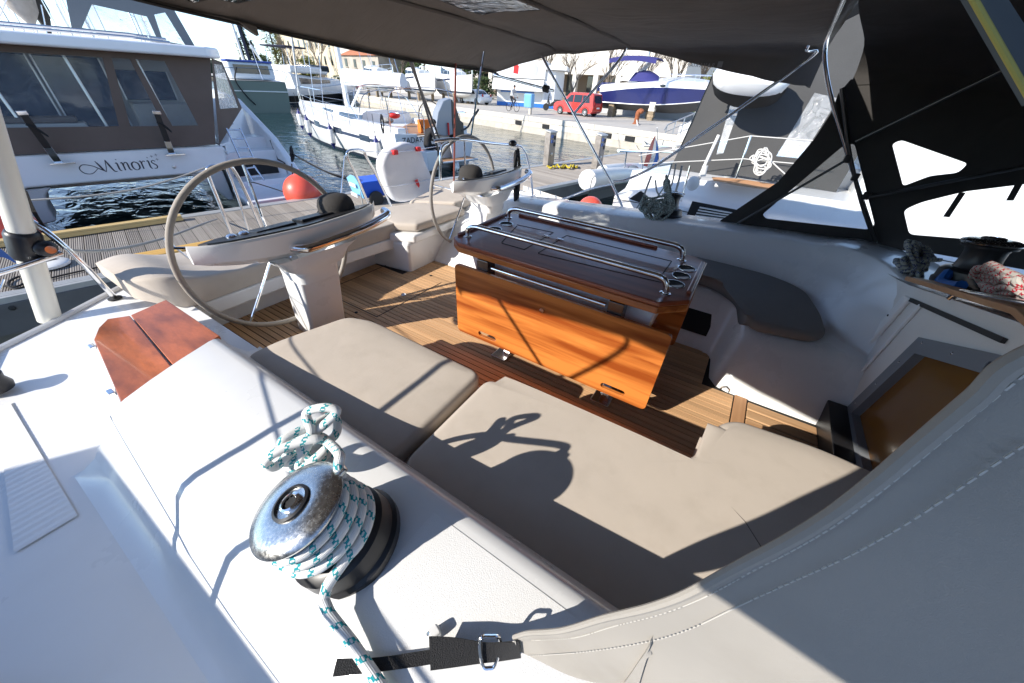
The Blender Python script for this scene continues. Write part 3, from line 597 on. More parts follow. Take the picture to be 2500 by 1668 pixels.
# working sheet: comes in low along the coaming, four turns, over the feeder and off to a loose knot
sheet = [at(960, 1720, z=.60), at(925, 1668, z=.602), at(860, 1572, z=.608), at(790, 1465, z=.62)]
a_in = R(185); n_t = 3.222
for i in range(0, 53):
    f = i/52; sheet.append(wp(.101-.010*f+.0015*math.sin(f*40), a_in-.35+f*2*math.pi*n_t, .074+.0945*f))
m = MB(); m.tube(cr(sheet[:4]+sheet[4:], 3), RR, 12)
ws = m.build('sheet_rope', ropeT); tag(ws, 'white and teal sheet wound four times round the foreground winch', 'rope')
aend = a_in-.35+2*math.pi*n_t
kn = [wp(.094, aend+.12, .176), wp(.108, aend+.30, .196), wp(.125, aend+.50, .198)]
K0 = at(752, 1100, z=.66)
rnd = random.Random(5)
lo = [kn[0], kn[1], kn[2]]
spec = [(800, 1080, .72), (770, 1072, .74), (715, 1085, .735), (665, 1110, .72), (650, 1130, .69), (672, 1140, .66), (705, 1105, .68), (690, 1075, .735), (760, 1040, .73), (815, 1015, .715), (820, 1060, .68), (770, 1095, .665), (705, 1130, .65), (672, 1110, .64), (720, 1080, .665), (775, 1065, .70), (800, 1085, .70), (770, 1120, .675), (730, 1140, .65), (760, 1060, .735), (748, 1010, .77), (790, 995, .79), (822, 1003, .78), (800, 1030, .75), (760, 1065, .72), (735, 1100, .69), (775, 1125, .66), (808, 1105, .65), (800, 1140, .63), (750, 1150, .625), (700, 1135, .625), (725, 1100, .63)]
lo += [at(u, v, z=z) for u, v, z in spec]
m = MB(); m.tube(cr(lo, 7), RR, 12); tag(m.build('rope_tail', ropeT), 'loose knotted tail of teal-flecked rope lying beside the foreground winch', 'rope')
pw = V((3.66, .55, .57)); winch(pw, (.04, .02, .2), 'black winch on the far coaming, buried under a dark green rope bundle')
def bundle(c, ex_, ey_, ez_, turns, r, seed, name, mt, label, wob=.25, jit=.012):
    'coil of rope: many slightly different elongated loops'
    g = random.Random(seed); pts = []; c = V(c); ex_, ey_, ez_ = V(ex_), V(ey_), V(ez_)
    for k in range(turns):
        sx = 1-wob*g.random(); sy = 1-wob*1.6*g.random(); dz = g.uniform(-1, 1); tl = g.uniform(-.25, .25); ph = g.uniform(-.3, .3)
        for j in range(9):
            a = 2*math.pi*j/9+ph; p = c+ex_*(sx*math.cos(a))+ey_*(sy*math.sin(a)+tl*math.cos(a))+ez_*(dz*.7+.5*math.sin(a*2+k))
            pts.append(p+V((g.uniform(-jit, jit), g.uniform(-jit, jit), g.uniform(-jit, jit))))
    m = MB(); m.tube(cr(pts, 3), r, 7); o = m.build(name, mt); tag(o, label, 'rope', 'coiled ropes'); return o
bundle(at(1600, 508, x=3.52), (.0, .17, -.02), (.06, .02, .085), (.04, .0, .04), 16, .0095, 3, 'rope_coil', ropeG, 'dark green rope coil flopped over the far coaming beside the winch', wob=.75, jit=.016)
bundle(at(1632, 470, x=3.62), (.03, .05, .12), (.06, .05, .03), (.04, .03, .04), 10, .0095, 9, 'rope_coil', ropeG, 'dark green rope gathered upright on the far winch drum', wob=.7)
cw = at(2360, 660, y=-1.05)
winch(V((cw.x, -1.08, cw.z-.05)), (.02, .02, .2), 'chrome-topped winch on the cabin top among coiled ropes')
q = at(2240, 640, y=-1.0); bundle(q, (.17, -.05, .02), (-.02, .02, .07), (.03, .07, .03), 15, .012, 21, 'rope_coil', ropeB, 'grey rope coil with blue flecks left of the cabin-top winch', wob=.35)
q = at(2420, 690, y=-.93); bundle(q+V((-.05, -.02, .0)), (.24, -.03, -.05), (.0, .03, .045), (.03, .04, .025), 14, .0125, 33, 'rope_coil', ropeR, 'rope coil with red flecks on the cabin top beside the chrome handrail', wob=.3)
m = MB(); q = at(2300, 690, y=-.96); m.tube(cr([q+V((.08, -.02, -.03)), q+V((.07, -.02, .03)), q+V((0, 0, .0)), q+V((-.12, 0, .03)), q+V((-.16, 0, .05))], 6), .022, 8); tag(m.build('blue_strap', mat('blue_cloth', (.01, .10, .36), .6)), 'bright blue strap under the red-flecked rope coil', 'strap')
# ================================================================== clear vinyl
def pvc(name, haze=.25, col=(.85, .86, .86), wr=.5):
    m = bpy.data.materials.new(name); MATS[name] = m; m.use_nodes = True; t = m.node_tree; N = t.nodes; L = t.links; N.remove(N['Principled BSDF']); out = N['Material Output']
    tr = N.new('ShaderNodeBsdfTransparent'); tr.inputs[0].default_value = (.9, .92, .92, 1); df = N.new('ShaderNodeBsdfDiffuse'); df.inputs[0].default_value = (*col, 1); gl = N.new('ShaderNodeBsdfGlossy'); gl.inputs['Roughness'].default_value = .06
    tc = N.new('ShaderNodeTexCoord'); nz = N.new('ShaderNodeTexNoise'); nz.inputs['Scale'].default_value = 5; nz.inputs['Detail'].default_value = 5; nz.inputs['Distortion'].default_value = 1.5; L.new(tc.outputs['Object'], nz.inputs[0])
    bp = N.new('ShaderNodeBump'); bp.inputs['Strength'].default_value = wr; bp.inputs['Distance'].default_value = .05; L.new(nz.outputs[0], bp.inputs['Height']); L.new(bp.outputs[0], gl.inputs['Normal'])
    mr = N.new('ShaderNodeMapRange'); mr.inputs[1].default_value = .3; mr.inputs[2].default_value = .75; mr.inputs[3].default_value = haze*.5; mr.inputs[4].default_value = haze*1.6; L.new(nz.outputs[0], mr.inputs[0])
    m1 = N.new('ShaderNodeMixShader'); L.new(mr.outputs[0], m1.inputs[0]); L.new(tr.outputs[0], m1.inputs[1]); L.new(df.outputs[0], m1.inputs[2])
    fr = N.new('ShaderNodeFresnel'); fr.inputs[0].default_value = 1.4; L.new(bp.outputs[0], fr.inputs['Normal']); m2 = N.new('ShaderNodeMixShader'); L.new(fr.outputs[0], m2.inputs[0]); L.new(m1.outputs[0], m2.inputs[1]); L.new(gl.outputs[0], m2.inputs[2]); L.new(m2.outputs[0], out.inputs[0])
    return m
vinyl = pvc('clear_vinyl', .07); vinyl2 = pvc('clear_vinyl_creased', .3, wr=1.0)
tint = mat('tinted_glass', (.02, .03, .05), .05, spec=.8)
# ================================================================== bimini
bim = thing('bimini', 'dark taupe canvas bimini stretched on chrome hoops over the cockpit', 'bimini')
XC, XH = 1.8, 2.36
def bim_row(y, zside, zedge, zcrown):
    a = [(-XH, zedge), (-XH+.015, (zedge+zside)/2), (-XH+.05, zside), (-XH+.25, lerp(zside, zcrown, .35)), (-1.3, lerp(zside, zcrown, .72)), (-.6, lerp(zside, zcrown, .95)), (0, zcrown), (.6, lerp(zside, zcrown, .95)), (1.3, lerp(zside, zcrown, .72)), (XH-.25, lerp(zside, zcrown, .35)), (XH-.05, zside), (XH-.015, (zedge+zside)/2), (XH, zedge)]
    return [V((XC+x, y, z)) for x, z in a]
aft = [V((-.56, 2.42, 1.70)), V((-.54, 2.43, 1.72)), V((-.5, 2.44, 1.745)), V((-.2, 2.46, 1.78)), V((.4, 2.48, 1.775)), at(330, -2, y=2.5), at(600, 62, y=2.56), at(850, 118, y=2.62), at(1000, 148, y=2.66), at(1100, 163, y=2.68), at(1160, 170, y=2.7), at(1200, 176, y=2.72), at(1215, 182, y=2.74)]
R0 = [p+V((0, -.015, .0)) for p in aft]
rowsC = [R0, [p+V((0, -.02, .035)) for p in R0],
         bim_row(2.15, 1.80, 1.765, 1.875), bim_row(1.9, 1.80, 1.775, 1.872), bim_row(1.38, 1.83, 1.812, 1.88), bim_row(.95, 1.81, 1.752, 1.868), bim_row(.40, 1.80, 1.655, 1.862), bim_row(-.02, 1.80, 1.60, 1.875), bim_row(-.13, 1.81, 1.585, 1.922)]
# interpolate to a fine net with faint sag between the hoops
fine_u = [cr(r, 4) for r in rowsC]; nU = len(fine_u[0]); net = []
cols = [cr([r[k] for r in fine_u], 5) for k in range(nU)]; nV = len(cols[0]); g = random.Random(4)
for j in range(nV):
    net.append([cols[k][j]+V((0, 0, .004*math.sin(k*1.7+j*.9)+.003*math.sin(k*.6-j*2.1))) for k in range(nU)])
def in_win(p):
    return (1.99 < p.x < 2.55 and 1.42 < p.y < 1.86) or (.70 < p.x < 1.36 and 2.16 < p.y < 2.47)
top = MB(); wn = MB(); flat = [p for r in net for p in r]; ft = []; fw = []
for j in range(nV-1):
    for k in range(nU-1):
        q = (j*nU+k, j*nU+k+1, (j+1)*nU+k+1, (j+1)*nU+k); c = sum((flat[i] for i in q), V((0, 0, 0)))/4; (fw if in_win(c) else ft).append(q)
def sub(fs, dz):
    idx = sorted({i for f in fs for i in f}); mp = {i: n for n, i in enumerate(idx)}; return [flat[i]+V((0, 0, dz)) for i in idx], [tuple(mp[i] for i in f) for f in fs]
vs, fs = sub(ft, 0); solid(vs, fs, (0, 0, .004)).build('canopy', canvas_d, bim, ang=60)
vs, fs = sub(fw, 0)
left = [f for f in fs if sum(vs[i].x for i in f)/4 < 1.6]; right = [f for f in fs if sum(vs[i].x for i in f)/4 >= 1.6]
for ff in (left, right):
    idx = sorted({i for f in ff for i in f}); mp = {i: n for n, i in enumerate(idx)}
    if ff: m = MB(); m.add([vs[i]+V((0, 0, .002)) for i in idx], [tuple(mp[i] for i in f) for f in ff]); m.build('skylight', vinyl, bim)
# edge binding and hanging flap at the aft edge
m = MB(); m.tube(cr([p+V((0, -.012, -.002)) for p in aft], 5), .007, 6); m.build('edge_binding', canvas_b, bim)
m = MB(); p = at(575, 55, y=2.56); q = at(620, 68, y=2.56); r_ = at(612, 73+2, y=2.56); s_ = at(580, 60, y=2.5)
m.prism([p, q, q+V((.0, 0, -.035)), (p+q)/2+V((.02, 0, -.03))], (0, -.03, .004)); m.build('edge_flap', canvas_d, bim)
# hoops
def hoop(pts, nm='hoop', r=.0125, mt=chrome):
    m = MB(); m.tube(cr(pts, 6), r, 12); return m.build(nm, mt, bim)
BP = at(1518, 518, x=3.9); EL = at(1494, 450, x=3.93)                 # port deck base, elbow
A1 = at(1325, 140, x=4.05)
hoop([BP, BP+V((0, .005, .05)), EL, lerp(EL, A1, .12), lerp(EL, A1, .5), A1, A1+V((-.10, -.01, .11)), V((3.3, 2.14, 1.885)), V((1.8, 2.14, 1.905)), V((.3, 2.14, 1.885)), V((-.4, 2.14, 1.78)), V((-.50, 2.1, 1.74)), V((-.50, 1.4, .95)), V((-.50, 1.15, .32))])
B0 = lerp(EL, A1, .56); B1 = at(1520, 135, x=4.08); B2 = at(1533, 85, x=4.08); B3 = at(1527, 45, x=3.98)
hoop([B0, lerp(B0, B1, .5), B1, B2, B3, V((3.6, 1.38, 1.885)), V((1.8, 1.38, 1.91)), V((0, 1.38, 1.885)), V((-.42, 1.38, 1.80)), V((-.46, 1.3, 1.70)), V((-.42, 1.55, 1.3))])
C0 = EL+V((0, -.01, .03)); C1 = at(1600, 405, x=3.97); C2 = at(1810, 262, x=4.0); C3 = at(1985, 135, x=4.02)
hoop([C0, C0+V((.01, -.12, .03)), C1, lerp(C1, C2, .5), C2, C3, V((3.95, .0, 1.80)), V((3.6, -.02, 1.885)), V((1.8, -.02, 1.905)), V((0, -.02, 1.885)), V((-.45, .0, 1.78))])
D0 = at(1205, 183, x=3.95); D1 = at(1352, 222, x=3.96); hoop([D0, lerp(D0, D1, .5), D1], 'strut')
m = MB(); q = at(1333, 217, x=3.955); dd = (D1-D0).normalized(); m.tube([q-dd*.03, q-dd*.028, q+dd*.028, q+dd*.03], [.02, .032, .032, .02], 14); m.build('rubber_stop', rubber, bim)
m = MB(); m.tube([BP+V((0, 0, -.01)), BP+V((0, 0, .004))], .03, 14); m.build('deck_socket', chrome, bim)
m = MB(); m.tube(cr([at(1500, 449, x=3.93), at(1440, 462, x=3.93), at(1350, 492, x=3.9), V((3.7, 2.4, .36))], 5), .0105, 10); m.build('strut', steel, bim)
for yy, zz in ((2.14, 1.0), (1.38, 1.0)):
    pts = []
    for r in cols:
        k = min(range(len(r)), key=lambda i: abs(r[i].y-yy)); pts.append(r[k]+V((0, 0, -.006)))
    m = MB(); m.tube(pts[6:-6], .014, 6); m.build('hoop_sleeve', canvas_d, bim)
# sail-maker's name on the hanging side, seen from inside (so reversed)
p0 = at(1745, 158, x=4.13)
lettering('maker_name', 'BAVARIA', .042, mat('print_grey', (.42, .42, .42), .7), bim, Matrix(((0, 0, 1, 4.128), (1, 0, 0, p0.y), (0, 1, 0, p0.z-.02), (0, 0, 0, 1))), 1.25)
m = MB(); m.box(4.126, 4.129, p0.y-.06, p0.y-.022, p0.z-.018, p0.z+.022); m.build('maker_emblem', MATS['print_grey'], bim)
# ================================================================== sprayhood
spr = thing('sprayhood', 'black-lined canvas sprayhood with clear windows over the companionway', 'sprayhood')
XP, XS = 3.70, .188
def yz(u, v, x=XP): p = at(u, v, x=x); return (p.y, p.z)
outer = [yz(1745, 548), yz(1900, 444), yz(1990, 337), yz(2030, 275), yz(2046, 230), (-.32, 1.63), (-.6, 1.66), (-.95, 1.65), (-1.5, 1.56), (-2.1, 1.34), (-2.4, .68), (-1.9, .66), (-1.2, .655), yz(2140, 612), yz(2060, 592), yz(1900, 566), yz(1790, 556)]
w1 = rounded([yz(1861, 524), yz(2060, 355), yz(2086, 350), yz(2136, 550), yz(2119, 561), yz(1870, 534)], .03, 3)
w2 = rounded([yz(2178, 352), yz(2200, 342), yz(2364, 400), yz(2340, 422), yz(2271, 430), yz(2205, 455)], .02, 3)
w3 = rounded([yz(2206, 513), yz(2250, 494), yz(2355, 468), yz(2500, 450), yz(2560, 445), yz(2560, 605), yz(2383, 586), yz(2220, 573)], .03, 3)
vs, fs = tri_fill([outer, w1, w2, w3], lambda y, z: V((XP, y, z))); solid(vs, fs, (.006, 0, 0)).build('port_panel', canvas_b, spr, smooth=False)
for wn_ in (w1, w2, w3):
    vs, fs = tri_fill([wn_], lambda y, z: V((XP+.003, y, z))); m = MB(); m.add(vs, fs); m.build('window', vinyl, spr)
# roof
def arc(y, zs, zcr, xs, xp):
    return cr([V((xp, y, zs)), V((xp-.03, y, zs+(zcr-zs)*.35)), V((xp-.22, y, zs+(zcr-zs)*.75)), V((lerp(xs, xp, .75), y, zs+(zcr-zs)*.95)), V(((xs+xp)/2, y, zcr)), V((lerp(xs, xp, .25), y, zs+(zcr-zs)*.95)), V((xs+.22, y, zs+(zcr-zs)*.75)), V((xs+.03, y, zs+(zcr-zs)*.35)), V((xs, y, zs))], 4)
m = MB(); rows = [arc(-.33, 1.6, 1.90, XS, XP), arc(-.6, 1.62, 1.92, XS, XP), arc(-.95, 1.615, 1.86, XS, XP), arc(-1.5, 1.52, 1.72, XS, XP), arc(-2.1, 1.30, 1.42, XS+.1, XP)]
def bow(a, b): return a
rows[0] = [p+V((0, .26*(1-min(1, abs((p.x-1.95)/1.75))**2), 0)) for p in rows[0]]
m.grid(rows, thick=.006); m.build('roof', canvas_b, spr, ang=60)
m = MB(); r0 = [p+V((0, 0, -.012)) for p in arc(-2.1, 1.30, 1.42, XS+.1, XP)]; m.grid([r0, [V((p.x, -2.6, .9)) for p in r0]]); m.build('front_panel', canvas_b, spr, ang=60)
# arches and struts on the port side
def sp_t(pts, nm, r=.0125, mt=None):
    m = MB(); m.tube(cr(pts, 6), r, 12); return m.build(nm, mt or steel, spr)
dk = mat('dark_tube', (.10, .10, .10), .3, .8)
ar = [at(2140, 596, x=XP-.03), at(2092, 450, x=XP-.03), at(2052, 320, x=XP-.03), at(2026, 225, x=XP-.04), at(2014, 150, x=XP-.09), at(2018, 98, x=XP-.2), V((3.0, -.07, 1.86)), V((1.9, -.05, 1.885)), V((.8, -.07, 1.86)), V((.40, -.09, 1.76)), V((.24, -.12, 1.60))]
sp_t(ar, 'arch_tube')
sp_t([at(2137, 592, x=XP-.05), at(2105, 500, x=XP-.05), at(2075, 380, x=XP-.05), at(2062, 280, x=XP-.05), at(2055, 215, x=XP-.05)], 'arch_tube', .0125, dk)
g1, g2 = at(2089, 346, x=XP-.05), at(2463, 164, x=XP-.28); sp_t([g1, lerp(g1, g2, .5), g2, g2+(g2-g1)*.5], 'stay_tube', .010, dk)
g1, g2 = at(2140, 478, x=XP-.06), at(2500, 408, x=XP-.12); sp_t([at(2116, 479, x=XP-.05), g1, lerp(g1, g2, .5), g2, g2+(g2-g1)*.5], 'stay_tube', .011, dk)
g1, g2 = at(2068, 390, x=XP-.05), at(1800, 546, x=XP-.05); sp_t([g1, lerp(g1, g2, .5), g2], 'stay_tube', .009, dk)
# near edge of the roof right beside the lens: grey band with yellow piping
e1_, e2_ = at(2366, -20, x=.27), at(2520, 250, x=.27); e3_, e4_ = at(2450, -20, x=.28), at(2560, 150, x=.28)
m = MB(); m.grid([[e1_, e2_], [e3_, e4_]], thick=.003); m.build('roof_hem', mat('hem_grey', (.10, .115, .12), .6), spr)
m = MB(); m.tube([e1_, e2_], .0012, 8); m.build('yellow_piping', mat('piping_yellow', (.45, .40, .10), .6), spr)
for uv in ((2088, 432), (2068, 388), (2115, 478)):
    q = at(*uv, x=XP-.045); m = MB(); m.box(q.x-.02, q.x+.015, q.y-.02, q.y+.02, q.z-.025, q.z+.025); m.build('tube_clamp', black, spr, bevel=.006)
q = at(1800, 552, x=XP-.05); m = MB(); m.box(q.x-.015, q.x+.015, q.y-.03, q.y+.03, q.z-.02, q.z); m.build('deck_hinge', chrome, spr, bevel=.005)
q = at(2140, 600, x=XP-.03); m = MB(); m.box(q.x-.02, q.x+.02, q.y-.03, q.y+.03, q.z-.03, q.z-.005); m.build('deck_hinge', chrome, spr, bevel=.006)
for (a, b) in (((2350, 470), (2310, 530)), ((2490, 445), (2465, 490))):
    A, B = at(*a, x=XP-.05), at(*b, x=XP-.06); m = MB(); m.beam(A, B, .03, .003, (1, 0, 0)); m.build('hanging_strap', canvas_b, spr)
# starboard wing, right beside the camera: taupe outer cloth
def ys_(u, v): return yz(u, v, XS)
edge = [ys_(1255, 1556), ys_(1290, 1546), ys_(1370, 1540), ys_(1480, 1512), ys_(1600, 1478), ys_(1700, 1442), ys_(1850, 1360), ys_(2000, 1262), ys_(2120, 1172), ys_(2250, 1068), ys_(2380, 966), ys_(2500, 872), (-.125, 1.46), (-.2, 1.58)]
lowr = [ys_(1258, 1586), ys_(1296, 1604), ys_(1370, 1640), ys_(1450, 1668), ys_(1560, 1700), (-.10, .625), (-.2, .625), (-.34, .625), (-.5, .63), (-.66, .66), (-.82, .75), (-.95, .95), (-1.0, 1.2), (-.95, 1.5)]
def wmap(y, z):
    k = max(0, min(1, (-y+.03)*7)); return V((XS+k*(.0025*math.sin(z*9+y*14)+.0014*math.sin(z*31+y*6+2)+.0012*math.sin(y*40-z*17)), y, z))
Ec = cr([V((0, *p)) for p in edge], 6); Fc = cr([V((0, *p)) for p in lowr], 6); m = MB()
m.grid([[wmap(lerp(a.y, b.y, f), lerp(a.z, b.z, f)) for a, b in zip(Ec, Fc)] for f in [k/26 for k in range(27)]], thick=-.004); m.build('starboard_wing', canvas_t, spr, ang=80)
hem = [ys_(1262, 1566), ys_(1300, 1562), ys_(1400, 1557), ys_(1500, 1532), ys_(1610, 1500), ys_(1706, 1466), ys_(1856, 1386), ys_(2006, 1288), ys_(2126, 1198), ys_(2256, 1096), ys_(2386, 994), ys_(2506, 902), (-.13, 1.44), (-.21, 1.56)]
Hc = cr([V((0, *p)) for p in hem], 6); m = MB(); m.grid([[wmap(a.y, a.z)+V((-.0022, 0, 0)) for a in Ec], [wmap(lerp(a.y, b.y, .5), lerp(a.z, b.z, .5))+V((-.003, 0, 0)) for a, b in zip(Ec, Hc)], [wmap(b.y, b.z)+V((-.0015, 0, 0)) for b in Hc]]); m.build('hem', canvas_t, spr, ang=80)
def dashes(px, nm, L_=.0035, gap=.002):
    pts = [wmap(q.y, q.z)+V((-.0024, 0, 0)) for q in cr([V((0, *ys_(*q))) for q in px], 40)]; m = MB(); acc = 0; s0 = pts[0]
    seg = []
    for a, b in zip(pts, pts[1:]):
        d = (b-a).length
        if acc < L_ and d > 0: seg.append((a, b))
        acc += d
        if acc > L_+gap: acc = 0
    for a, b in seg: m.beam(a, b, .0008, .0008, (1, 0, 0))
    o = m.build(nm, stitch, spr, smooth=False, merge=False); o['kind'] = 'stuff'; return o
dashes([(1300, 1560), (1400, 1554), (1500, 1528), (1700, 1463), (1850, 1382), (2000, 1284), (2120, 1194), (2250, 1092), (2380, 990), (2500, 898)], 'stitching')
dashes([(1290, 1598), (1420, 1590), (1600, 1562), (1800, 1480), (2000, 1376), (2200, 1256), (2380, 1140), (2500, 1066)], 'stitching')
m = MB(); m.tube([wmap(q.y, q.z) for q in Ec], .004, 8); m.build('edge_piping', canvas_t, spr)
# webbing strap, buckle and pad
strap = thing('webbing_strap', 'black webbing strap with chrome buckle holding the canvas corner to the coaming', 'strap')
webm = mat('webbing', (.012, .012, .014), .7, bump=.8, bscale=420)
def zdk(p): return zc(p.y)+.012
s1 = [at(812, 1652, z=.598), at(925, 1640, z=.598), at(1050, 1622, z=.602), at(1085, 1612, z=.61)]; s2 = [at(822, 1608, z=.598), at(930, 1604, z=.598), at(1050, 1586, z=.602), at(1080, 1582, z=.61)]
m = MB(); m.grid([cr(s1, 5), cr(s2, 5)], thick=.0025); m.build('loose_end', webm, strap)
t1 = [at(1048, 1553, z=.632), at(1110, 1556, z=.64), at(1190, 1568, z=.655), at(1268, 1563, x=XS-.004)]; t2 = [at(1052, 1636, z=.606), at(1110, 1628, z=.615), at(1190, 1616, z=.632), at(1272, 1602, x=XS-.004)]
m = MB(); m.grid([cr(t1, 5), cr(t2, 5)], thick=.003); m.build('tight_end', webm, strap)
bq = [at(u, v, z=.668-.0005*(v-1560)) for u, v in ((1172, 1562), (1200, 1554), (1222, 1562), (1210, 1622), (1194, 1632), (1178, 1624))]
m = MB(); m.tube(cr(bq, 4, True), .0035, 8, closed=True); m.build('buckle', chrome, strap)
A, B, C_, D_ = [at(*q, x=XS-.0085) for q in ((1226, 1570), (1258, 1566), (1262, 1598), (1228, 1604))]
m = MB()
for a, b in ((A, B), (B, C_), (C_, D_), (D_, A), (A, C_), (B, D_)): m.beam(a, b, .0016, .0012, (1, 0, 0))
o = m.build('box_stitch', stitch, strap, smooth=False); o['kind'] = 'stuff'
p = at(1060, 1545, z=.605); m = MB(); m.obox((p.x, p.y, zc(p.y)+.014), (.011, -.004, 0), (.003, .010, 0), (0, 0, .014)); c = m.build('deck_clip', gel, strap, bevel=.005, bseg=3)
m = MB(); m.lathe([(.005, 0), (.004, .002), (.001, .0025)], 10, (p.x-.008, p.y+.008, zc(p.y)+.024), (-.5, .6, .7)); m.build('clip_screw', chrome, c)
# ================================================================== harbour: water, quay, pontoon
ZW, ZQ, ZD = -1.6, -.45, -.8
DA = math.atan2(-.219, .976); DO = V((.82, 9.24, 0)); DX = V((math.cos(DA), math.sin(DA), 0)); DY = V((-math.sin(DA), math.cos(DA), 0))
def dkl(u, v, e):
    'image pixel (u, v) cast onto the upright plane e metres beyond the pontoon edge, in pontoon axes'
    d = ray(u, v); t = ((DO+DY*e-CAM).dot(DY))/d.dot(DY); p = CAM+d*t; return V(((p-DO).dot(DX), e, p.z))
def dkz(u, v, z):
    p = at(u, v, z=z); return V(((p-DO).dot(DX), (p-DO).dot(DY), z))
def dthing(name, label, cat, group=None): return thing(name, label, cat, group, (DO.x, DO.y, 0), DA)
def water_mat():
    m = bpy.data.materials.new('sea_water'); m.use_nodes = True; t = m.node_tree; N = t.nodes; L = t.links; b = N['Principled BSDF']
    b.inputs['Base Color'].default_value = (.008, .030, .032, 1); b.inputs['Roughness'].default_value = .05; b.inputs['IOR'].default_value = 1.33; b.inputs['Specular IOR Level'].default_value = .5
    tc = N.new('ShaderNodeTexCoord'); mp = N.new('ShaderNodeMapping'); mp.inputs['Scale'].default_value = (1.0, .55, 1); mp.inputs['Rotation'].default_value = (0, 0, R(25)); L.new(tc.outputs['Object'], mp.inputs[0])
    n1 = N.new('ShaderNodeTexNoise'); n1.inputs['Scale'].default_value = 2.6; n1.inputs['Detail'].default_value = 3; n1.inputs['Distortion'].default_value = .8; L.new(mp.outputs[0], n1.inputs[0])
    n2 = N.new('ShaderNodeTexNoise'); n2.inputs['Scale'].default_value = .7; n2.inputs['Detail'].default_value = 2; L.new(mp.outputs[0], n2.inputs[0])
    a = N.new('ShaderNodeMath'); a.operation = 'MULTIPLY_ADD'; a.inputs[1].default_value = 1.8; L.new(n2.outputs[0], a.inputs[0]); L.new(n1.outputs[0], a.inputs[2])
    bp = N.new('ShaderNodeBump'); bp.inputs['Strength'].default_value = .5; bp.inputs['Distance'].default_value = .09; L.new(a.outputs[0], bp.inputs['Height']); L.new(bp.outputs[0], b.inputs['Normal'])
    return m
m = MB(); m.grid([[V((x, y, ZW)) for x in (-600, -60, 0, 60, 600)] for y in (-400, -60, 0, 60, 900)]); tag(m.build('water', water_mat(), smooth=False), 'green harbour water', None, kind='structure')
# quay ------------------------------------------------------------------------------
stone = mat('quay_stone', (.52, .47, .39), .85, var=.14, vscale=1.2, bump=.5, bscale=9, dirt=.35)
stone_w = mat('quay_stone_pale', (.60, .56, .49), .85, var=.12, vscale=1.5, bump=.4, bscale=9, dirt=.28, randv=.10)
algae = mat('algae', (.22, .19, .03), .8, var=.35, vscale=4, bump=.6, bscale=30)
pave = mat('quay_paving', (.50, .46, .40), .9, var=.08, vscale=.4, bump=.2, bscale=14, dirt=.18)
QA = at(1700, 330, z=ZQ); QB = at(1500, 310, z=ZQ); QC = at(1170, 268, z=ZQ)
qd = (QC-QB); qd.z = 0; qd.normalize(); qn = V((qd.y, -qd.x, 0))             # along the quay, inland
if qn.x < 0: qn = -qn
q0 = QB-qd*60; q1 = QB+qd*190
m = MB(); m.grid([[q0+V((0, 0, -.004)), q1+V((0, 0, -.004))], [q0+qn*260+V((0, 0, -.004)), q1+qn*260+V((0, 0, -.004))]]); quay = m.build('quay', pave, smooth=False); tag(quay, None, None, kind='structure')
m = MB(); m.grid([[q0+qn*.02+V((0, 0, z)), q1+qn*.02+V((0, 0, z))] for z in (-.44+ZQ+.3, -1.8+ZQ)]); m.build('quay_face', stone, quay, smooth=False)
# coping and wall blocks, set in staggered courses, single stones near the camera
blk = MB().box(-.5, .5, -.5, .5, -.5, .5).build('stone', stone_w, quay, bevel=0)
def put(o, c, sx, sy, sz):
    o.location = c; o.rotation_euler.z = math.atan2(qd.y, qd.x); o.scale = (sx, sy, sz)
first = True; gq = random.Random(8); cnt = 0
for course, (zt_, h, dep) in enumerate(((ZQ, .34, .9), (ZQ-.35, .36, .55))):
    s = -22.0
    while s < 60 and cnt < 130:
        L_ = gq.uniform(1.0, 1.9); c = QB+qd*(s+L_/2)+qn*(dep/2-.02-.02*gq.random()+(.03 if course else 0)); c.z = zt_-h/2
        o = blk if first else bpy.data.objects.new('stone', blk.data)
        if not first: COL.objects.link(o); o.parent = quay
        first = False; put(o, c, L_-.02, dep, h-.012); s += L_; cnt += 1
m = MB(); m.hexa([q0+qn*(-.42)+V((0, 0, ZQ*0-1.8)), q1+qn*(-.42)+V((0, 0, -1.8)), q1+qn*.1+V((0, 0, -1.8)), q0+qn*.1+V((0, 0, -1.8)), q0+qn*(-.38)+V((0, 0, -1.22)), q1+qn*(-.38)+V((0, 0, -1.22)), q1+qn*.1+V((0, 0, -1.18)), q0+qn*.1+V((0, 0, -1.18))]); m.build('footing', stone, quay, smooth=False)
m = MB(); m.hexa([q0+qn*(-.45)+V((0, 0, -1.8)), q1+qn*(-.45)+V((0, 0, -1.8)), q1+qn*0+V((0, 0, -1.8)), q0+qn*0+V((0, 0, -1.8)), q0+qn*(-.44)+V((0, 0, -1.43)), q1+qn*(-.44)+V((0, 0, -1.43)), q1+qn*0+V((0, 0, -1.43)), q0+qn*0+V((0, 0, -1.43))]); m.build('waterline_growth', algae, quay, smooth=False)
for uv in ((1231, 301), (1302, 311), (1535, 340), (1503, 330)):
    p = at(*uv, z=-1.0); s = (p-QB).dot(qd); c = QB+qd*s+qn*.0; c.z = -.98; m = MB(); m.obox(c, qd*.35, qn*.06, V((0, 0, .14))); m.build('drain_niche', blackm, quay)
# far shore --------------------------------------------------------------------------
hillm = mat('far_wood', (.035, .05, .022), .9, var=.5, vscale=.25, bump=1, bscale=2)
m = MB(); rows = []
gh = random.Random(2)
for k in range(60):
    x = -160+k*7.0; h = 4.5+2.5*math.sin(k*.35)+2*gh.random(); rows.append([V((x, 330, ZW)), V((x, 332, ZW+h*.7)), V((x, 340, ZW+h)), V((x, 380, ZW+h*1.2))])
m.grid(rows); tag(m.build('far_shore', hillm), None, None, kind='structure')
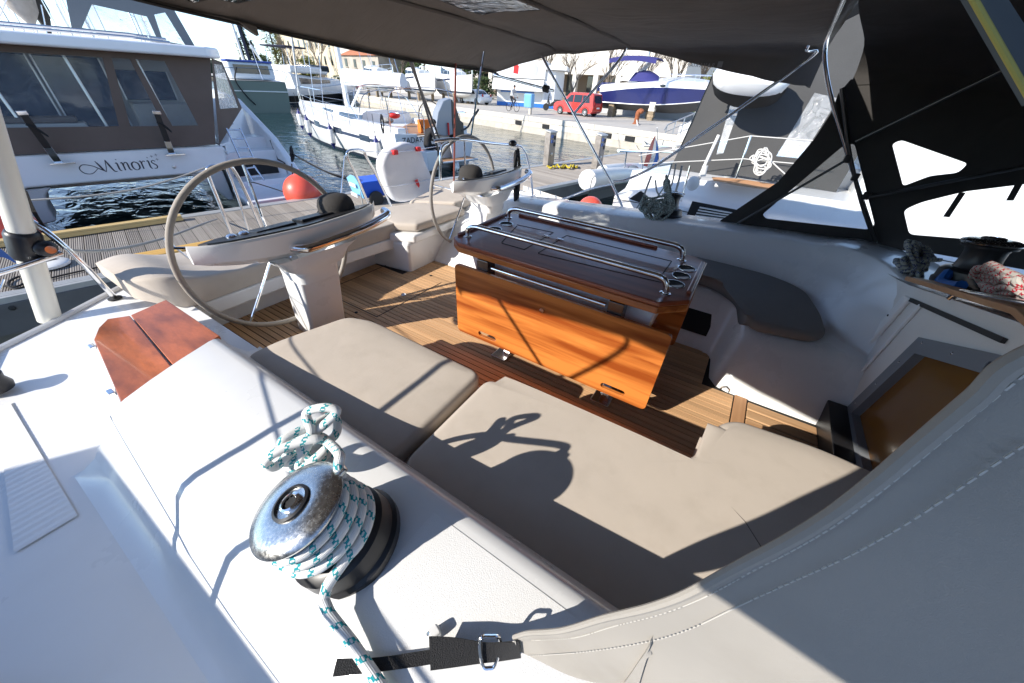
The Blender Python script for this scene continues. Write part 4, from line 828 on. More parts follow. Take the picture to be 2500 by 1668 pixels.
# pontoon ----------------------------------------------------------------------------
pon = bpy.data.objects.new('pontoon', None); COL.objects.link(pon); pon.location = (DO.x, DO.y, ZD); pon.rotation_euler.z = DA; pon['kind'] = 'structure'
deckw = wood('weathered_decking', (.24, .21, .18), (.36, .325, .285), .85, 'Y', .8, rand=.16)
PWd = .163
m = MB(); prof = []
for k in range(7):
    x = -.5+k/6.5
    prof += [(x+.018, .5), (x+.105, .5), (x+.118, .1), (x+.148, .1)] if k < 6 else [(x+.018, .5), (x+.075, .5)]
prof = [(-.5, -.5)]+[(-.5, .4)]+prof+[(.5, .4), (.5, -.5)]
m.prism([V((x, -.5, z)) for x, z in prof], (0, 1, 0)); dp = m.build('deck_plank', deckw, pon, smooth=False)
ex0 = -3.2; N_P = 150
for i in range(N_P):
    o = dp if i == 0 else bpy.data.objects.new('deck_plank', dp.data)
    if i: COL.objects.link(o); o.parent = pon
    o.location = (ex0+i*PWd, -1.25, -.012); o.scale = (PWd-.012, 2.08, .024)
m = MB(); m.box(ex0-.2, 60, -2.28, -.22, -.06, -.028); m.build('substrate', caulk, pon)
m = MB(); m.box(ex0+N_P*PWd-PWd/2, 60, -2.29, -.21, -.05, 0); m.build('far_decking', deckw, pon)
alw = mat('aluminium_profile', (.50, .50, .48), .5, .5, var=.08, vscale=6)
for y0, y1, z0, z1 in ((-.205, 0, -.3, .012), (-2.5, -2.44, -.3, .01), (-2.435, -2.39, -.2, .012), (-2.385, -2.34, -.2, .012), (-2.335, -2.30, -.2, .012)):
    m = MB(); m.box(ex0-.2, 60, y0, y1, z0, z1); m.build('edge_profile', alw, pon, bevel=.004)
m = MB(); m.box(ex0-.2, 60, -2.53, -2.5, -.42, -.06); m.build('fender_board', mat('grey_rubber', (.13, .13, .13), .7, var=.2, vscale=2), pon)
for k in range(12):
    m = MB(); m.box(ex0+k*5, ex0+k*5+3.4, -2.3, -.2, -1.1, -.28); m.build('float', mat('float_grey', (.18, .18, .17), .8) if k == 0 else MATS['float_grey'], pon)
for k, uv in enumerate(((30, 752), (245, 738))):
    p = dkl(uv[0], uv[1], -2.53); m = MB(); m.lathe([(.03, 0), (.03, .012), (.012, .02)], 8, (p.x, -2.53, p.z-ZD), (0, -1, 0)); m.build('bolt', rubber, pon)
# timber fenders lying on the pontoon
pine = wood('pine', (.55, .38, .15), (.66, .48, .22), .7, 'X', .8); pine2 = wood('pine_orange', (.60, .34, .08), (.72, .44, .13), .7, 'X', .8)
t = dthing('timber_beam', 'long yellow timber beam lying along the far pontoon edge', 'timber', 'timber beams')
A = dkz(0, 610, ZD+.06); B = dkz(425, 504, ZD+.06)
for k in range(5):
    m = MB(); m.beam(V((A.x-2.5, -.27-k*.026, ZD+.085)), V((B.x, -.27-k*.026, ZD+.085)), .022, .03-.0006*k); m.build('slat', pine, t, bevel=.003)
m = MB(); m.beam(V((A.x-2.5, -.32, ZD+.04)), V((B.x, -.32, ZD+.04)), .15, .058); m.build('body', pine, t, bevel=.004)
t = dthing('timber_beam', 'short orange grooved timber lying at the near pontoon edge behind the seat', 'timber', 'timber beams')
A = dkz(300, 632, ZD+.05); B = dkz(560, 580, ZD+.05)
for k in range(7):
    m = MB(); m.beam(V((A.x, A.y+.06-k*.034, ZD+.055)), V((B.x, A.y+.06-k*.034, ZD+.055)), .027, .03); m.build('slat', pine2, t, bevel=.003)
m = MB(); m.beam(V((A.x+.1, A.y-.04, ZD+.026)), V((B.x, A.y-.04, ZD+.026)), .22, .026); m.build('body', pine2, t)
# service pedestals
ped = mat('pedestal_metal', (.30, .27, .24), .5, .3, var=.35, vscale=5, dirt=.4)
def pedestal(uv, lab):
    p = dkz(*uv, ZD); t = dthing('service_pedestal', lab, 'service pedestal', 'pontoon service pedestals'); x, y = p.x, p.y
    m = MB(); m.prism([V((x-.17, y-.12, ZD)), V((x+.17, y-.12, ZD)), V((x+.17, y+.12, ZD)), V((x-.17, y+.12, ZD))], (0, 0, 1.02)); m.build('post', ped, t, bevel=.02)
    m = MB(); m.prism([V((x-.19, y-.14, ZD+1.02)), V((x+.19, y-.14, ZD+1.02)), V((x+.19, y+.14, ZD+1.06)), V((x-.19, y+.14, ZD+1.06))], (0, 0, .05)); m.build('cap', alw, t, bevel=.015)
    for k in range(2):
        m = MB(); m.box(x-.12, x-.02, y-.16, y-.12, ZD+.72+k*.15, ZD+.82+k*.15); m.build('socket', mat('socket_blue', (.05, .09, .25), .4) if k == 0 and 'socket_blue' not in MATS else MATS['socket_blue'], t, bevel=.012)
        m = MB(); m.box(x+.04, x+.13, y-.14, y-.12, ZD+.62+k*.2, ZD+.74+k*.2); m.build('meter', black, t, bevel=.008)
    m = MB(); m.lathe([(.055, 0), (.055, .02), (.02, .03)], 12, (x-.02, y-.12, ZD+.38), (0, -1, 0)); m.build('tap', alw, t)
pedestal((1338, 404), 'weathered steel service pedestal beside the yellow rope on the pontoon'); pedestal((1455, 412), 'service pedestal half hidden behind the bimini leg')
m = MB(); g = random.Random(3); pts = []
for i in range(26):
    p = dkz(1338+i*3.0+g.uniform(-4, 4), 404+g.uniform(-3, 6), ZD+.03+.05*g.random()); pts.append(DO*1+DX*p.x+DY*p.y+V((0, 0, p.z)))
m.tube(cr(pts, 3), .028, 6); tag(m.build('yellow_rope', mat('rope_yellow', (.55, .42, .03), .8, bump=.5, bscale=80)), 'yellow rope heaped at the foot of the service pedestal', 'rope')
# blue dock cart
t = dthing('dock_cart', 'blue plastic dock cart with a pale panel, standing behind the white cover', 'cart')
blue = mat('cart_blue', (.02, .11, .62), .45); paleb = mat('cart_pale', (.22, .52, .78), .4)
c0 = dkz(905, 492, ZD)
def cart(px, py, z): return V((c0.x+px*.72, c0.y+py*.72, ZD+z*.78))
m = MB(); m.hexa([cart(-.25, -.35, .18), cart(.85, -.35, .18), cart(.85, .35, .18), cart(-.25, .35, .18), cart(-.35, -.42, .62), cart(.95, -.42, .62), cart(.95, .42, .62), cart(-.35, .42, .62)]); m.build('tub', blue, t, bevel=.02)
m = MB(); m.prism([cart(-.38, -.40, .20), cart(-.34, .40, .20), cart(-.44, .42, .62), cart(-.44, .12, .74), cart(-.44, -.12, .74), cart(-.46, -.42, .62)], (.03, 0, 0)); m.build('end_panel', paleb, t, bevel=.01)
for k in (.2, .45): m = MB(); m.box(c0.x-.345, c0.x-.325, c0.y-.15, c0.y+.15, ZD+k*.8, ZD+k*.8+.07); m.build('lettering_patch', gel, t)
for sx in (0, .7):
    m = MB(); m.lathe([(.14, -.03), (.16, -.02), (.16, .02), (.14, .03)], 20, cart(sx, -.44, .16), (0, 1, 0)); m.build('wheel', rubber, t)
m = MB(); m.tube([cart(-.4, -.3, .0), cart(-.4, -.3, .3), cart(-.4, -.42, .6)], .015, 8); m.build('leg', alw, t)
# gangplank from the yacht's stern to the pontoon
t = thing('gangplank', 'narrow white gangplank sloping from the stern to the pontoon', 'gangplank')
ga = V((5.5, 2.05, .02)); a0 = at(1277, 457, z=ZD+.06); b0 = at(1440, 512, x=5.0); wv = V((.16, .10, 0))
m = MB(); m.hexa([a0-wv-V((0, 0, .05)), b0-wv-V((0, 0, .05)), b0+wv-V((0, 0, .05)), a0+wv-V((0, 0, .05)), a0-wv, b0-wv, b0+wv, a0+wv]); m.build('board', mat('plank_white', (.66, .60, .52), .7, var=.1, vscale=3, dirt=.3), t)
for f in (.15, .4, .65, .9):
    m = MB(); c = lerp(a0, b0, f); m.beam(c-wv*.9+V((0, 0, .008)), c+wv*.9+V((0, 0, .008)), .03, .012); m.build('cleat_strip', alw, t)
# white mooring disc and ropes on the pontoon
p = at(122, 648, z=ZD+.02); m = MB(); m.lathe([(.20, 0), (.20, .03), (.17, .05), (.05, .055)], 28, p); t = m.build('mooring_plate', gel2); tag(t, 'round pale mooring plate on the pontoon left of the rail', 'mooring plate')
m = MB(); m.tube([p+V((-.02, 0, .05)), p+V((.06, .02, .06)), p+V((.14, .02, .03))], .015, 6); m.build('ring', blackm, t)
def line(pts, r, mt, label, name='mooring_line', cat='rope', group='mooring lines', n=8):
    m = MB(); m.tube(cr(pts, n), r, 6); return tag(m.build(name, mt), label, cat, group)
line([at(-40, 690, z=ZD+.02), at(30, 700, z=ZD+.02), at(60, 690, z=ZD+.02), at(50, 675, z=ZD+.02), at(20, 690, z=ZD+.02), at(40, 705, z=ZD+.02), at(120, 680, z=ZD+.02), at(215, 658, z=ZD+.02), at(300, 640, z=ZD+.02)], .012, ropeK, 'thin black rope looped on the pontoon at the left edge')
greyr = mat('rope_grey', (.32, .31, .29), .85, bump=.5, bscale=200)
line([at(165, 612, y=3.5), at(240, 613, y=3.9), at(330, 600, y=4.6), at(420, 575, y=5.3), at(500, 545, y=6.2), at(530, 535, z=ZD+.06)], .012, greyr, 'grey mooring line from the stern to the pontoon, left of the wheel')
line([at(20, 492, y=9.0), at(200, 480, y=8.6), at(330, 462, y=8.4), at(430, 435, y=8.3), at(500, 410, y=8.2)], .014, greyr, 'pale line sagging across the gap under the catamaran name', n=6)
# ================================================================== catamaran on the far side of the pontoon
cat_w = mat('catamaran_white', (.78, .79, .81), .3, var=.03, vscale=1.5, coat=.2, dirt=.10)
shade_w = mat('catamaran_shaded_white', (.46, .46, .47), .5)  # catamaran white darkened in colour to stand for shade underneath and inside
cat_ = dthing('catamaran', 'white catamaran moored stern-to behind the pontoon, brown canvas round its cockpit', 'catamaran')
E_ = 2.5
def cbox(nm, mt, x0, x1, y0, y1, z0, z1, bev=.03, par=None):
    m = MB(); m.box(x0, x1, y0, y1, z0, z1); return m.build(nm, mt, par or cat_, bevel=bev, bseg=3)
# aft beam with an arched tunnel under it: profile extruded forward
prof = [(-3.4, .0), (3.0, .0), (3.12, -.06), (3.0, -.5), (2.45, -.56), (-.28, -.56), (-.75, -.70), (-3.4, -.70)]
m = MB(); m.prism([V((x, E_, z)) for x, z in prof], (0, .9, 0)); m.build('aft_beam', cat_w, cat_, bevel=.05, bseg=4)
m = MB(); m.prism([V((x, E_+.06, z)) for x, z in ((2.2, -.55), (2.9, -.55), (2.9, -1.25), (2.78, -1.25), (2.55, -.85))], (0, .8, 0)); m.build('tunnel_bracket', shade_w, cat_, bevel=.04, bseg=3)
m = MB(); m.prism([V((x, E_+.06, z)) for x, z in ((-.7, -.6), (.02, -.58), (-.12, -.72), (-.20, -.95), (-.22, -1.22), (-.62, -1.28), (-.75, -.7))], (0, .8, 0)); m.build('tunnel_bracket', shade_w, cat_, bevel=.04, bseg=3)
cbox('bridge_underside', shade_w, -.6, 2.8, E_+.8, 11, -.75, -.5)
# hulls
def cathull(xc, wd, nm):
    m = MB(); rows = []
    for y, w_, zk, zs in ((1.1, .42, -1.25, -1.02), (1.6, .5, -1.7, -1.0), (3, .62, -2.0, -.3), (6, .68, -2.1, .1), (10, .55, -2.1, .25), (12.5, .1, -1.8, .35)):
        rows.append([V((xc-w_*wd*1.02, y, zs)), V((xc-w_*wd, y, (zs+zk)/2)), V((xc-w_*wd*.5, y, zk+.1)), V((xc, y, zk)), V((xc+w_*wd*.5, y, zk+.1)), V((xc+w_*wd, y, (zs+zk)/2)), V((xc+w_*wd*1.02, y, zs))])
    m.grid(rows); n = 7; m.f.append(tuple(range(n))); return m.build(nm, cat_w, cat_, ang=50)
cathull(3.72, 1.25, 'hull'); cathull(-1.9, 1.25, 'hull')
cbox('boot_stripe', blackm, 2.95, 4.48, 1.05, 1.5, -1.45, -1.27, .02)
# starboard stern steps and side wall
m = MB(); m.prism([V((2.9, .95, -1.06)), V((4.55, .95, -1.06)), V((4.62, 2.3, -1.02)), V((2.9, 2.3, -1.02))], (0, 0, .10)); m.build('swim_platform', cat_w, cat_, bevel=.03)
for k, (y, z) in enumerate(((2.2, -.78), (2.7, -.52), (3.2, -.26), (3.7, 0))): cbox('stern_step', cat_w, 3.05, 4.35, y, y+.8, z-.3, z, .02)
m = MB(); m.prism([V((4.38, .98, -1.0)), V((4.40, 2.3, -.62)), V((4.36, 3.3, .02)), V((4.20, 5.2, .80)), V((4.10, 7.5, .95)), V((4.10, 7.5, -1.2)), V((4.38, 1.5, -1.3))], (.16, .0, 0)); m.build('side_wall', cat_w, cat_, bevel=.03, bseg=3)
cbox('step_recess', blackm, 3.12, 4.15, 2.66, 2.69, -.74, -.48, .0)
m = MB(); m.prism([V((3.05, 2.6, -.05)), V((3.3, 2.9, -.05)), V((4.2, 5.3, .75)), V((3.4, 5.3, .75))], (0, 0, .05)); m.build('coaming_top', cat_w, cat_, bevel=.01)
lettering('web_address', 'www.minoris-yachting.com', .065, mat('letter_dark', (.03, .03, .05), .5), cat_, Matrix.Translation((3.62, 3.95, .34)) @ Matrix.Rotation(R(-78), 4, 'Z') @ Matrix.Rotation(R(90), 4, 'X') @ Matrix.Scale(-1, 4, (1, 0, 0)) if False else Matrix.Translation((3.30, 3.19, .30)) @ Matrix.Rotation(R(55), 4, 'Z') @ Matrix.Rotation(R(90), 4, 'X'))
m = MB(); m.prism([V((3.22, 3.12, -.30)), V((4.2, 4.52, -.30)), V((4.2, 4.52, .62)), V((3.3, 3.2, .42))], (-.03, .03, 0)); m.build('inner_side', cat_w, cat_, bevel=.01)
m = MB(); m.tube([V((4.36, 3.35, -.05)), V((4.36, 3.2, -.5)), V((4.36, 2.7, -.55))], .03, 8); m.build('gate_frame', black, cat_)
# cockpit enclosure: brown canvas with clear windows, raked
def cv(x, z): return V((x, 2.46+.30*z/1.65, z))
def kz(u, v): p = dkl(u, v, 2.58); return (p.x, min(p.z, 1.56))
out = [(-3.4, .02), (2.95, .02), (3.12, .5), (3.52, 1.66), (-3.4, 1.66)]
wA = [(-3.3, .47), kz(470, 306), kz(498, 345) if False else kz(478, 300), kz(395, 136), kz(385, 128), (-3.3, 1.52)]
w1_ = [(-3.3, .47), kz(290, 308), kz(245, 128), (-3.3, 1.52)]
w2_ = [kz(318, 308), kz(400, 307), kz(310, 126), kz(266, 126)]
w3_ = [kz(420, 307), kz(483, 306), kz(398, 134), kz(325, 128)]
vs, fs = tri_fill([out, w1_, w3_, w2_], cv); solid(vs, fs, (0, .01, 0)).build('enclosure', canvas_br, cat_, smooth=False)
catv = pvc('enclosure_vinyl', .07, (.5, .55, .62), wr=.25)
for wv_ in (w1_, w2_, w3_):
    vs, fs = tri_fill([wv_], lambda x, z: cv(x, z)+V((0, .005, 0))); m = MB(); m.add(vs, fs); m.build('clear_window', catv, cat_)
# starboard side of the enclosure with creased silver vinyl
sA, sB, sC, sD = cv(3.54, 1.66), V((4.1, 4.6, 1.62)), V((4.15, 4.4, .62)), cv(3.02, .02)
def sd(f, g_): return lerp(lerp(sA, sB, f), lerp(sD, sC, f), g_)
lp = [(0, 0), (1, 0), (1, 1), (0, 1)]; hl = [(.12, .06), (.9, .06), (.9, .92), (.16, .62)]
vs, fs = tri_fill([lp, hl], sd); solid(vs, fs, (.01, .005, 0)).build('side_curtain', canvas_br, cat_, smooth=False)
crv = pvc('creased_vinyl', .55, (.72, .70, .66), wr=1.6); vs, fs = tri_fill([hl], sd); m = MB(); m.add(vs, fs); m.build('clear_window', crv, cat_)
# interior seen through the windows
navy = mat('saloon_glass', (.015, .03, .065), .08, spec=.7); liner = mat('saloon_liner', (.40, .38, .35), .6)
cbox('saloon_bulkhead', liner, -3.4, 3.3, 5.1, 5.2, 0, 1.7, 0)
for x0, x1, z0, z1 in ((-3.0, -.6, .55, 1.45), (-.45, .62, .1, 1.55), (.7, 1.75, .1, 1.55), (1.9, 2.9, .75, 1.35)):
    g_ = cbox('saloon_window', navy, x0, x1, 5.06, 5.10, z0, z1, .02)
    m = MB()
    for a, b in (((x0, z0), (x0, z1)), ((x1, z0), (x1, z1))): m.beam(V((a[0], 5.05, a[1])), V((b[0], 5.05, b[1])), .03, .03, (0, 1, 0))
    m.build('window_frame', alu, g_)
cbox('cockpit_bench', liner, -3.2, 1.0, 2.95, 3.4, .02, .46, .04); cbox('bench_cushion', canvas_br, -3.1, .9, 2.95, 3.36, .465, .56, .03)
for x in (.15, 1.3, 2.35):
    m = MB(); m.tube([V((x, 3.0, .1)), V((x-.1, 3.1, 1.66))], .025, 8); m.build('cockpit_post', alu, cat_)
cbox('galley_counter', liner, 1.9, 3.0, 4.2, 5.0, .0, .72, .03)
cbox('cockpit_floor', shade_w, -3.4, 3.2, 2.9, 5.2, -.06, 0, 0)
# hard top and flybridge
m = MB(); m.prism([V((-3.6, 2.35, 1.66)), V((3.45, 2.42, 1.66)), V((3.72, 2.75, 1.66)), V((3.9, 6.5, 1.66)), V((-3.6, 6.5, 1.66))], (0, 0, .19)); m.build('hard_top', cat_w, cat_, bevel=.05, bseg=4)
for y, z in ((2.55, 1.90), (2.9, 1.96)):
    m = MB(); m.tube([V((-3.5, y, z)), V((2.3, y, z)), V((2.9, y+.2, z-.02))], .022, 8); m.build('roof_rail', steel, cat_)
for x in (-2.5, -.4, 1.3, 2.6):
    m = MB(); m.tube([V((x, 2.9, 1.84)), V((x, 2.9, 1.96))], .015, 6); m.build('rail_post', steel, cat_)
fb = canvas_br
def fz(u, v, e=3.8): p = dkl(u, v, e); return (p.x, p.z)
o_ = [fz(175, 70), fz(480, 120), fz(420, 10), fz(405, -40), fz(150, -60)]; h1 = [fz(200, 68), fz(385, 98), fz(360, 40), fz(225, 10)]; h2 = [fz(398, 100), fz(452, 110), fz(405, 30), fz(378, 35)]
vs, fs = tri_fill([o_, h1, h2], lambda x, z: V((x, 3.8+.2*(z-1.9), z))); solid(vs, fs, (0, .012, 0)).build('flybridge_canvas', mat('flybridge_cloth', (.17, .18, .19), .8), cat_, smooth=False)
for h_ in (h1, h2):
    vs, fs = tri_fill([h_], lambda x, z: V((x, 3.806+.2*(z-1.9), z))); m = MB(); m.add(vs, fs); m.build('flybridge_window', vinyl2, cat_)
cbox('flybridge_roof', MATS['flybridge_cloth'], 1.25, 3.3, 3.9, 6.5, 2.95, 3.0, .01)
m = MB(); p, q = dkl(385, 95, 4.3), dkl(370, 30, 4.3); m.tube(cr([p, lerp(p, q, .5), q, q+V((.15, 0, .3))], 4), .02, 8); m.build('flybridge_rail', steel, cat_)
# mast foot, furled sail and rigging above the roof
mm = thing('catamaran_mast', 'grey sail stack and mast rising above the catamaran roof at top left', 'mast', loc=(DO.x, DO.y, 0), rz=DA)
p, q = dkl(75, 55, 6.2), dkl(35, -20, 6.2); d = (q-p); m = MB(); m.tube([p-d*.1, p+d*.4, p+d*1.1, p+d*4], [.05, .22, .3, .3], 10); m.build('sail_stack', mat('sail_bag', (.33, .30, .27), .9, var=.3, vscale=3, bump=.8, bscale=12), mm)
m = MB(); m.tube([p+V((.2, .2, -.2)), p+d*.5+V((.25, .2, 0)), p+d*4], [.03, .16, .2], 8); m.build('sail_cover', canvas_b, mm)
for a, b in (((0, 40), (20, -10)), ((140, 70), (95, -10)), ((100, 12), (110, 60)), ((195, 60), (160, -30))):
    A, B = dkl(*a, 6.0), dkl(*b, 6.0); m = MB(); m.tube([A, B+(B-A)*2], .012, 5); m.build('stay', steel, mm)
# davit arms with black straps
for k, (a, b) in enumerate((((143, 397), (50, 270)), ((420, 376), (380, 270)))):
    t = dthing('davit', ('left' if k == 0 else 'right')+' chrome and black davit arm leaning on the brown catamaran canvas', 'davit', 'davit arms')
    A = dkl(*a, 2.38); B = dkl(*b, 2.25); d = (B-A)
    m = MB(); m.beam(A, A+d*.32, .11, .04, (0, 1, 0)); m.build('arm', chrome, t, bevel=.006)
    m = MB(); m.beam(A+d*.30, A+d*.92, .10, .05, (0, 1, 0)); m.build('strap', black, t, bevel=.006)
    m = MB(); m.beam(A+d*.92, B, .13, .06, (0, 1, 0)); m.build('head', chrome, t, bevel=.008)
    m = MB(); m.obox(A+V((.05, 0, -.012)), V((.17, 0, 0)), V((0, .07, 0)), V((0, 0, .014))); m.build('foot', chrome, t, bevel=.006)
    m = MB(); m.tube(cr([A+d*.75+V((-.06, -.05, 0)), A+d*.7+V((.05, -.07, -.02)), A+d*.62+V((.12, -.06, -.08)), A+d*.68+V((.02, -.06, 0))], 5), .012, 6); m.build('shackle_line', blackm, t)
# boarding ladders
def ladder(a, b, c, d, n, e0, e1, lab):
    t = dthing('boarding_ladder', lab, 'ladder', 'catamaran boarding ladders'); P = [dkl(*a, e1), dkl(*b, e0), dkl(*c, e1), dkl(*d, e0)]
    for i in (0, 2):
        m = MB(); m.tube([P[i], P[i+1]], .02, 8); m.build('rail', chrome, t)
    for k in range(n):
        f = (k+.15)/(n-.4); m = MB(); m.tube([lerp(P[0], P[1], f), lerp(P[2], P[3], f)], .017, 8); m.build('rung', chrome, t)
ladder((553, 314), (590, 395), (586, 314), (622, 393), 4, 2.0, 2.6, 'upper folded chrome ladder on the catamaran stern steps')
ladder((598, 408), (618, 442), (620, 405), (645, 440), 2, 1.3, 1.6, 'lower chrome ladder section lying on the swim platform')
line([DO+DX*q.x+DY*q.y+V((0, 0, q.z)) for q in (dkl(605, 445, 1.25), dkl(620, 446, 1.25), dkl(650, 455, 1.1), dkl(690, 468, .9), dkl(712, 478, .6))], .012, ropeK, 'thin black cord running from the ladder to the red ball fender')
# ball fender and lines
bx = dkl(740, 470, .25); bw = DO+DX*bx.x+DY*bx.y+V((0, 0, bx.z))
bf = thing('ball_fender', 'large red-orange ball fender between the catamaran and the pontoon', 'fender', 'red ball fenders', bw)
redm = mat('fender_red', (.75, .10, .06), .4, var=.08, vscale=4, coat=.2); m = MB(); m.ball((0, 0, 0), .40, n=28, m=18); m.build('ball', redm, bf)
m = MB(); m.lathe([(.08, .36), (.07, .44), (.05, .48)], 14); m.build('eye', redm, bf)
c = dkl(790, 478, .2); 
def mark(u, v, e, mt, nm, label, sz):
    q = dkl(u, v, e); w_ = DO+DX*q.x+DY*q.y+V((0, 0, q.z)); m = MB(); m.ball(w_, sz, sz, sz*.8, 14, 9); return tag(m.build(nm, mt), label, 'fender', 'red ball fenders')
mark(4, 560, .3, redm, 'ball_fender', 'red ball fender cut off by the left picture edge', .42)
# black mooring lines from the catamaran quarter to the pontoon and a gathered coil at its cleat
def dw(q): return DO+DX*q.x+DY*q.y+V((0, 0, q.z))
cl = dkl(712, 375, 1.6)
for k, (u, v) in enumerate(((905, 452), (880, 440))):
    e_ = dkl(u, v, -.2); line([dw(cl), dw(lerp(cl, e_, .5))+V((0, 0, -.12)), dw(e_)], .018, ropeK, ('lower' if k else 'upper')+' black mooring line from the catamaran quarter to the pontoon')
bundle(dw(cl)+V((0, 0, -.02)), (.05, .03, .05), (.03, .02, .16), (.04, .04, .02), 9, .016, 6, 'rope_coil', ropeK, 'black rope bunched on the catamaran quarter cleat')
line([dw(dkl(712, 400, 1.3)), dw(dkl(716, 440, 1.3)), dw(dkl(720, 475, 1.2))], .014, ropeK, 'black line hanging down the catamaran quarter')
# boat name: drawn as pen strokes of changing width on the aft beam
ink = mat('name_ink', (.035, .04, .06), .4)
def strokes(defs, x0, z0, s, e):
    t = MB()
    for pts in defs:
        P = cr([V((a, b, w_)) for a, b, w_ in pts], 7); n = len(P)
        L_, Rr = [], []
        for i, p in enumerate(P):
            q = P[min(i+1, n-1)]-P[max(i-1, 0)]; d = V((q.x, q.y, 0)).normalized(); nn = V((-d.y, d.x, 0))*p.z/2
            L_.append(V((x0+(p.x+nn.x)*s, e, z0+(p.y+nn.y)*s))); Rr.append(V((x0+(p.x-nn.x)*s, e, z0+(p.y-nn.y)*s)))
        t.grid([L_, Rr], thick=.0015)
    return t
W1, W2, W3 = .035, .09, .15
nm_ = [
 [(1.02, .30, .03), (.5, -.06, .05), (.05, .0, .07), (-.12, .38, .07), (.2, .68, .06), (.75, .55, .06), (1.15, .25, .08), (1.45, .0, .05)],
 [(1.45, .0, .04), (1.62, .45, .05), (1.76, .95, .05)],
 [(1.76, .95, .06), (1.86, .5, .13), (2.0, .02, .10), (2.2, -.03, .04)],
 [(1.08, .92, .04), (1.2, .6, .12), (1.32, .2, .12), (1.44, .0, .05)],
 [(2.3, .62, .04), (2.42, .62, .11), (2.40, .1, .11), (2.52, -.02, .05)],
 [(2.66, .6, .04), (2.78, .62, .10), (2.76, .0, .10)], [(2.78, .4, .04), (2.95, .64, .06), (3.1, .58, .10), (3.1, .08, .11), (3.24, -.02, .05)],
 [(3.62, .66, .06), (3.40, .5, .11), (3.38, .12, .11), (3.6, -.04, .05), (3.84, .14, .11), (3.84, .5, .11), (3.62, .66, .06)],
 [(3.98, .64, .04), (4.10, .64, .10), (4.08, .0, .10)], [(4.10, .42, .04), (4.24, .66, .05), (4.40, .62, .10)],
 [(4.52, .62, .04), (4.64, .64, .11), (4.62, .1, .11), (4.74, -.02, .05)],
 [(5.14, .58, .08), (4.98, .68, .05), (4.86, .50, .09), (5.12, .22, .10), (5.06, .0, .07), (4.86, -.02, .06)],
 [(2.46, .92, .10), (2.50, .95, .10)], [(4.68, .92, .10), (4.72, .95, .10)]]
for sx, sy in ((5.05, 1.02), (5.42, 1.12), (5.36, .74)):
    nm_ += [[(sx-.12, sy, .02), (sx, sy, .03), (sx+.12, sy, .02)], [(sx, sy-.12, .02), (sx, sy, .03), (sx, sy+.12, .02)]]
pL, pR = dkl(203, 425, 2.49), dkl(380, 392, 2.49)
o = strokes(nm_, pL.x+.02, (pL.z+pR.z)/2-.07, (pR.x-pL.x)/5.3, E_-.003).build('boat_name', ink, cat_, smooth=False, merge=False)
for uv, r in (((425, 408), .035), ((552, 370), .025)):
    q = dkl(*uv, 2.49); m = MB(); m.lathe([(r, 0), (r, .01), (r*.5, .015)], 14, (q.x, 2.5, q.z), (0, -1, 0)); m.build('vent', alu, cat_)
# ================================================================== neighbouring boats
hullw = mat('hull_white', (.80, .80, .79), .25, var=.02, vscale=.8, coat=.3, dirt=.05)
deck_w = mat('deck_white', (.78, .78, .76), .5, dirt=.08, vscale=2)
navyst = mat('hull_stripe', (.02, .03, .07), .3); boot = mat('boot_top', (.02, .03, .05), .5)
cream = mat('cream', (.70, .66, .58), .6)
def hull_rows(L, B, fs, fb, drf=.5, flare=.9, n=18, stern=.8, rake=.06, fine=2.2):
    rows = []
    for i in range(n+1):
        s = i/n; b = B/2*(1-max(0, (s-.42)/.58)**fine)*(stern+(1-stern)*min(1, s/.42)**.8 if s < .42 else 1); b = max(b, .02); z = lerp(fs, fb, s**1.6); k = -drf*(1-max(0, (s-.55)/.45)**2)
        y = s*L; o = rake*L*max(0, (s-.6)/.4)**2
        rows.append([V((-b, y+o, z)), V((-b*1.0, y+o*.8, z*.6)), V((-b*flare, y+o*.4, .12)), V((-b*flare*.96, y+o*.2, 0)), V((-b*.55, y, k*.7)), V((0, y, k)), V((b*.55, y, k*.7)), V((b*flare*.96, y+o*.2, 0)), V((b*flare, y+o*.4, .12)), V((b, y+o*.8, z*.6)), V((b, y+o, z))])
    return rows
def add_hull(t, rows, mt, deckm=None, bootm=None):
    m = MB(); m.grid(rows); m.f.append(tuple(range(11))); m.build('hull', mt, t, ang=45)
    m = MB(); m.grid([[r[0]+V((.0, 0, .01)), V((0, r[0].y, r[0].z+.05)), r[-1]+V((0, 0, .01))] for r in rows]); m.build('deck', deckm or deck_w, t, ang=50)
    m = MB(); m.grid([[V((r[2].x-.012, r[2].y, .13)), V((r[3].x-.012, r[3].y, -.02))] for r in rows]); m.grid([[V((r[8].x+.012, r[8].y, .13)), V((r[7].x+.012, r[7].y, -.02))] for r in rows]); 
    o = m.build('boot_top', bootm or boot, t, ang=60); return o
def side_strip(t, rows, f0, f1, i0, i1, nm, mt, side=0, off=.015):
    a = [0, 1, 2] if side == 0 else [10, 9, 8]; sg = -1 if side == 0 else 1
    def P(r, f): p = lerp(r[a[0]], r[a[1]], f/.5) if f <= .5 else lerp(r[a[1]], r[a[2]], (f-.5)/.5); return p+V((sg*off, 0, 0))
    m = MB(); m.grid([[P(r, f0), P(r, f1)] for r in rows[i0:i1+1]]); return m.build(nm, mt, t)
def wire(t, pts, r=.012, nm='wire', mt=None, n=5):
    m = MB(); m.tube(pts, r, n); return m.build(nm, mt or steel, t)
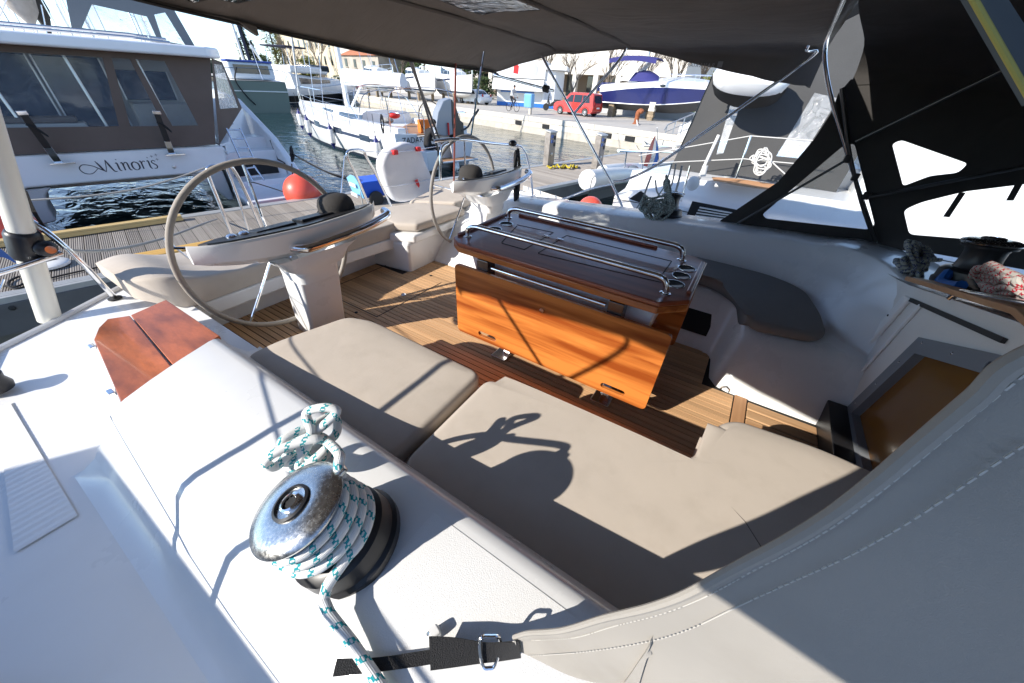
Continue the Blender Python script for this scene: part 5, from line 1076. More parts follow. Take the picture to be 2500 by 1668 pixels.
def fender(loc, L_, r, lab, tilt=0, group='white and blue fenders'):
    t = thing('fender', lab, 'fender', group, loc)
    m = MB(); m.lathe([(r*.8, -L_/2+.1), (r, -L_/2+.2), (r, L_/2-.2), (r*.8, L_/2-.1)], 16); m.build('body', hullw, t)
    bl = MATS.get('fender_blue') or mat('fender_blue', (.02, .025, .16), .4)
    m = MB(); m.lathe([(r*.82, L_/2-.11), (r*.55, L_/2), (r*.25, L_/2+.06), (r*.2, L_/2+.14)], 14); m.build('top_end', bl, t)
    m = MB(); m.lathe([(r*.2, -L_/2-.14), (r*.25, -L_/2-.06), (r*.55, -L_/2), (r*.82, -L_/2+.11)], 14); m.build('bottom_end', bl, t)
    m = MB(); m.tube([V((0, 0, L_/2+.1)), V((.03, .02, L_/2+.9))], .012, 5); m.build('lanyard', ropeK, t); return t
# ---- white sailing yacht beyond the pontoon
LB, BB = 15.0, 4.1
sa = thing('moored_yacht', 'white sailing yacht with boom cover and fenders, bow to the left, behind the pontoon', 'yacht', loc=(12.75, 11.7, ZW), rz=DA)
rw = hull_rows(LB, BB, 1.2, 1.62, .5, .88, stern=.86, rake=.035); add_hull(sa, rw, hullw)
for f0, f1, i0, i1 in ((.30, .42, 2, 17), (.22, .46, 3, 4), (.2, .44, 6, 7), (.2, .44, 9, 10), (.22, .42, 12, 13)):
    side_strip(sa, rw, f0, f1, i0, i1, 'hull_stripe' if i1-i0 > 3 else 'hull_window', navyst if i1-i0 > 3 else tint, 0, .014 if i1-i0 > 3 else .02)
def crow(t, y0, y1, w0, w1, h0, h1, zb, mt=deck_w, nm='coachroof'):
    m = MB(); rows = []
    for k in range(9):
        f = k/8; y = lerp(y0, y1, f); w_ = lerp(w0, w1, f**1.3); h = lerp(h0, h1, f**.8); z = zb(y)
        rows.append([V((-w_, y, z)), V((-w_*.9, y, z+h*.85)), V((-w_*.75, y, z+h)), V((0, y, z+h*1.12)), V((w_*.75, y, z+h)), V((w_*.9, y, z+h*.85)), V((w_, y, z))])
    m.grid(rows); m.f.append(tuple(range(7))); m.f.append(tuple(range(len(m.v)-1, len(m.v)-8, -1))); m.build(nm, mt, t, ang=40); return rows
zbB = lambda y: 1.22+.4*(y/LB)**1.6
cr_ = crow(sa, 4.2, 12.2, 1.35, .45, .52, .12, zbB)
for (a, b, f0, f1) in ((0, 3, .25, .85), (4, 6, .3, .85)):
    m = MB(); rows = [[lerp(r[0], r[1], f0)+V((-.012, 0, 0)), lerp(r[0], r[1], f1)+V((-.012, 0, 0))] for r in cr_[a:b+1]]; m.grid(rows); m.build('cabin_window', tint, sa)
# cockpit, coamings, stern gate
m = MB(); m.box(-1.75, -1.35, .3, 4.3, 1.15, 1.5); m.build('coaming', hullw, sa, bevel=.06); m = MB(); m.box(1.35, 1.75, .3, 4.3, 1.15, 1.5); m.build('coaming', hullw, sa, bevel=.06)
m = MB(); m.box(-1.3, 1.3, .2, 4.2, 1.12, 1.28); m.build('cockpit_sole', teak_x, sa)
m = MB(); m.box(-1.5, 1.5, -.75, .02, .28, .36); m.build('bathing_platform', hullw, sa, bevel=.03)
m = MB(); m.box(-1.4, 1.4, -.7, -.02, .362, .372); m.build('platform_teak', teak_x, sa)
m = MB(); m.box(-.55, .15, .5, .75, 1.28, 1.75); m.build('locker_door', mat('orange_panel', (.72, .20, .03), .5), sa, bevel=.02)
m = MB(); m.box(.3, .75, .45, .9, 1.25, 2.0); m.build('helm_pedestal', hullw, sa, bevel=.03)
m = MB(); m.tube([V((-.1+.55*math.cos(a), .42, 1.85+.55*math.sin(a))) for a in [2*math.pi*k/32 for k in range(32)]], .02, 6, closed=True); m.build('helm_wheel', rubber, sa)
m = MB(); m.box(.55, .95, -.02, .06, 1.5, 1.95); m.build('notice_panel', gel, sa); m = MB(); m.box(.6, .9, -.03, -.018, 1.6, 1.85); m.build('notice_patch', mat('pale_blue', (.35, .5, .6), .5), sa)
# pushpit, stanchions, lifelines, pulpit
def rail(side, n=8):
    i_ = 0 if side < 0 else 10; tops = []
    for k in range(n):
        r = rw[int(1+k*(len(rw)-3)/(n-1))][i_]; wire(sa, [r+V((-.06*side, 0, 0)), r+V((-.06*side, 0, .72))], .014, 'stanchion'); tops.append(r+V((-.06*side, 0, .70)))
    wire(sa, tops, .007, 'lifeline'); wire(sa, [p-V((0, 0, .35)) for p in tops], .006, 'lifeline')
rail(-1); rail(1)
bw_ = rw[-1][0]; wire(sa, cr([rw[-3][0]+V((.05, 0, .7)), bw_+V((0, -.2, .75)), rw[-3][10]+V((-.05, 0, .7))], 6), .02, 'pulpit'); wire(sa, [bw_+V((0, -.2, 0)), bw_+V((0, -.2, .75))], .018, 'pulpit')
for sg in (-1, 1):
    wire(sa, cr([V((sg*1.65, .9, 1.3)), V((sg*1.7, .85, 1.95)), V((sg*1.6, .2, 2.0)), V((sg*.75, .05, 1.98)), V((sg*.7, .05, 1.3))], 6), .018, 'pushpit')
# mast, boom, rigging
mast = [V((0, 8.4, 1.6)), V((0, 8.2, 20))]; m = MB(); m.tube(mast, .13, 12); m.build('mast', mast_w, sa)
wire(sa, [V((0, 8.1, 2.75)), V((0, 2.4, 2.85))], .10, 'boom', mast_w, 10)
m = MB(); rows = []
for k in range(9):
    y = 8.15-k*.72; h = .42-.012*k; rows.append([V((-.17, y, 2.80)), V((-.19, y, 2.95)), V((-.10, y, 2.9+h)), V((0, y, 2.94+h)), V((.10, y, 2.9+h)), V((.19, y, 2.95)), V((.17, y, 2.80))])
m.grid(rows, closed=True); m.f.append(tuple(range(7))); m.f.append(tuple(range(len(m.v)-1, len(m.v)-8, -1))); m.build('boom_cover', mat('boom_cloth', (.74, .75, .75), .8, bump=.4, bscale=8), sa, ang=50)
wire(sa, [V((0, 7.9, 1.75)), V((0, 6.4, 2.7))], .06, 'vang', mast_w, 8)
for a, b in (((0, bw_.y, 1.6), (0, 8.2, 19)), ((-1.9, 8, 1.45), (-.9, 8.2, 9)), ((1.9, 8, 1.45), (.9, 8.2, 9)), ((-1.75, 7.4, 1.4), (0, 8.2, 10)), ((1.75, 7.4, 1.4), (0, 8.2, 10)), ((-1.3, .3, 1.3), (0, 8.2, 19)), ((1.3, .3, 1.3), (0, 8.2, 19)), ((0, 2.6, 2.95), (0, 8.2, 16)), ((-.4, 5, 3.0), (0, 8.2, 12))): wire(sa, [V(a), V(b)], .011, 'stay')
m = MB(); m.tube([V((0, bw_.y-.1, 2.0)), V((0, 8.4, 18.5))], .055, 8); m.build('furled_jib', hullw, sa)
# bimini / sprayhood hoops
for y0, y1, h in ((3.9, 5.2, 2.5), (3.9, 4.0, 2.75), (3.9, 3.0, 2.6), (1.2, .9, 2.75)):
    wire(sa, cr([V((-1.6, y0, 1.5)), V((-1.55, lerp(y0, y1, .7), h-.25)), V((-1.1, y1, h)), V((0, y1, h+.08)), V((1.1, y1, h)), V((1.55, lerp(y0, y1, .7), h-.25)), V((1.6, y0, 1.5))], 6), .017, 'hoop')
m = MB(); m.ball((-.3, 3.0, 1.72), .28, .22, .14, 12, 8); m.build('red_bag', red, sa)
m = MB(); m.ball((-1.1, 2.2, 1.6), .25, .3, .12, 12, 8); m.build('rope_heap', greyr, sa)
# name board, ropes
zp = thing('name_board', 'white board lettered ZADAR on the stern of the moored yacht', 'sign', loc=(0, 0, 0))
A, B, C2, D2 = at(966, 328, y=11.0), at(1018, 328, y=10.85), at(1025, 360, y=10.85), at(972, 362, y=11.0); dpt = V((.05, .12, 0))
m = MB(); m.hexa([D2, C2, C2+dpt, D2+dpt, A, B, B+dpt, A+dpt]); m.build('board', hullw, zp)
ux = (B-A).normalized(); uz = (A-D2).normalized(); un = ux.cross(uz); p = lerp(lerp(A, D2, .68), lerp(B, C2, .68), .22)+un*.012
lettering('port_name', 'ZADAR', .26, blackm, zp, Matrix(((ux.x, uz.x, un.x, p.x), (ux.y, uz.y, un.y, p.y), (ux.z, uz.z, un.z, p.z), (0, 0, 0, 1))), 1.0)
# fenders along the moored yacht's side
def saw(p): c, s_ = math.cos(DA), math.sin(DA); return V((12.75+p.x*c-p.y*s_, 11.7+p.x*s_+p.y*c, ZW+p.z))
for k, (i, lab) in enumerate(((14, 'fender nearest the bow of the moored white yacht'), (11, 'second fender from the bow of the moored white yacht'), (7, 'third and largest-looking fender on the moored white yacht'), (2, 'fender at the stern quarter of the moored white yacht'))):
    r = rw[i][0]; fender(saw(r+V((-.17, 0, -.62))), .78, .15, 'white and blue '+lab)
# black ropes on its quarter
bundle(saw(V((-1.72, 1.5, 1.55))), (.0, .08, 0), (.06, .05, .34), (.05, .05, .03), 8, .022, 12, 'rope_coil', ropeK, 'black ropes hung in loops on the moored yacht pushpit')
# ---- grey-green yacht further left
sg_ = thing('grey_yacht', 'grey-green hulled yacht with covered cockpit behind the catamaran', 'yacht', loc=(20.0, 39.0, ZW), rz=DA-.08)
rg = hull_rows(14, 4.6, 2.3, 2.7, .4, .92, stern=.95); add_hull(sg_, rg, mat('hull_greygreen', (.15, .19, .16), .35, var=.05, vscale=.6), bootm=deck_w)
m = MB(); m.box(-2.2, 2.2, -.08, .0, 1.55, 1.62); m.build('transom_line', hullw, sg_)
crow(sg_, 3, 10, 1.7, .8, .8, .2, lambda y: 2.35); m = MB(); m.box(-1.7, 1.7, .8, 3.4, 2.4, 3.6); m.build('cockpit_tent', mat('tent_white', (.62, .66, .70), .6), sg_, bevel=.2, bseg=3)
m = MB(); m.box(-1.72, 1.72, .75, 3.45, 3.58, 3.72); m.build('tent_top', mat('tent_blue', (.05, .09, .35), .7), sg_, bevel=.06)
m = MB(); m.box(-1.3, 1.3, .76, .79, 2.8, 3.4); m.build('tent_window', tint, sg_)
wire(sg_, [V((.6, 7, 2.5)), V((.6, 6.8, 22))], .12, 'mast', mast_w, 10); wire(sg_, [V((2.1, 12.5, 2.7)), V((.9, 7.4, 20))], .14, 'furled_sail', mat('navy_cover', (.015, .02, .05), .7), 8)
for a, b in (((-2, 6, 2.4), (.6, 6.8, 20)), ((2, 6, 2.4), (.6, 6.8, 20)), ((.5, .2, 2.4), (.6, 6.8, 21))): wire(sg_, [V(a), V(b)], .02, 'stay')
wire(sg_, cr([V((-2.2, .1, 2.4)), V((-2.2, .1, 3.1)), V((2.2, .1, 3.1)), V((2.2, .1, 2.4))], 4), .025, 'pushpit')
m = MB(); m.tube(cr([V((-1.2, -.1, 3.2)), V((-1.6, -.15, 2.3)), V((-1.2, -.15, 1.3)), V((-.7, -.15, .6))], 5), .05, 6); m.build('hose', ropeK, sg_)
# ---- generic motor cruiser
def cruiser(t, L, B, fs, fb, hm, cab, win, fly=False, hb=None):
    r = hull_rows(L, B, fs, fb, .5, .86, 14, .92, .05, 2.4); add_hull(t, r, hm)
    z0 = lambda y: lerp(fs, fb, (y/L)**1.6)+.02
    y0, y1, w0, w1, h0, h1 = cab; rows = crow(t, y0*L, y1*L, w0*B/2, w1*B/2, h0, h1, z0, nm='cabin')
    a, b = win; m = MB(); m.grid([[lerp(q[0], q[1], .35)+V((-.02, 0, 0)), lerp(q[0], q[1], .9)+V((-.02, 0, 0))] for q in rows[a:b+1]]); m.build('cabin_window', tint, t)
    m = MB(); m.grid([[lerp(q[6], q[5], .35)+V((.02, 0, 0)), lerp(q[6], q[5], .9)+V((.02, 0, 0))] for q in rows[a:b+1]]); m.build('cabin_window', tint, t)
    for sd_ in (0, 10):
        pts = [r[i][sd_]+V((.06 if sd_ == 0 else -.06, 0, .55)) for i in range(6, 15)]; wire(t, pts, .018, 'bow_rail')
        for p in pts[::2]: wire(t, [p, p-V((0, 0, .55))], .014, 'rail_post')
    return r, rows
md = thing('motor_yacht', 'large white flybridge motor yacht with dark bimini across the harbour', 'motor yacht', loc=(27.0, 50.5, ZW), rz=-1.25)
r, rows = cruiser(md, 16, 4.8, 1.5, 2.4, hullw, (.1, .72, .92, .55, 1.5, .5), (1, 6))
m = MB(); m.box(-1.9, 1.9, 2.0, 8.5, 3.0, 3.7); m.build('flybridge', hullw, md, bevel=.2, bseg=3)
m = MB(); m.box(-1.92, 1.92, 7.2, 8.9, 3.2, 3.9); m.build('flybridge_screen', tint, md, bevel=.15)
side_strip(md, r, .55, .95, 0, 13, 'dark_topside', blackm, 0, .02); side_strip(md, r, .55, .95, 0, 13, 'dark_topside', blackm, 1, .02)
for x in (-1.5, 1.5):
    for y in (2.5, 5.0): wire(md, [V((x, y, 3.6)), V((x*.95, y+.2, 5.4))], .04, 'bimini_post')
m = MB(); m.box(-1.7, 1.7, 2.2, 5.6, 5.35, 5.5); m.build('bimini_top', mat('bimini_navy', (.015, .018, .04), .8), md, bevel=.06)
wire(md, [V((-1.6, 2.0, 3.5)), V((-1.9, 1.2, 5.3))], .12, 'radar_arch', hullw, 8)
tr_ = thing('work_boat', 'small white trawler with wheelhouse left of the flybridge motor yacht', 'boat', loc=(37, 74, ZW), rz=-2.2)
r, rows = cruiser(tr_, 10, 3.6, 1.2, 2.2, hullw, (.3, .62, .7, .6, 2.2, 2.1), (1, 7)); m = MB(); m.box(-.5, .5, -.1, .3, 1.0, 2.2); m.build('red_float', red, tr_, bevel=.1)
wire(tr_, [V((0, 4, 3.3)), V((0, 4, 7.5))], .06, 'mast', mast_w)
# more masts of boats far away, each with its hull
gm = random.Random(31)
spots = [(16, 62, 15), (24, 72, 18), (31, 88, 17), (19, 96, 20), (27, 118, 16), (38, 108, 19), (46, 130, 20), (33, 150, 22), (13, 84, 17)]
labs = ['nearest far yacht seen over the catamaran stern', 'far yacht with white mast left of the trawler', 'far yacht behind the trawler', 'distant yacht with tall mast beside the catamaran roof', 'distant low yacht in the left background', 'distant yacht in front of the cypress trees', 'distant yacht close to the long quay', 'farthest yacht in the left background', 'far yacht half hidden by the catamaran enclosure']
for (x, y, h), lb in zip(spots, labs):
    t = thing('far_yacht', lb, 'yacht', 'yachts moored in the distance', (x, y, ZW), gm.uniform(-.4, .2)); r = hull_rows(12, 3.8, 1.2, 1.6, .4, .9, 8); add_hull(t, r, hullw); crow(t, 3, 8, 1.2, .5, .5, .2, lambda y: 1.25)
    wire(t, [V((0, 6.5, 1.5)), V((0, 6.4, h))], .10, 'mast', mast_w, 6); wire(t, [V((0, 6.3, 2.4)), V((0, 1.5, 2.5))], .16, 'boom', cream, 6)
    wire(t, [V((0, 12, 1.5)), V((0, 6.4, h))], .03, 'stay'); wire(t, [V((0, 0, 1.3)), V((0, 6.4, h))], .02, 'stay')

for k in range(10):
    x, y, h = gm.uniform(8, 70), gm.uniform(95, 230), gm.uniform(15, 23)
    if x > 22+(y-40)*.17: x = 22+(y-40)*.17
    t = thing('distant_yacht', 'one of the small distant yachts with bare masts in the left background', 'yacht', 'small distant yachts', (x, y, ZW), gm.uniform(-.6, .4)); r = hull_rows(11, 3.4, 1.1, 1.5, .4, .9, 6); add_hull(t, r, hullw); crow(t, 3, 7, 1.1, .5, .5, .2, lambda y: 1.15)
    wire(t, [V((0, 6, 1.4)), V((0, 5.9, h))], .11, 'mast', mast_w, 6); wire(t, [V((0, 11, 1.4)), V((0, 5.9, h))], .03, 'stay')
# ================================================================== gear at our own stern
push = thing('pushpit', 'chrome stern rails of the yacht behind the helm seats', 'rail')
def rl(pts, r=.0125, nm='rail', n=6): m = MB(); m.tube(cr(pts, n), r, 10); return m.build(nm, chrome, push)
Y3 = 3.25
def a3(u, v, y=Y3): return at(u, v, y=y)
b1 = a3(566, 572); rl([b1-V((0, 0, .12)), b1, a3(535, 495), a3(508, 425), a3(512, 408), a3(530, 405)])
b2 = a3(640, 560); rl([b2-V((0, 0, .12)), b2, a3(600, 470), a3(568, 412), a3(550, 405), a3(530, 405)]); rl([a3(610, 570), a3(580, 480), a3(556, 418), a3(545, 406)], .009)
rl([a3(508, 420), a3(470, 440), a3(455, 470, 3.2), a3(430, 500, 3.15)], .008)
p1 = a3(905, 512); rl([p1-V((0, 0, .1)), p1, a3(868, 425), a3(848, 385), a3(852, 369), a3(876, 366)])
p2 = a3(955, 505); rl([p2-V((0, 0, .1)), p2, a3(920, 430), a3(895, 385), a3(888, 370), a3(876, 366)])
rl([a3(832, 480), a3(838, 420), a3(842, 380)], .006, 'wire')
rl([a3(495, 660, 3.0), a3(410, 590, 3.05), a3(405, 590, 3.05)], .006, 'wire')
# white cover over the horseshoe lifebuoy, hung on the lifeline with red clips
lb = thing('lifebuoy_cover', 'white cloth lifebuoy cover hanging on the stern rail with red clips', 'lifebuoy')
outl = [(932, 392), (945, 368), (968, 356), (988, 348), (1008, 351), (1026, 366), (1036, 392), (1050, 425), (1060, 452), (1061, 466), (1040, 478), (1012, 488), (985, 494), (968, 491), (952, 470), (940, 440), (932, 415)]
yb = 3.32; O1 = [a3(u, v, yb) for u, v in outl]; cc = sum(O1, V((0, 0, 0)))/len(O1); O1 = cr(O1, 3, True); gl_ = random.Random(6); rows = []
for f, dy in ((.90, .11), (.99, .085), (1.0, .05), (.99, .012), (.95, -.012), (.86, -.022), (.7, -.024), (.5, -.022), (.25, -.02)):
    rows.append([cc+(p-cc)*f+V((0, dy+(.003*math.sin(i*1.3+f*9)+.005*math.sin(i*.37-f*9))*(1 if dy < .03 else .4), 0)) for i, p in enumerate(O1)])
m = MB(); m.grid(rows, closed=True); n = len(O1); m.f.append(tuple(range(len(m.v)-n, len(m.v)))); m.f.append(tuple(range(n-1, -1, -1))); m.build('cover', mat('white_cloth', (.74, .72, .73), .85, bump=.6, bscale=9), lb, ang=80)
for u, v in ((963, 372), (1019, 364)):
    p = a3(u, v, yb-.03); m = MB(); m.box(p.x-.03, p.x+.03, p.y-.03, p.y+.02, p.z-.022, p.z+.022); m.build('clip', red, lb, bevel=.008)
p = a3(1018, 446, yb-.04); m = MB(); m.prism([p+V((-.03, 0, .03)), p+V((.01, 0, .035)), p+V((.035, 0, -.03)), p+V((.02, 0, -.06)), p+V((-.02, 0, -.01))], (0, -.006, 0)); m.build('tag', red, lb)
rl([a3(880, 369), a3(940, 372, yb-.04), a3(1000, 368, yb-.04), a3(1100, 352, 3.3), a3(1125, 345, 3.3)], .0035, 'lifeline')
rl([a3(930, 455), a3(960, 455, yb-.05), a3(1010, 447, yb-.05), a3(1075, 432, 3.3)], .003, 'lifeline')
# port quarter rail with black ropes hung over it
q0 = at(1302, 502, z=.31); y4 = q0.y
rl([q0, at(1298, 445, y=y4), at(1288, 390, y=y4), at(1278, 366, y=y4), at(1262, 356, y=y4), at(1200, 350, y=y4+.05), at(1120, 340, y=y4+.1), at(1060, 345, y=y4+.2)], .0125)
rl([at(1075, 440, y=y4+.2), at(1075, 385, y=y4+.2), at(1080, 360, y=y4+.2), at(1095, 350, y=y4+.2)], .0125)
m = MB(); m.lathe([(.035, 0), (.035, .008), (.02, .014)], 16, q0-V((0, 0, .002))); m.build('rail_foot', chrome, push)
hr = bundle(at(1262, 430, y=y4-.02), (.045, 0, .0), (.012, .02, .26), (.05, .02, .0), 8, .011, 17, 'rope_coil', ropeK, 'black ropes draped over the far stern rail', wob=.15, jit=.006)
m = MB(); q = at(1252, 350, y=y4); m.ball(q, .05, .04, .03, 10, 7); m.tube([at(1225, 498, z=.34), at(1240, 496, z=.37), at(1250, 498, z=.34)], .03, 8); tag(m.build('black_cleat', black), 'black knob fitting on the far quarter below the hung ropes', 'cleat')
# backstay rods up to the bimini
for (a, ya), (b, yb_), mt, lab in ((((1113, 100), 2.62), ((1108, 472), 3.0), mat('brown_rod', (.22, .055, .04), .4), 'thin red-brown pole from the bimini down to the stern'), (((1187, 85), 2.35), ((1150, 332), 3.15), chrome, 'chrome stay rod sloping from the bimini to the far stern')):
    A, B = at(*a, y=ya), at(*b, y=yb_); m = MB(); m.tube([A, B], .010, 8); tag(m.build('stay_rod', mt), lab, 'pole', 'bimini stay poles')
for (a, ya), (b, yb_) in ((((997, 140), 2.7), ((1075, 345), 3.35)), (((1005, 150), 2.7), ((1080, 400), 3.4))):
    A, B = at(*a, y=ya), at(*b, y=yb_); m = MB(); m.tube([A, B], .012, 8); tag(m.build('backstay', dk), ('left' if a[0] < 1000 else 'right')+' dark backstay wire running down behind the far wheel', 'wire', 'backstay wires')
# white pole with black clamp at the left edge, rail tubes into it
wpz = thing('white_pole', 'cream-white pole with a black clamp at the left edge of the deck', 'pole')
base = at(122, 780, z=.305); topp = at(0, 398, y=2.9); dirp = (topp-base)
m = MB(); m.tube([base, base+dirp*1.7], .047, 20); m.build('tube', mat('pole_cream', (.74, .72, .64), .3, coat=.3), wpz)
cq = at(72, 582, y=base.y-.02); f_ = max(0, min(1, (cq-base).dot(dirp)/dirp.length_squared)); cq = base+dirp*f_; dn_ = dirp.normalized()
m = MB(); m.tube([cq-dn_*.075, cq-dn_*.07, cq-dn_*.05, cq+dn_*.055, cq+dn_*.07, cq+dn_*.075], [.05, .058, .064, .062, .056, .05], 20); m.ball(cq+V((.045, -.06, -.02)), .045, .03, .04, 12, 8); m.build('clamp', black, wpz)
m = MB(); m.tube([cq+V((.055, -.088, -.02)), cq+V((.056, -.10, -.02))], .02, 14); m.build('clamp_screw', chrome, wpz)
fp = at(280, 727, z=.315)
rl([fp, at(245, 690, y=2.95), at(190, 632, y=2.93), at(125, 575, y=2.95), at(60, 530, y=3.0), at(-20, 480, y=3.1)], .0145)
rl([at(150, 618, y=2.94), at(60, 648, y=2.9), at(-20, 672, y=2.85)], .0145)
m = MB(); m.lathe([(.034, 0), (.034, .006), (.022, .01)], 16, fp-V((0, 0, .006))); m.build('rail_foot', rubber, push)
m = MB(); m.grid([cr([at(42, 450, y=3.0), at(62, 490, y=2.98), at(88, 535, y=2.97), at(128, 590, y=2.96)], 5), cr([at(66, 468, y=2.98), at(80, 500, y=2.97), at(104, 545, y=2.96), at(140, 585, y=2.96)], 5)], thick=.004); tag(m.build('black_strap', webm), 'black strap running down the white pole at the left edge', 'strap')
m = MB(); m.grid([cr([at(-20, 596, y=2.8), at(5, 610, y=2.82), at(40, 640, y=2.85)], 5), cr([at(-20, 640, y=2.82), at(5, 628, y=2.83), at(38, 643, y=2.85)], 5)]); tag(m.build('blue_flag', mat('flag_blue', (.03, .10, .36), .8)), 'blue corner of a flag at the left picture edge', 'flag')
# dark fitting on the side deck at the picture edge
p = at(2, 925, z=.36); m = MB(); m.lathe([(.05, 0), (.055, .02), (.045, .05), (.05, .075), (.03, .085)], 22, (p.x-.03, p.y, .318)); t = m.build('deck_block', black); tag(t, 'black deck block on the side deck at the left picture edge', 'deck fitting')
# ================================================================== yacht on our port side
nb = thing('port_neighbour_yacht', 'white yacht alongside on the right with a big grey canvas cockpit tent', 'yacht')
G0, G1 = at(1455, 462, x=5.6), at(1672, 489, x=5.75)
zg = .16
def nbx(y): return 5.72-.10*max(0, y-1.2)**2
ysn = [-6, -3.5, -2, -1, 0, .6, 1.0, 1.3, 1.5, 1.7]
m = MB(); m.grid([[V((nbx(y)+.10, y, -1.9)), V((nbx(y)-.02, y, -.8)), V((nbx(y)-.02, y, -.1)), V((nbx(y), y, zg))] for y in ysn]); m.build('hull', hullw, nb, ang=60)
m = MB(); m.grid([[V((nbx(y), y, zg)), V((nbx(y)+.02, y, zg+.035)), V((nbx(y)+.08, y, zg+.03)), V((nbx(y)+.5, y, zg+.05)), V((nbx(y)+.62, y, zg+.12)), V((nbx(y)+.70, y, zg+.30)), V((nbx(y)+1.1, y-.15*max(0, y), zg+.32)), V((9.6-.0, y-.55*max(0, y), zg+.30))] for y in ysn]); m.build('deck', hullw, nb, ang=45)
m = MB(); m.grid([[V((x, 1.7-.22*k, z)) for k, x in enumerate((nbx(1.7), 6.4, 7.4, 8.4, 9.6))] for z in (zg+.05, -.4, -1.9)]); m.build('transom', hullw, nb, ang=30)
m = MB(); m.grid([[V((nbx(y)-.004, y, zg-.012)), V((nbx(y)-.004, y, zg-.022))] for y in ysn]); m.build('sheer_line', rubber, nb)
# hull window with slatted blind
wa, wb, wc, wd_ = at(1690, 492, x=5.69), at(1812, 516, x=5.69), at(1770, 545, x=5.69), at(1672, 536, x=5.69)
m = MB(); m.prism([wa, wb, wc, wd_], (.03, 0, 0)); fr_ = m.build('hull_window', blackm, nb)
for k in range(5):
    f = .22+k*.16; A = lerp(wa, wd_, f); B = lerp(wb, wc, f); m = MB(); m.beam(lerp(A, B, .2)+V((-.012, 0, 0)), lerp(A, B, .97)+V((-.012, 0, 0)), .014, .028, (1, 0, 0)); m.build('blind_slat', gel2, fr_)
m = MB(); m.grid([[at(u, v, z=.52) for u, v in ((1738, 434), (1800, 438), (1895, 452))], [at(u, v, z=.52) for u, v in ((1742, 442), (1800, 449), (1880, 463))]], thick=.01); m.build('teak_strip', mat('raw_teak', (.60, .32, .16), .7), nb)
m = MB(); m.box(7.3, 9.6, -3.0, 1.2, .45, .75); m.build('cabin_side', hullw, nb, bevel=.06, bseg=3)
# canvas tent
grc = mat('tent_grey', (.062, .062, .062), .85, var=.12, vscale=1.5, bump=.2, bscale=60); TX = 6.9
def tz(u, v, x=TX): p = at(u, v, x=x); return (p.y, p.z)
to = [tz(1690, 300), tz(1735, 185), tz(1790, 176), tz(1900, 130), (-.6, 2.5), (-1.15, 2.5), (-1.05, .48), tz(1800, 428), tz(1630, 425), tz(1660, 360)]
twa = [tz(1700, 390), tz(1752, 212), tz(1785, 214), tz(1735, 392)]; twb = [tz(1748, 378), tz(1792, 216), tz(1818, 222), tz(1765, 375)]; twc = [tz(1895, 382), tz(1955, 388), tz(2050, 240), tz(1990, 226)]
vs, fs = tri_fill([to, twb, twc], lambda y, z: V((TX+.25*max(0, z-.5)*.4, y, z))); solid(vs, fs, (.01, 0, 0)).build('tent_side', grc, nb, smooth=False)
for w_ in (twb, twc):
    vs, fs = tri_fill([w_], lambda y, z: V((TX+.1*max(0, z-.5)+.004, y, z))); m = MB(); m.add(vs, fs); m.build('tent_window', vinyl2, nb)
ta, tb_ = tz(1690, 300), tz(1735, 185); m = MB(); m.grid([[V((TX, to[9][0], to[9][1])), V((TX+.1, to[1][0], to[1][1]))], [V((9.4, to[9][0]+.1, .5)), V((9.4, to[1][0]+.1, 2.4))]]); m.build('tent_end', grc, nb)
m = MB(); m.grid([[V((TX+.2, y, 2.5-.02*k)) for k, y in enumerate((-1.15, 0, .9))], [V((8.2, y, 2.62)) for y in (-1.15, 0, .9)], [V((9.6, y, 2.5)) for y in (-1.15, 0, .9)]], thick=.02); m.build('tent_top', grc, nb)
m = MB(); m.hexa([V((6.75, -6, .45)), V((9.6, -6, .45)), V((9.6, -1.2, .45)), V((6.75, -1.2, .45)), V((7.05, -6, 1.2)), V((9.4, -6, 1.2)), V((9.4, -1.35, 1.3)), V((7.05, -1.35, 1.3))]); m.build('coachroof', hullw, nb, bevel=.08, bseg=4)
m = MB(); m.box(7.6, 7.64, -1.0, -.2, 1.0, 2.3); m.build('light_interior', mat('pale_interior', (.6, .6, .58), .7), nb)
# pale moulded visor under our bimini edge
hv = thing('hard_top', 'white rounded hard top with black underside above the neighbouring tent', 'hard top')
A, B = at(1745, 182, x=6.5), at(1928, 200, x=6.5); m = MB(); rows = []
for k in range(17):
    f = -1+k/8; w_ = max(.04, (1-abs(f)**2.6)**.5 if abs(f) < 1 else .04); c = lerp(A, B, (f+1)/2); rows.append([c+V((.3*w_, 0, .10)), c+V((-.25*w_, 0, .06*w_)), c+V((-.34*w_, 0, -.06*w_)), c+V((-.28*w_, 0, -.17*w_)), c+V((.25*w_, 0, -.22*w_))])
m.grid(rows, thick=-.02); m.build('shell', hullw, hv, ang=60)
m = MB(); m.grid([[r[3]+V((-.01, 0, -.012)), lerp(r[3], r[4], .5)+V((0, 0, -.13*(1-abs(-1+i/8)**2.4))), r[4]+V((.02, 0, -.10))] for i, r in enumerate(rows)]); m.build('lining', blackm, hv, ang=60)
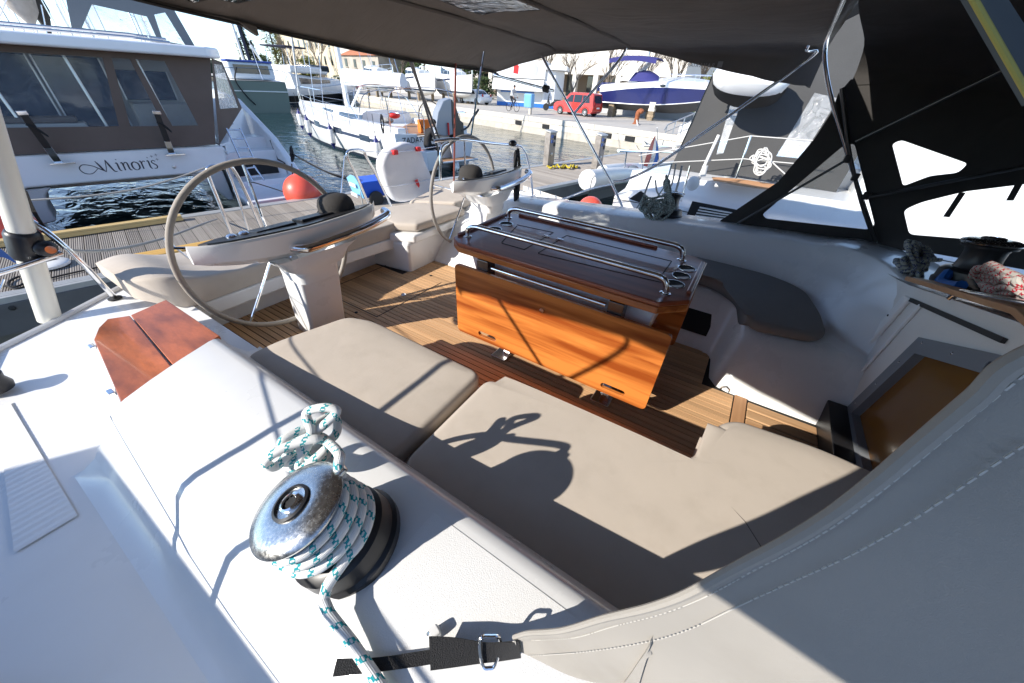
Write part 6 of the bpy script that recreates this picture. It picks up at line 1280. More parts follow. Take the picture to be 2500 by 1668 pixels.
# stanchions, lifelines, ropes
def nst(u, v, h, x): p = at(u, v, x=x); wire(nb, [p, p+V((0, 0, h))], .014, 'stanchion', chrome, 8); return p
s1_, s2_ = at(1795, 436, x=6.35), at(1675, 485, x=5.95)
st1 = [at(1796, 436, x=6.3), at(1833, 332, x=6.35)]; st2 = [at(1662, 492, x=5.9), at(1685, 405, x=5.95)]
for a, b in (st1, st2): wire(nb, [a, b], .014, 'stanchion', chrome, 8)
wire(nb, [at(1560, 380, x=6.3), st1[1], at(2010, 345, x=6.3)], .006, 'lifeline', ropeW); wire(nb, [at(1560, 400, x=6.2), at(1816, 388, x=6.3), at(1945, 400, x=6.3)], .006, 'lifeline', ropeW)
bundle(at(1858, 395, x=6.3), (.0, .12, 0), (.02, .02, .17), (.03, .03, 0), 9, .008, 41, 'rope_coil', ropeW, 'white rope coil hanging from the neighbour lifeline', wob=.5)
line([at(1866, 360, x=6.3), at(1880, 390, x=6.3), at(1920, 428, x=6.3)], .008, ropeW, 'white tail of the coil on the neighbour lifeline')
m = MB(); m.tube([at(1755, 330, x=6.3), at(1720, 405, x=6.2), at(1705, 440, x=6.2)], .022, 8); tag(m.build('white_tackle', ropeW), 'white rope tackle hanging beside the grey tent', 'tackle')
m = MB(); m.tube([at(1722, 405, x=6.15), at(1716, 430, x=6.15)], .04, 10); m.ball(at(1692, 448, x=6.1), .07, .09, .10, 12, 8); tag(m.build('white_net_bag', ropeW), 'small white net bag hanging on the neighbour tackle', 'bag')
# their stern: davit rails, flag, dinghy
dv = thing('davit_rails', 'chrome stern arch and rails of the neighbouring yacht', 'rail')
def dvr(pts, r=.02): m = MB(); m.tube(cr(pts, 5), r, 8); return m.build('tube', chrome, dv)
YS = 3.0
def s4(u, v, y=YS): return at(u, v, y=y)
dvr([s4(1510, 368), s4(1560, 370), s4(1640, 372)], .035); dvr([s4(1570, 356, 3.4), s4(1640, 358, 3.4), s4(1650, 360, 3.4)], .03)
dvr([s4(1530, 370), s4(1525, 405), s4(1520, 440)]); dvr([s4(1565, 370), s4(1568, 410), s4(1565, 440)]); dvr([s4(1645, 362, 3.4), s4(1662, 385, 3.2), s4(1668, 410)], .025); dvr([s4(1600, 410), s4(1650, 402), s4(1690, 398)], .015); dvr([s4(1600, 440), s4(1605, 405), s4(1620, 385)], .015)
fl = thing('croatian_flag', 'red, white and blue chequered flag on a white staff at the neighbour stern', 'flag')
A, B = s4(1604, 312), s4(1610, 425); m = MB(); m.tube([A, B], .012, 8); m.build('staff', mast_w, fl)
fa = [s4(1600, 330), s4(1590, 350), s4(1578, 378), s4(1570, 405)]; fbp = [s4(1604, 345), s4(1606, 365), s4(1608, 388), s4(1600, 412)]
for k, mt in enumerate((red, gel, mat('flag_blue2', (.03, .14, .5), .8))):
    m = MB(); a = [lerp(p, q, k/3)+V((0, .015*math.sin(i*2+k), 0)) for i, (p, q) in enumerate(zip(fa, fbp))]; b = [lerp(p, q, (k+1)/3)+V((0, .015*math.sin(i*2+k+1), 0)) for i, (p, q) in enumerate(zip(fa, fbp))]; m.grid([cr(a, 4), cr(b, 4)]); m.build('stripe', mt, fl)
for i in range(3):
    for j in range(3):
        if (i+j) % 2 == 0:
            c = lerp(lerp(fa[2], fa[3], .15+i*.2), lerp(fbp[2], fbp[3], .15+i*.2), .36+j*.12); m = MB(); m.obox(c+V((-.01, -.02, 0)), V((.012, 0, 0)), V((0, .004, 0)), V((0, 0, .016))); m.build('check', red, fl)
dg_ = thing('inflatable_dinghy', 'white inflatable dinghy on the neighbour stern', 'dinghy')
tubm = mat('dinghy_white', (.74, .74, .72), .5, var=.04, vscale=3)
m = MB(); m.tube(cr([s4(1432, 440, 2.9), s4(1450, 438, 2.9), s4(1500, 430, 3.0), s4(1560, 428, 3.1), s4(1640, 425, 3.2)], 6), [.14]+[.20]*23+[.2], 16); m.build('tube', tubm, dg_)
m = MB(); m.tube(cr([s4(1470, 420, 3.5), s4(1530, 412, 3.6), s4(1600, 410, 3.7)], 6), .17, 16); m.build('tube', tubm, dg_)
m = MB(); m.ball(s4(1545, 415, 3.3), .22, .2, .13, 14, 8); m.build('engine_cover', mat('cover_grey', (.12, .15, .18), .6), dg_)
m = MB(); m.tube(cr([s4(1440, 470, 2.75), s4(1445, 440, 2.68), s4(1455, 425, 2.8)], 4), .008, 6); m.build('grab_line', ropeK, dg_)
q = s4(1438, 500, 2.4); mark2 = MB(); mark2.ball(at(1440, 512, x=5.3), .19, n=22, m=14); tag(mark2.build('ball_fender', redm), 'orange ball fender wedged beside the white neighbour hull', 'fender', 'red ball fenders')
# tangled dark sheets hanging between the boats
for k, (pts, r) in enumerate((([(1600, 440), (1605, 470), (1620, 480), (1640, 450), (1650, 400)], .010), ([(1640, 400), (1625, 450), (1600, 490), (1580, 540)], .008), ([(1665, 405), (1655, 450), (1645, 480)], .012), ([(1575, 470), (1560, 500), (1530, 545)], .008), ([(1590, 430), (1575, 470), (1570, 490)], .012))):
    line([at(u, v, x=4.9) for u, v in pts], r, ropeG if k % 2 else greyr, ['looped grey sheet hanging against the neighbour hull', 'thin green line slanting down to the far coaming', 'thick grey line beside the neighbour stanchion', 'short green line running to the bimini leg', 'short grey line above the hanging block'][k], 'hanging_line', 'rope', 'lines hanging between the yachts')
q = at(1562, 487, x=4.9); m = MB(); m.prism([q+V((0, .14, -.02)), q+V((0, .02, .10)), q+V((0, -.08, .05)), q+V((0, -.14, -.08)), q+V((0, .0, -.04))], (.04, 0, 0)); tag(m.build('hanging_block', black, bevel=.01), 'dark triangular block hanging in front of the white hull', 'block')
# own port lifelines toward the stern are slack; starboard lifeline and stanchions throw the lines of shade on deck
ll = thing('starboard_lifeline', 'stanchions and wires along the near deck edge', 'lifeline')
for y in (-.9, 1.0): wire(ll, [V((gun(y)+.04, y, .31)), V((gun(y)+.02, y, .95))], .0125, 'stanchion', chrome, 10)
for z in (.63, .94): wire(ll, [V((gun(y)+.03, y, z)) for y in (-2.6, -.9, 1.0)]+[V((.0, 2.92, z-.02))], .004, 'wire', steel, 6)

# ================================================================== unseen yacht added to starboard, its tent shaped to shade our side deck
sn = thing('starboard_shade_yacht', 'unseen white yacht added on the left to shade the side deck', 'yacht')
m = MB(); m.grid([[V((-1.55+.02*y, y, .2)), V((-1.5+.02*y, y, -.6)), V((-1.7+.02*y, y, -1.8))] for y in (-8, -4, 0, 3.2)]); m.build('hull', hullw, sn)
m = MB(); m.box(-5.4, -1.55, -8, 3.2, .12, .22); m.build('deck', hullw, sn)
m = MB(); m.hexa([V((-4.9, -3.5, .22)), V((-2.05, -3.5, .22)), V((-2.05, 2.9, .22)), V((-4.9, 2.9, .22)), V((-4.7, -2.6, 1.72)), V((-2.22, -2.6, 1.72)), V((-2.22, 2.9, 1.72)), V((-4.7, 2.9, 1.72))]); m.build('cockpit_tent', canvas_t, sn, bevel=.05)  # block sized to cast the shade on the side deck
# ================================================================== things on the quay
QR = math.atan2(qd.y, qd.x)-math.pi/2                    # heading of things parked along the quay
tyre = mat('tyre', (.02, .02, .02), .8); rimm = mat('rim', (.45, .45, .46), .35, .8)
glassd = mat('car_glass', (.02, .028, .03), .06, spec=.8); lampr = mat('tail_lamp', (.35, .01, .01), .25, coat=.5); lampw = mat('head_lamp', (.7, .7, .7), .15)
def car(name, label, loc, rz, s, body, prof, glass, W, wb, wr, rear_win, paint, plate=True, roofrail=False):
    'side profile lofted across the width, glass and lamps as separate pieces; local +y is forward'
    t = thing(name, label, 'car' if 'car' in name else 'van', loc=loc, rz=rz); t.scale = (s, s, s)
    n = len(prof); m = MB(); rows = []
    for f in (-1, -.94, -.8, 0, .8, .94, 1):
        r = []
        for y, z in prof:
            tuck = max(0, (z-body)/(max(p[1] for p in prof)-body)); x = f*W/2*(1-.14*tuck); e = .05 if abs(f) == 1 else .015 if abs(f) == .94 else 0
            r.append(V((x, y*(1-e*.35), z-(e*.5 if z > body else 0))))
        rows.append(r)
    m.grid(rows, closed=True); m.f.append(tuple(range(n))); m.f.append(tuple(range(len(m.v)-1, len(m.v)-n-1, -1))); m.build('body', paint, t, ang=35)
    top = max(p[1] for p in prof)
    def sx(z): return W/2*(1-.14*max(0, (z-body)/(top-body)))
    for sg in (-1, 1):
        for q in glass:
            m = MB(); m.prism([V((sg*(sx(z)+.004), y, z)) for y, z in q], (sg*.012, 0, 0)); m.build('side_window', glassd, t)
        for y in wb:
            m = MB(); m.lathe([(wr*.62, -.02), (wr*.95, -.02), (wr, .02), (wr, .17), (wr*.9, .19)], 24, (sg*(W/2-.17), y, wr), (sg, 0, 0)); wl = m.build('wheel', tyre, t)
            m = MB(); m.lathe([(wr*.66, .17), (wr*.66, .195), (wr*.5, .185), (wr*.15, .20)], 18, (sg*(W/2-.17), y, wr), (sg, 0, 0)); m.build('rim', rimm, wl)
            m = MB(); pts = [V((sg*(W/2+.004), y+(wr+.07)*math.cos(a), wr+(wr+.07)*math.sin(a))) for a in [math.pi*k/10 for k in range(11)]]; m.tube(pts, .03, 6); m.build('arch', paint, t)
        m = MB(); y0 = prof[0][0]; m.box(sg*W*.36-.10, sg*W*.36+.10, y0-.03, y0+.06, body*.82, body*1.12); m.build('tail_lamp', lampr, t, bevel=.02)
        yf = max(p[0] for p in prof); m = MB(); m.box(sg*W*.34-.15, sg*W*.34+.15, yf-.2, yf-.02, body*.70, body*.86); m.build('headlight', lampw, t, bevel=.03)
        m = MB(); m.box(sg*(W/2+.02)-.06, sg*(W/2+.02)+.06, wb[1]-.72, wb[1]-.6, body+.02, body+.16); m.build('mirror', paint, t, bevel=.03)
    if rear_win: m = MB(); a, b = rear_win; m.prism([V((-W*.36, a[0]-.012, a[1])), V((W*.36, a[0]-.012, a[1])), V((W*.33, b[0]-.012, b[1])), V((-W*.33, b[0]-.012, b[1]))], (0, -.01, 0)); m.build('rear_window', glassd, t)
    if plate: m = MB(); m.box(-.26, .26, prof[0][0]-.05, prof[0][0]+.02, body*.62, body*.74); m.build('number_plate', gel, t)
    return t
# van: 4.4 x 1.8 m
vprof = [(-2.15, .42), (-2.18, .75), (-2.12, 1.0), (-2.0, 1.72), (-1.85, 1.8), (.2, 1.8), (.55, 1.72), (1.15, 1.12), (1.85, 1.0), (2.15, .82), (2.2, .5), (2.1, .3), (1.7, .24), (-1.9, .24)]
vglass = [[(-1.75, 1.05), (-1.6, 1.6), (-.95, 1.62), (-.95, 1.05)], [(-.88, 1.05), (-.88, 1.62), (-.05, 1.62), (-.05, 1.05)], [(.05, 1.05), (.05, 1.6), (.35, 1.58), (.85, 1.1), (.85, 1.05)]]
vp = at(1399, 282, z=ZQ)
car('red_van', 'red passenger van parked on the quay in front of the blue boat', V((vp.x+.75, vp.y, ZQ)), QR+.12, .92, 1.0, vprof, vglass, 1.82, (-1.37, 1.36), .33, ((-2.12, 1.05), (-2.02, 1.62)), mat('paint_red', (.52, .035, .02), .25, coat=.6))
sprof = [(-2.2, .45), (-2.22, .8), (-2.05, .96), (-1.5, 1.02), (-.95, 1.38), (-.5, 1.45), (.3, 1.44), (1.05, 1.02), (1.9, .88), (2.2, .7), (2.22, .45), (2.1, .25), (-2.0, .25)]
sglass = [[(-1.1, 1.02), (-.82, 1.32), (-.3, 1.37), (-.3, 1.02)], [(-.22, 1.02), (-.22, 1.37), (.25, 1.36), (.75, 1.04), (.75, 1.02)]]
cp = at(1150, 254, z=ZQ)
car('white_car', 'white saloon car parked left of the kiosk on the quay', V((cp.x+.6, cp.y, ZQ)), QR+.05, .92, .95, sprof, sglass, 1.75, (-1.3, 1.35), .31, ((-1.52, 1.04), (-1.02, 1.36)), mat('paint_white', (.70, .74, .78), .25, coat=.6))
# kiosk
kk = thing('kiosk', 'white rounded harbour kiosk with blue base stripe and serving windows', 'kiosk'); k0 = at(1213, 257, z=ZQ); k1 = at(1322, 264, z=ZQ); k2 = at(1366, 262, z=ZQ); kw = mat('kiosk_white', (.76, .76, .75), .5, dirt=.06); kb = mat('kiosk_blue', (.03, .17, .55), .5)
kd = (k1-k0); kd.z = 0; kl = kd.length; kd.normalize(); kn_ = V((kd.y, -kd.x, 0)); kn_ = kn_ if kn_.x > 0 else -kn_
def KP(a, b, z): return k0+kd*a+kn_*b+V((0, 0, z-k0.z+ZQ)) if False else V((k0.x, k0.y, ZQ))+kd*a+kn_*b+V((0, 0, z))
m = MB(); m.prism([KP(0, 0, 0), KP(kl, 0, 0), KP(kl, 5, 0), KP(0, 5, 0)], (0, 0, 2.5)); m.build('wall', kw, kk, bevel=.05)
m = MB(); m.prism([KP(0, -.02, .02), KP(kl, -.02, .02), KP(kl, 0, .02), KP(0, 0, .02)], (0, 0, .35)); m.build('base_stripe', kb, kk)
m = MB(); m.prism([KP(kl, -.3, 0), KP(kl+1.3, -.3, 0), KP(kl+1.9, .6, 0), KP(kl+1.9, 4, 0), KP(kl, 4, 0)], (0, 0, 3.3)); m.build('entrance_tower', kw, kk, bevel=.1, bseg=4)
m = MB(); m.prism([KP(kl-.1, -.34, .02), KP(kl+1.3, -.34, .02), KP(kl+1.96, .6, .02), KP(kl+1.9, .6, .02), KP(kl+1.3, -.3, .02), KP(kl, -.3, .02)], (0, 0, .35)); m.build('base_stripe', kb, kk)
m = MB(); m.prism([KP(-.4, -.5, 2.5), KP(kl+.2, -.5, 2.5), KP(kl+.2, 5.2, 2.5), KP(-.4, 5.2, 2.5)], (0, 0, 1.5)); m.build('sign_wall', kw, kk, bevel=.05)
m = MB(); m.prism([KP(kl+.1, -.8, 3.3), KP(kl+2.4, -.8, 3.3), KP(kl+2.4, 4.4, 3.3), KP(kl+.1, 4.4, 3.3)], (0, 0, .35)); m.build('roof', kw, kk, bevel=.05)
for a, mt in ((1.8, red), (3.8, mat('logo_grey', (.5, .5, .55), .5))):
    m = MB(); m.prism([KP(a, -.53, 2.9), KP(a+.5, -.53, 2.85), KP(a+.55, -.53, 3.5), KP(a+.25, -.53, 3.8), KP(a+.05, -.53, 3.45)], kn_*.02); m.build('emblem', mt, kk)
m = MB(); rows = []
for k in range(7):
    a = R(90*k/6); rows.append([KP(-.3, -.05-1.05*math.sin(a), 2.45-1.0*(1-math.cos(a))), KP(kl+.1, -.05-1.05*math.sin(a), 2.45-1.0*(1-math.cos(a)))])
m.grid(rows, thick=.03); m.build('awning', kw, kk, ang=60)
for sgn_, a in ((1, -.3), (-1, kl+.1)):
    m = MB(); m.add([KP(a, -.05, 2.45)]+[KP(a, -.05-1.05*math.sin(R(90*k/6)), 2.45-1.0*(1-math.cos(R(90*k/6)))) for k in range(7)]+[KP(a, -.05, 1.45)], [tuple(range(9))]); m.build('awning_end', kw, kk)
for a in (.9, 1.7, 2.9, 3.9, 4.7):
    if a < kl-.7: m = MB(); m.prism([KP(a, -.03, 1.5), KP(a+.62, -.03, 1.5), KP(a+.62, -.03, 2.0), KP(a, -.03, 2.0)], kn_*.02); wn2 = m.build('serving_window', glassd, kk); m = MB(); m.prism([KP(a-.06, -.14, 1.40), KP(a+.68, -.14, 1.40), KP(a+.68, -.03, 1.40), KP(a-.06, -.03, 1.40)], (0, 0, .06)); m.build('sill', kw, wn2)
m = MB(); m.prism([KP(.4, -.04, 1.25), KP(kl-.9, -.04, 1.25), KP(kl-.9, -.02, 1.25), KP(.4, -.02, 1.25)], (0, 0, .12)); m.build('counter_stripe', kb, kk)
m = MB(); m.prism([KP(kl+.25, -.33, .05), KP(kl+1.05, -.33, .05), KP(kl+1.05, -.33, 2.2), KP(kl+.25, -.33, 2.2)], kn_*.02); m.build('door', mat('kiosk_door', (.55, .57, .60), .4), kk)
# electric cabinet
p = at(1290, 279, z=ZQ); t = thing('cabinet', 'pale blue rounded cabinet on a post at the quay edge', 'cabinet', loc=p, rz=QR); m = MB(); m.box(-.22, .22, -.42, .42, .45, 1.4); m.build('box', mat('cabinet_blue', (.20, .45, .72), .5), t, bevel=.08, bseg=3); m = MB(); m.box(-.10, .10, .2, .34, 0, .46) if False else m.box(-.1, .1, -.30, -.08, 0, .46); m.build('post', stone, t)
m = MB(); m.box(-.24, -.222, -.34, .34, .55, 1.3); m.build('front_panel', mat('panel_blue', (.16, .38, .66), .4), t, bevel=.01)
# scooter
p = at(1347, 271, z=ZQ); t = thing('scooter', 'black motor scooter parked beside the kiosk door', 'scooter', loc=p, rz=QR+.5)
for y in (-.62, .62):
    m = MB(); m.lathe([(.16, -.06), (.28, -.06), (.30, 0), (.28, .06), (.16, .06)], 20, (0, y, .30), (1, 0, 0)); m.build('wheel', tyre, t)
m = MB(); m.prism([V((-.16, -.85, .55)), V((-.16, -.2, .45)), V((-.16, .15, .35)), V((-.16, .35, .40)), V((-.16, .5, .95)), V((-.16, .42, 1.0)), V((-.16, .25, .55)), V((-.16, -.1, .80)), V((-.16, -.85, .85))], (.32, 0, 0)); m.build('body', black, t, bevel=.06, bseg=3)
m = MB(); m.box(-.15, .15, -.8, -.1, .84, .94); m.build('seat', rubber, t, bevel=.05); wire(t, [V((-.36, .38, 1.08)), V((0, .45, 1.05)), V((.36, .38, 1.08))], .02, 'handlebar', black, 6); wire(t, [V((0, .45, 1.0)), V((0, .62, .30))], .04, 'fork', black, 6)
m = MB(); m.prism([V((-.2, .46, 1.0)), V((.2, .46, 1.0)), V((.14, .36, 1.4)), V((-.14, .36, 1.4))], (0, .02, 0)); m.build('windscreen', glassd, t)
# rusty bollard
p = at(1552, 303, z=ZQ); t = thing('bollard', 'rusty iron mooring bollard with curved head on the quay edge', 'bollard', loc=p, rz=QR)
rust = mat('rust', (.26, .085, .035), .85, var=.4, vscale=9, bump=.6, bscale=40)
m = MB(); m.lathe([(.24, 0), (.24, .06), (.17, .1), (.16, .5), (.17, .62)], 18); m.build('stem', rust, t); m = MB(); m.tube(cr([V((0, 0, .5)), V((0, -.02, .72)), V((.0, -.2, .82)), V((0, -.36, .74))], 5), [.17]*6+[.165]*5+[.15]*4+[.10], 14); m.build('head', rust, t)
for k, (u, v) in enumerate(((1560, 385), (1590, 350), (1600, 358))): line([p+V((0, 0, .3)), lerp(p, at(u, v, x=22), .5)+V((0, 0, -.3)), at(u, v, x=22)], .02, ropeW, ['left white line', 'middle white line', 'right white line'][k]+' hanging from the rusty bollard', n=5)
# stairs railing on the quay edge
t = thing('quay_railing', 'grey metal stair railing at the quay edge on the right', 'railing'); XR = 25.5
def rr_(u, v): return at(u, v, x=XR)
top_ = [rr_(1622, 318), rr_(1630, 305), rr_(1700, 275), rr_(1720, 270)]; wire(t, top_, .035, 'hand_rail', alu, 6); wire(t, [p_-V((0, 0, .35)) for p_ in top_[1:]], .025, 'mid_rail', alu, 6); wire(t, [p_-V((0, 0, .7)) for p_ in top_[1:]], .025, 'mid_rail', alu, 6)
for f in (0, .3, .62, .95): q = lerp(top_[1], top_[2], f); wire(t, [q, V((q.x, q.y, -1.45+.55*f))], .03, 'post', alu, 6)
m = MB(); a, b = rr_(1670, 272), rr_(1700, 262); m.hexa([V((a.x, a.y, -1.2)), V((b.x, b.y, -1.2)), V((b.x+.6, b.y, -1.2)), V((a.x+.6, a.y, -1.2)), V((a.x, a.y, .05)), V((b.x, b.y, .25)), V((b.x+.6, b.y, .25)), V((a.x+.6, a.y, .05))]); tag(m.build('signboard', kw), 'white upright panel beside the quay stair railing', 'panel')
m = MB(); m.box(24.6, 28.0, -14, 3.8, -1.55, -1.1); m.build('landing', stone, quay)
# ---- blue cruiser on keel blocks
bbt = thing('blue_cruiser', 'blue and white cabin cruiser propped on blocks on the quay', 'motor boat', loc=(37.4, 13.9, ZQ), rz=math.pi+QR*.0)
navy2 = mat('cruiser_navy', (.018, .025, .11), .2, coat=.6); anti = mat('antifoul', (.075, .075, .08), .7, var=.15, vscale=2); cnv = mat('navy_canvas', (.03, .032, .16), .8, bump=.3, bscale=20)
LBc, BBc = 9.6, 3.0; nS = 16; S_ = []
for i in range(nS+1):
    s = i/nS; b = BBc/2*(1-max(0, (s-.4)/.6)**2.3); b = max(b, .015); y = s*LBc; o = .9*max(0, (s-.5)/.5)**2
    zk = .55+.75*max(0, (s-.55)/.45)**2.2; zch = 1.05+.75*max(0, (s-.3)/.7)**2; zm = 1.75+.55*math.sin(min(1, s*1.6)*math.pi/2); zs = 2.25+.45*math.sin(min(1, s*1.3)*math.pi/2)
    if s > .97: zk = zch
    S_.append(([V((0, y, zk)), V((b*.55, y+o*.15, lerp(zk, zch, .5))), V((b*.92, y+o*.3, zch))], [V((b*.92, y+o*.3, zch)), V((b*.97, y+o*.6, lerp(zch, zm, .6))), V((b, y+o*.8, zm))], [V((b, y+o*.8, zm)), V((b*1.0, y+o*.92, lerp(zm, zs, .7))), V((b*.93, y+o, zs))]))
def mir(p): return V((-p.x, p.y, p.z))
for k, (nm, mt) in enumerate((('bottom', anti), ('topside', navy2), ('gunwale', hullw))):
    m = MB(); m.grid([s[k] for s in S_]); m.grid([[mir(p) for p in s[k]] for s in S_]); s0 = S_[0][k]; m.add(list(s0)+[mir(p) for p in reversed(s0)], [tuple(range(6))]); m.build(nm, mt, bbt, ang=40)
for sg in (1, -1):
    m = MB(); m.tube([V((sg*(s[0][2].x+.01), s[0][2].y, s[0][2].z)) for s in S_], .035, 6); m.build('spray_rail', hullw, bbt)
m = MB(); m.grid([[s[2][2], V((0, s[2][2].y, s[2][2].z+.12+.25*max(0, math.sin(min(1, max(0, (i/nS-.3)/.6))*math.pi)))), mir(s[2][2])] for i, s in enumerate(S_)]); m.build('deck', hullw, bbt, ang=60)
for y, z in ((6.1, 2.42), (5.2, 2.40)):
    b = [s for s in S_ if s[2][1].y >= y][0][2][1]; m = MB(); m.ball((b.x+.01, y, z), .05, .26, .10, 14, 8); m.build('porthole', glassd, bbt)
    m = MB(); m.ball((-b.x-.01, y, z), .05, .26, .10, 14, 8); m.build('porthole', glassd, bbt)
m = MB(); rows = []
for k in range(9):
    f = k/8; y = lerp(2.0, 5.0, f); h = .75*math.sin(math.pi*min(1, .12+f*.95))**.7 if f < .98 else .02; w_ = 1.25-.2*f; rows.append([V((w_, y, 2.62)), V((w_*.85, y, 2.62+h*.8)), V((0, y, 2.66+h)), V((-w_*.85, y, 2.62+h*.8)), V((-w_, y, 2.62))])
m.grid(rows); m.build('cockpit_cover', cnv, bbt, ang=60)
for sg in (1, -1):
    m = MB(); m.hexa([V((sg*1.3, 1.4, 2.6)), V((sg*1.3, 2.3, 2.6)), V((sg*1.2, 2.3, 2.6)), V((sg*1.2, 1.4, 2.6)), V((sg*1.12, 3.0, 4.05)), V((sg*1.12, 3.3, 4.05)), V((sg*1.02, 3.3, 4.05)), V((sg*1.02, 3.0, 4.05))]); m.build('radar_arch', hullw, bbt, bevel=.04)
m = MB(); m.box(-1.1, 1.1, 3.0, 3.35, 4.02, 4.16); m.build('arch_top', hullw, bbt, bevel=.04)
m = MB(); m.grid([[V((x, y, 4.25+.10*(1-(x/1.2)**2)-.16*abs((y-2.3)/1.9)**2.5)) for x in (-1.2, -.6, 0, .6, 1.2)] for y in (.3, .9, 1.6, 2.3, 3.0, 3.7, 4.2)], thick=.05); m.build('bimini', cnv, bbt, ang=60)
m = MB(); m.grid([[V((1.2, y, 4.25-.16*abs((y-2.3)/1.9)**2.5)), V((1.2, y, 3.95-.16*abs((y-2.3)/1.9)**2.5))] for y in (.3, 1.6, 2.3, 3, 4.2)], thick=.03); m.build('bimini_skirt', cnv, bbt)
for y in (.5, 3.9): wire(bbt, [V((1.1, y, 4.1)), V((1.2, 2.0, 2.7))], .02, 'bimini_tube'); 
for sg in (1, -1):
    pts = [s[2][2]+V((0, 0, .5)) for s in S_[8:]] if sg == 1 else [mir(s[2][2])+V((0, 0, .5)) for s in S_[8:]]; wire(bbt, pts, .02, 'bow_rail')
    for q in pts[::2]: wire(bbt, [q, q-V((0, 0, .5))], .015, 'rail_post')
wire(bbt, [V((0, 10.2, 2.75)), V((0, 11.0, 2.65))], .08, 'bowsprit', hullw, 8)
lettering('maker_badge', 'yacht', .16, hullw, bbt, Matrix.Translation((BBc/2+.015, 3.1, 1.72)) @ Matrix.Rotation(R(90), 4, 'Z') @ Matrix.Rotation(R(90), 4, 'X'), local=True) if False else None
timber = wood('block_timber', (.22, .16, .10), (.34, .26, .17), .85, 'X', .6, rand=.2)
for k, (u, v, lab) in enumerate(((1490, 285, 'dark stack of timber under the cruiser stern'), (1586, 294, 'tall grey stack of blocks under the cruiser middle'), (1524, 280, 'far timber stack under the cruiser stern'), (1612, 286, 'far timber stack under the cruiser bow'))):
    p = at(u, v, z=ZQ); p.x = min(p.x, 38.2); t = thing('block_stack', lab, 'boat support', 'cruiser support stacks', (p.x, p.y, ZQ))
    hgt = 1.3 if k in (1,) else 1.15
    for j in range(6):
        m = MB(); w_ = .28-.02*(j % 2); m.box(-w_, w_, -.22-.03*(j % 2), .22+.03*(j % 2), j*hgt/6, (j+1)*hgt/6-.012); m.build('block', timber if k != 1 or j < 3 else stone_w, t)
# skips behind
for k, (u, x) in enumerate(((1672, 46), (1712, 46))):
    p = at(u, 250, x=x); t = thing('waste_bin', ['left', 'right'][k]+' green waste bin with orange lid behind the cruiser bow', 'bin', 'bins with orange lids', (p.x, p.y, ZQ)); g_ = MATS.get('bin_green') or mat('bin_green', (.10, .16, .04), .6); o_c = MATS.get('bin_orange') or mat('bin_orange', (.62, .27, .04), .6)
    m = MB(); m.hexa([V((-.6, -.7, 0)), V((.6, -.7, 0)), V((.6, .7, 0)), V((-.6, .7, 0)), V((-.7, -.85, 1.3)), V((.7, -.85, 1.3)), V((.7, .85, 1.3)), V((-.7, .85, 1.3))]); m.build('body', g_, t, bevel=.03)
    m = MB(); m.hexa([V((-.75, -.9, 1.3)), V((.75, -.9, 1.3)), V((.75, .9, 1.3)), V((-.75, .9, 1.3)), V((-.4, -.8, 1.75)), V((.6, -.8, 1.75)), V((.6, .8, 1.75)), V((-.4, .8, 1.75))]); m.build('lid', o_c, t, bevel=.05)
    m = MB(); m.box(-.72, -.66, -.2, .2, .5, .8); m.build('label', gel, t)
m = MB(); m.box(40.5, 42.0, 2, 16, ZQ, ZQ+.62); tag(m.build('concrete_barrier', mat('barrier', (.42, .42, .41), .8, var=.1, vscale=1), bevel=.04), 'long low grey concrete barrier behind the propped cruiser', 'barrier')
# ---- small white motor boats ashore
for k, (x, y, L_, rz_, lab) in enumerate(((36.5, 44.5, 8.0, 2.75, 'left white motor boat ashore behind the boom cover'), (37.5, 38.5, 7.5, 2.7, 'middle white motor boat ashore with low cabin'), (38.8, 34.2, 7.5, 2.65, 'right white motor boat ashore beside the white car, wheelhouse on top'))):
    t = thing('shore_boat', lab, 'motor boat', 'white motor boats stored ashore', (x, y, ZQ+.95), rz_); r, rows = cruiser(t, L_, 2.7, 1.15, 1.6, hullw, (.22, .66, .78, .5, 1.35 if k == 2 else .75, .35), (0, 5)); side_strip(t, r, .15, .28, 2, 9, 'hull_stripe', navyst, 0, .015); side_strip(t, r, .15, .28, 2, 9, 'hull_stripe', navyst, 1, .015)
    if k == 2: m = MB(); m.box(-1.05, 1.05, 1.6, 4.3, 2.7, 2.82); m.build('wheelhouse_roof', hullw, t, bevel=.05)
    for yy in (1.5, 4.8):
        for xx in (-.8, .8): m = MB(); m.box(xx-.12, xx+.12, yy-.15, yy+.15, -.95, .05); m.build('prop', timber, t)
# ---- buildings
def facade(t, A, B, z0, z1, rows_, cols, ww, wh, wallm, depth, winm=None, sill=True, frame=False, zpad=.18):
    A, B = V(A), V(B); d = (B-A); L_ = d.length; d.normalize(); nn = V((d.y, -d.x, 0)); nn = nn if nn.x > 0 else -nn
    m = MB(); m.prism([V((A.x, A.y, z0)), V((B.x, B.y, z0)), V((B.x, B.y, z0))+nn*depth, V((A.x, A.y, z0))+nn*depth], (0, 0, z1-z0)); m.build('wall', wallm, t)
    for i in range(rows_):
        for j in range(cols):
            c = V((A.x, A.y, 0))+d*(L_*(j+.5)/cols); z = lerp(z0, z1, zpad+(1-zpad)*(i+.25)/rows_); m = MB(); m.obox(c+V((0, 0, z+wh/2))-nn*.02, d*ww/2, nn*.05, V((0, 0, wh/2))); w_ = m.build('window', winm or glassd, t)
            if sill: m = MB(); m.obox(c+V((0, 0, z-.06))-nn*.09, d*(ww/2+.12), nn*.10, V((0, 0, .06))); m.build('sill', wallm, w_)
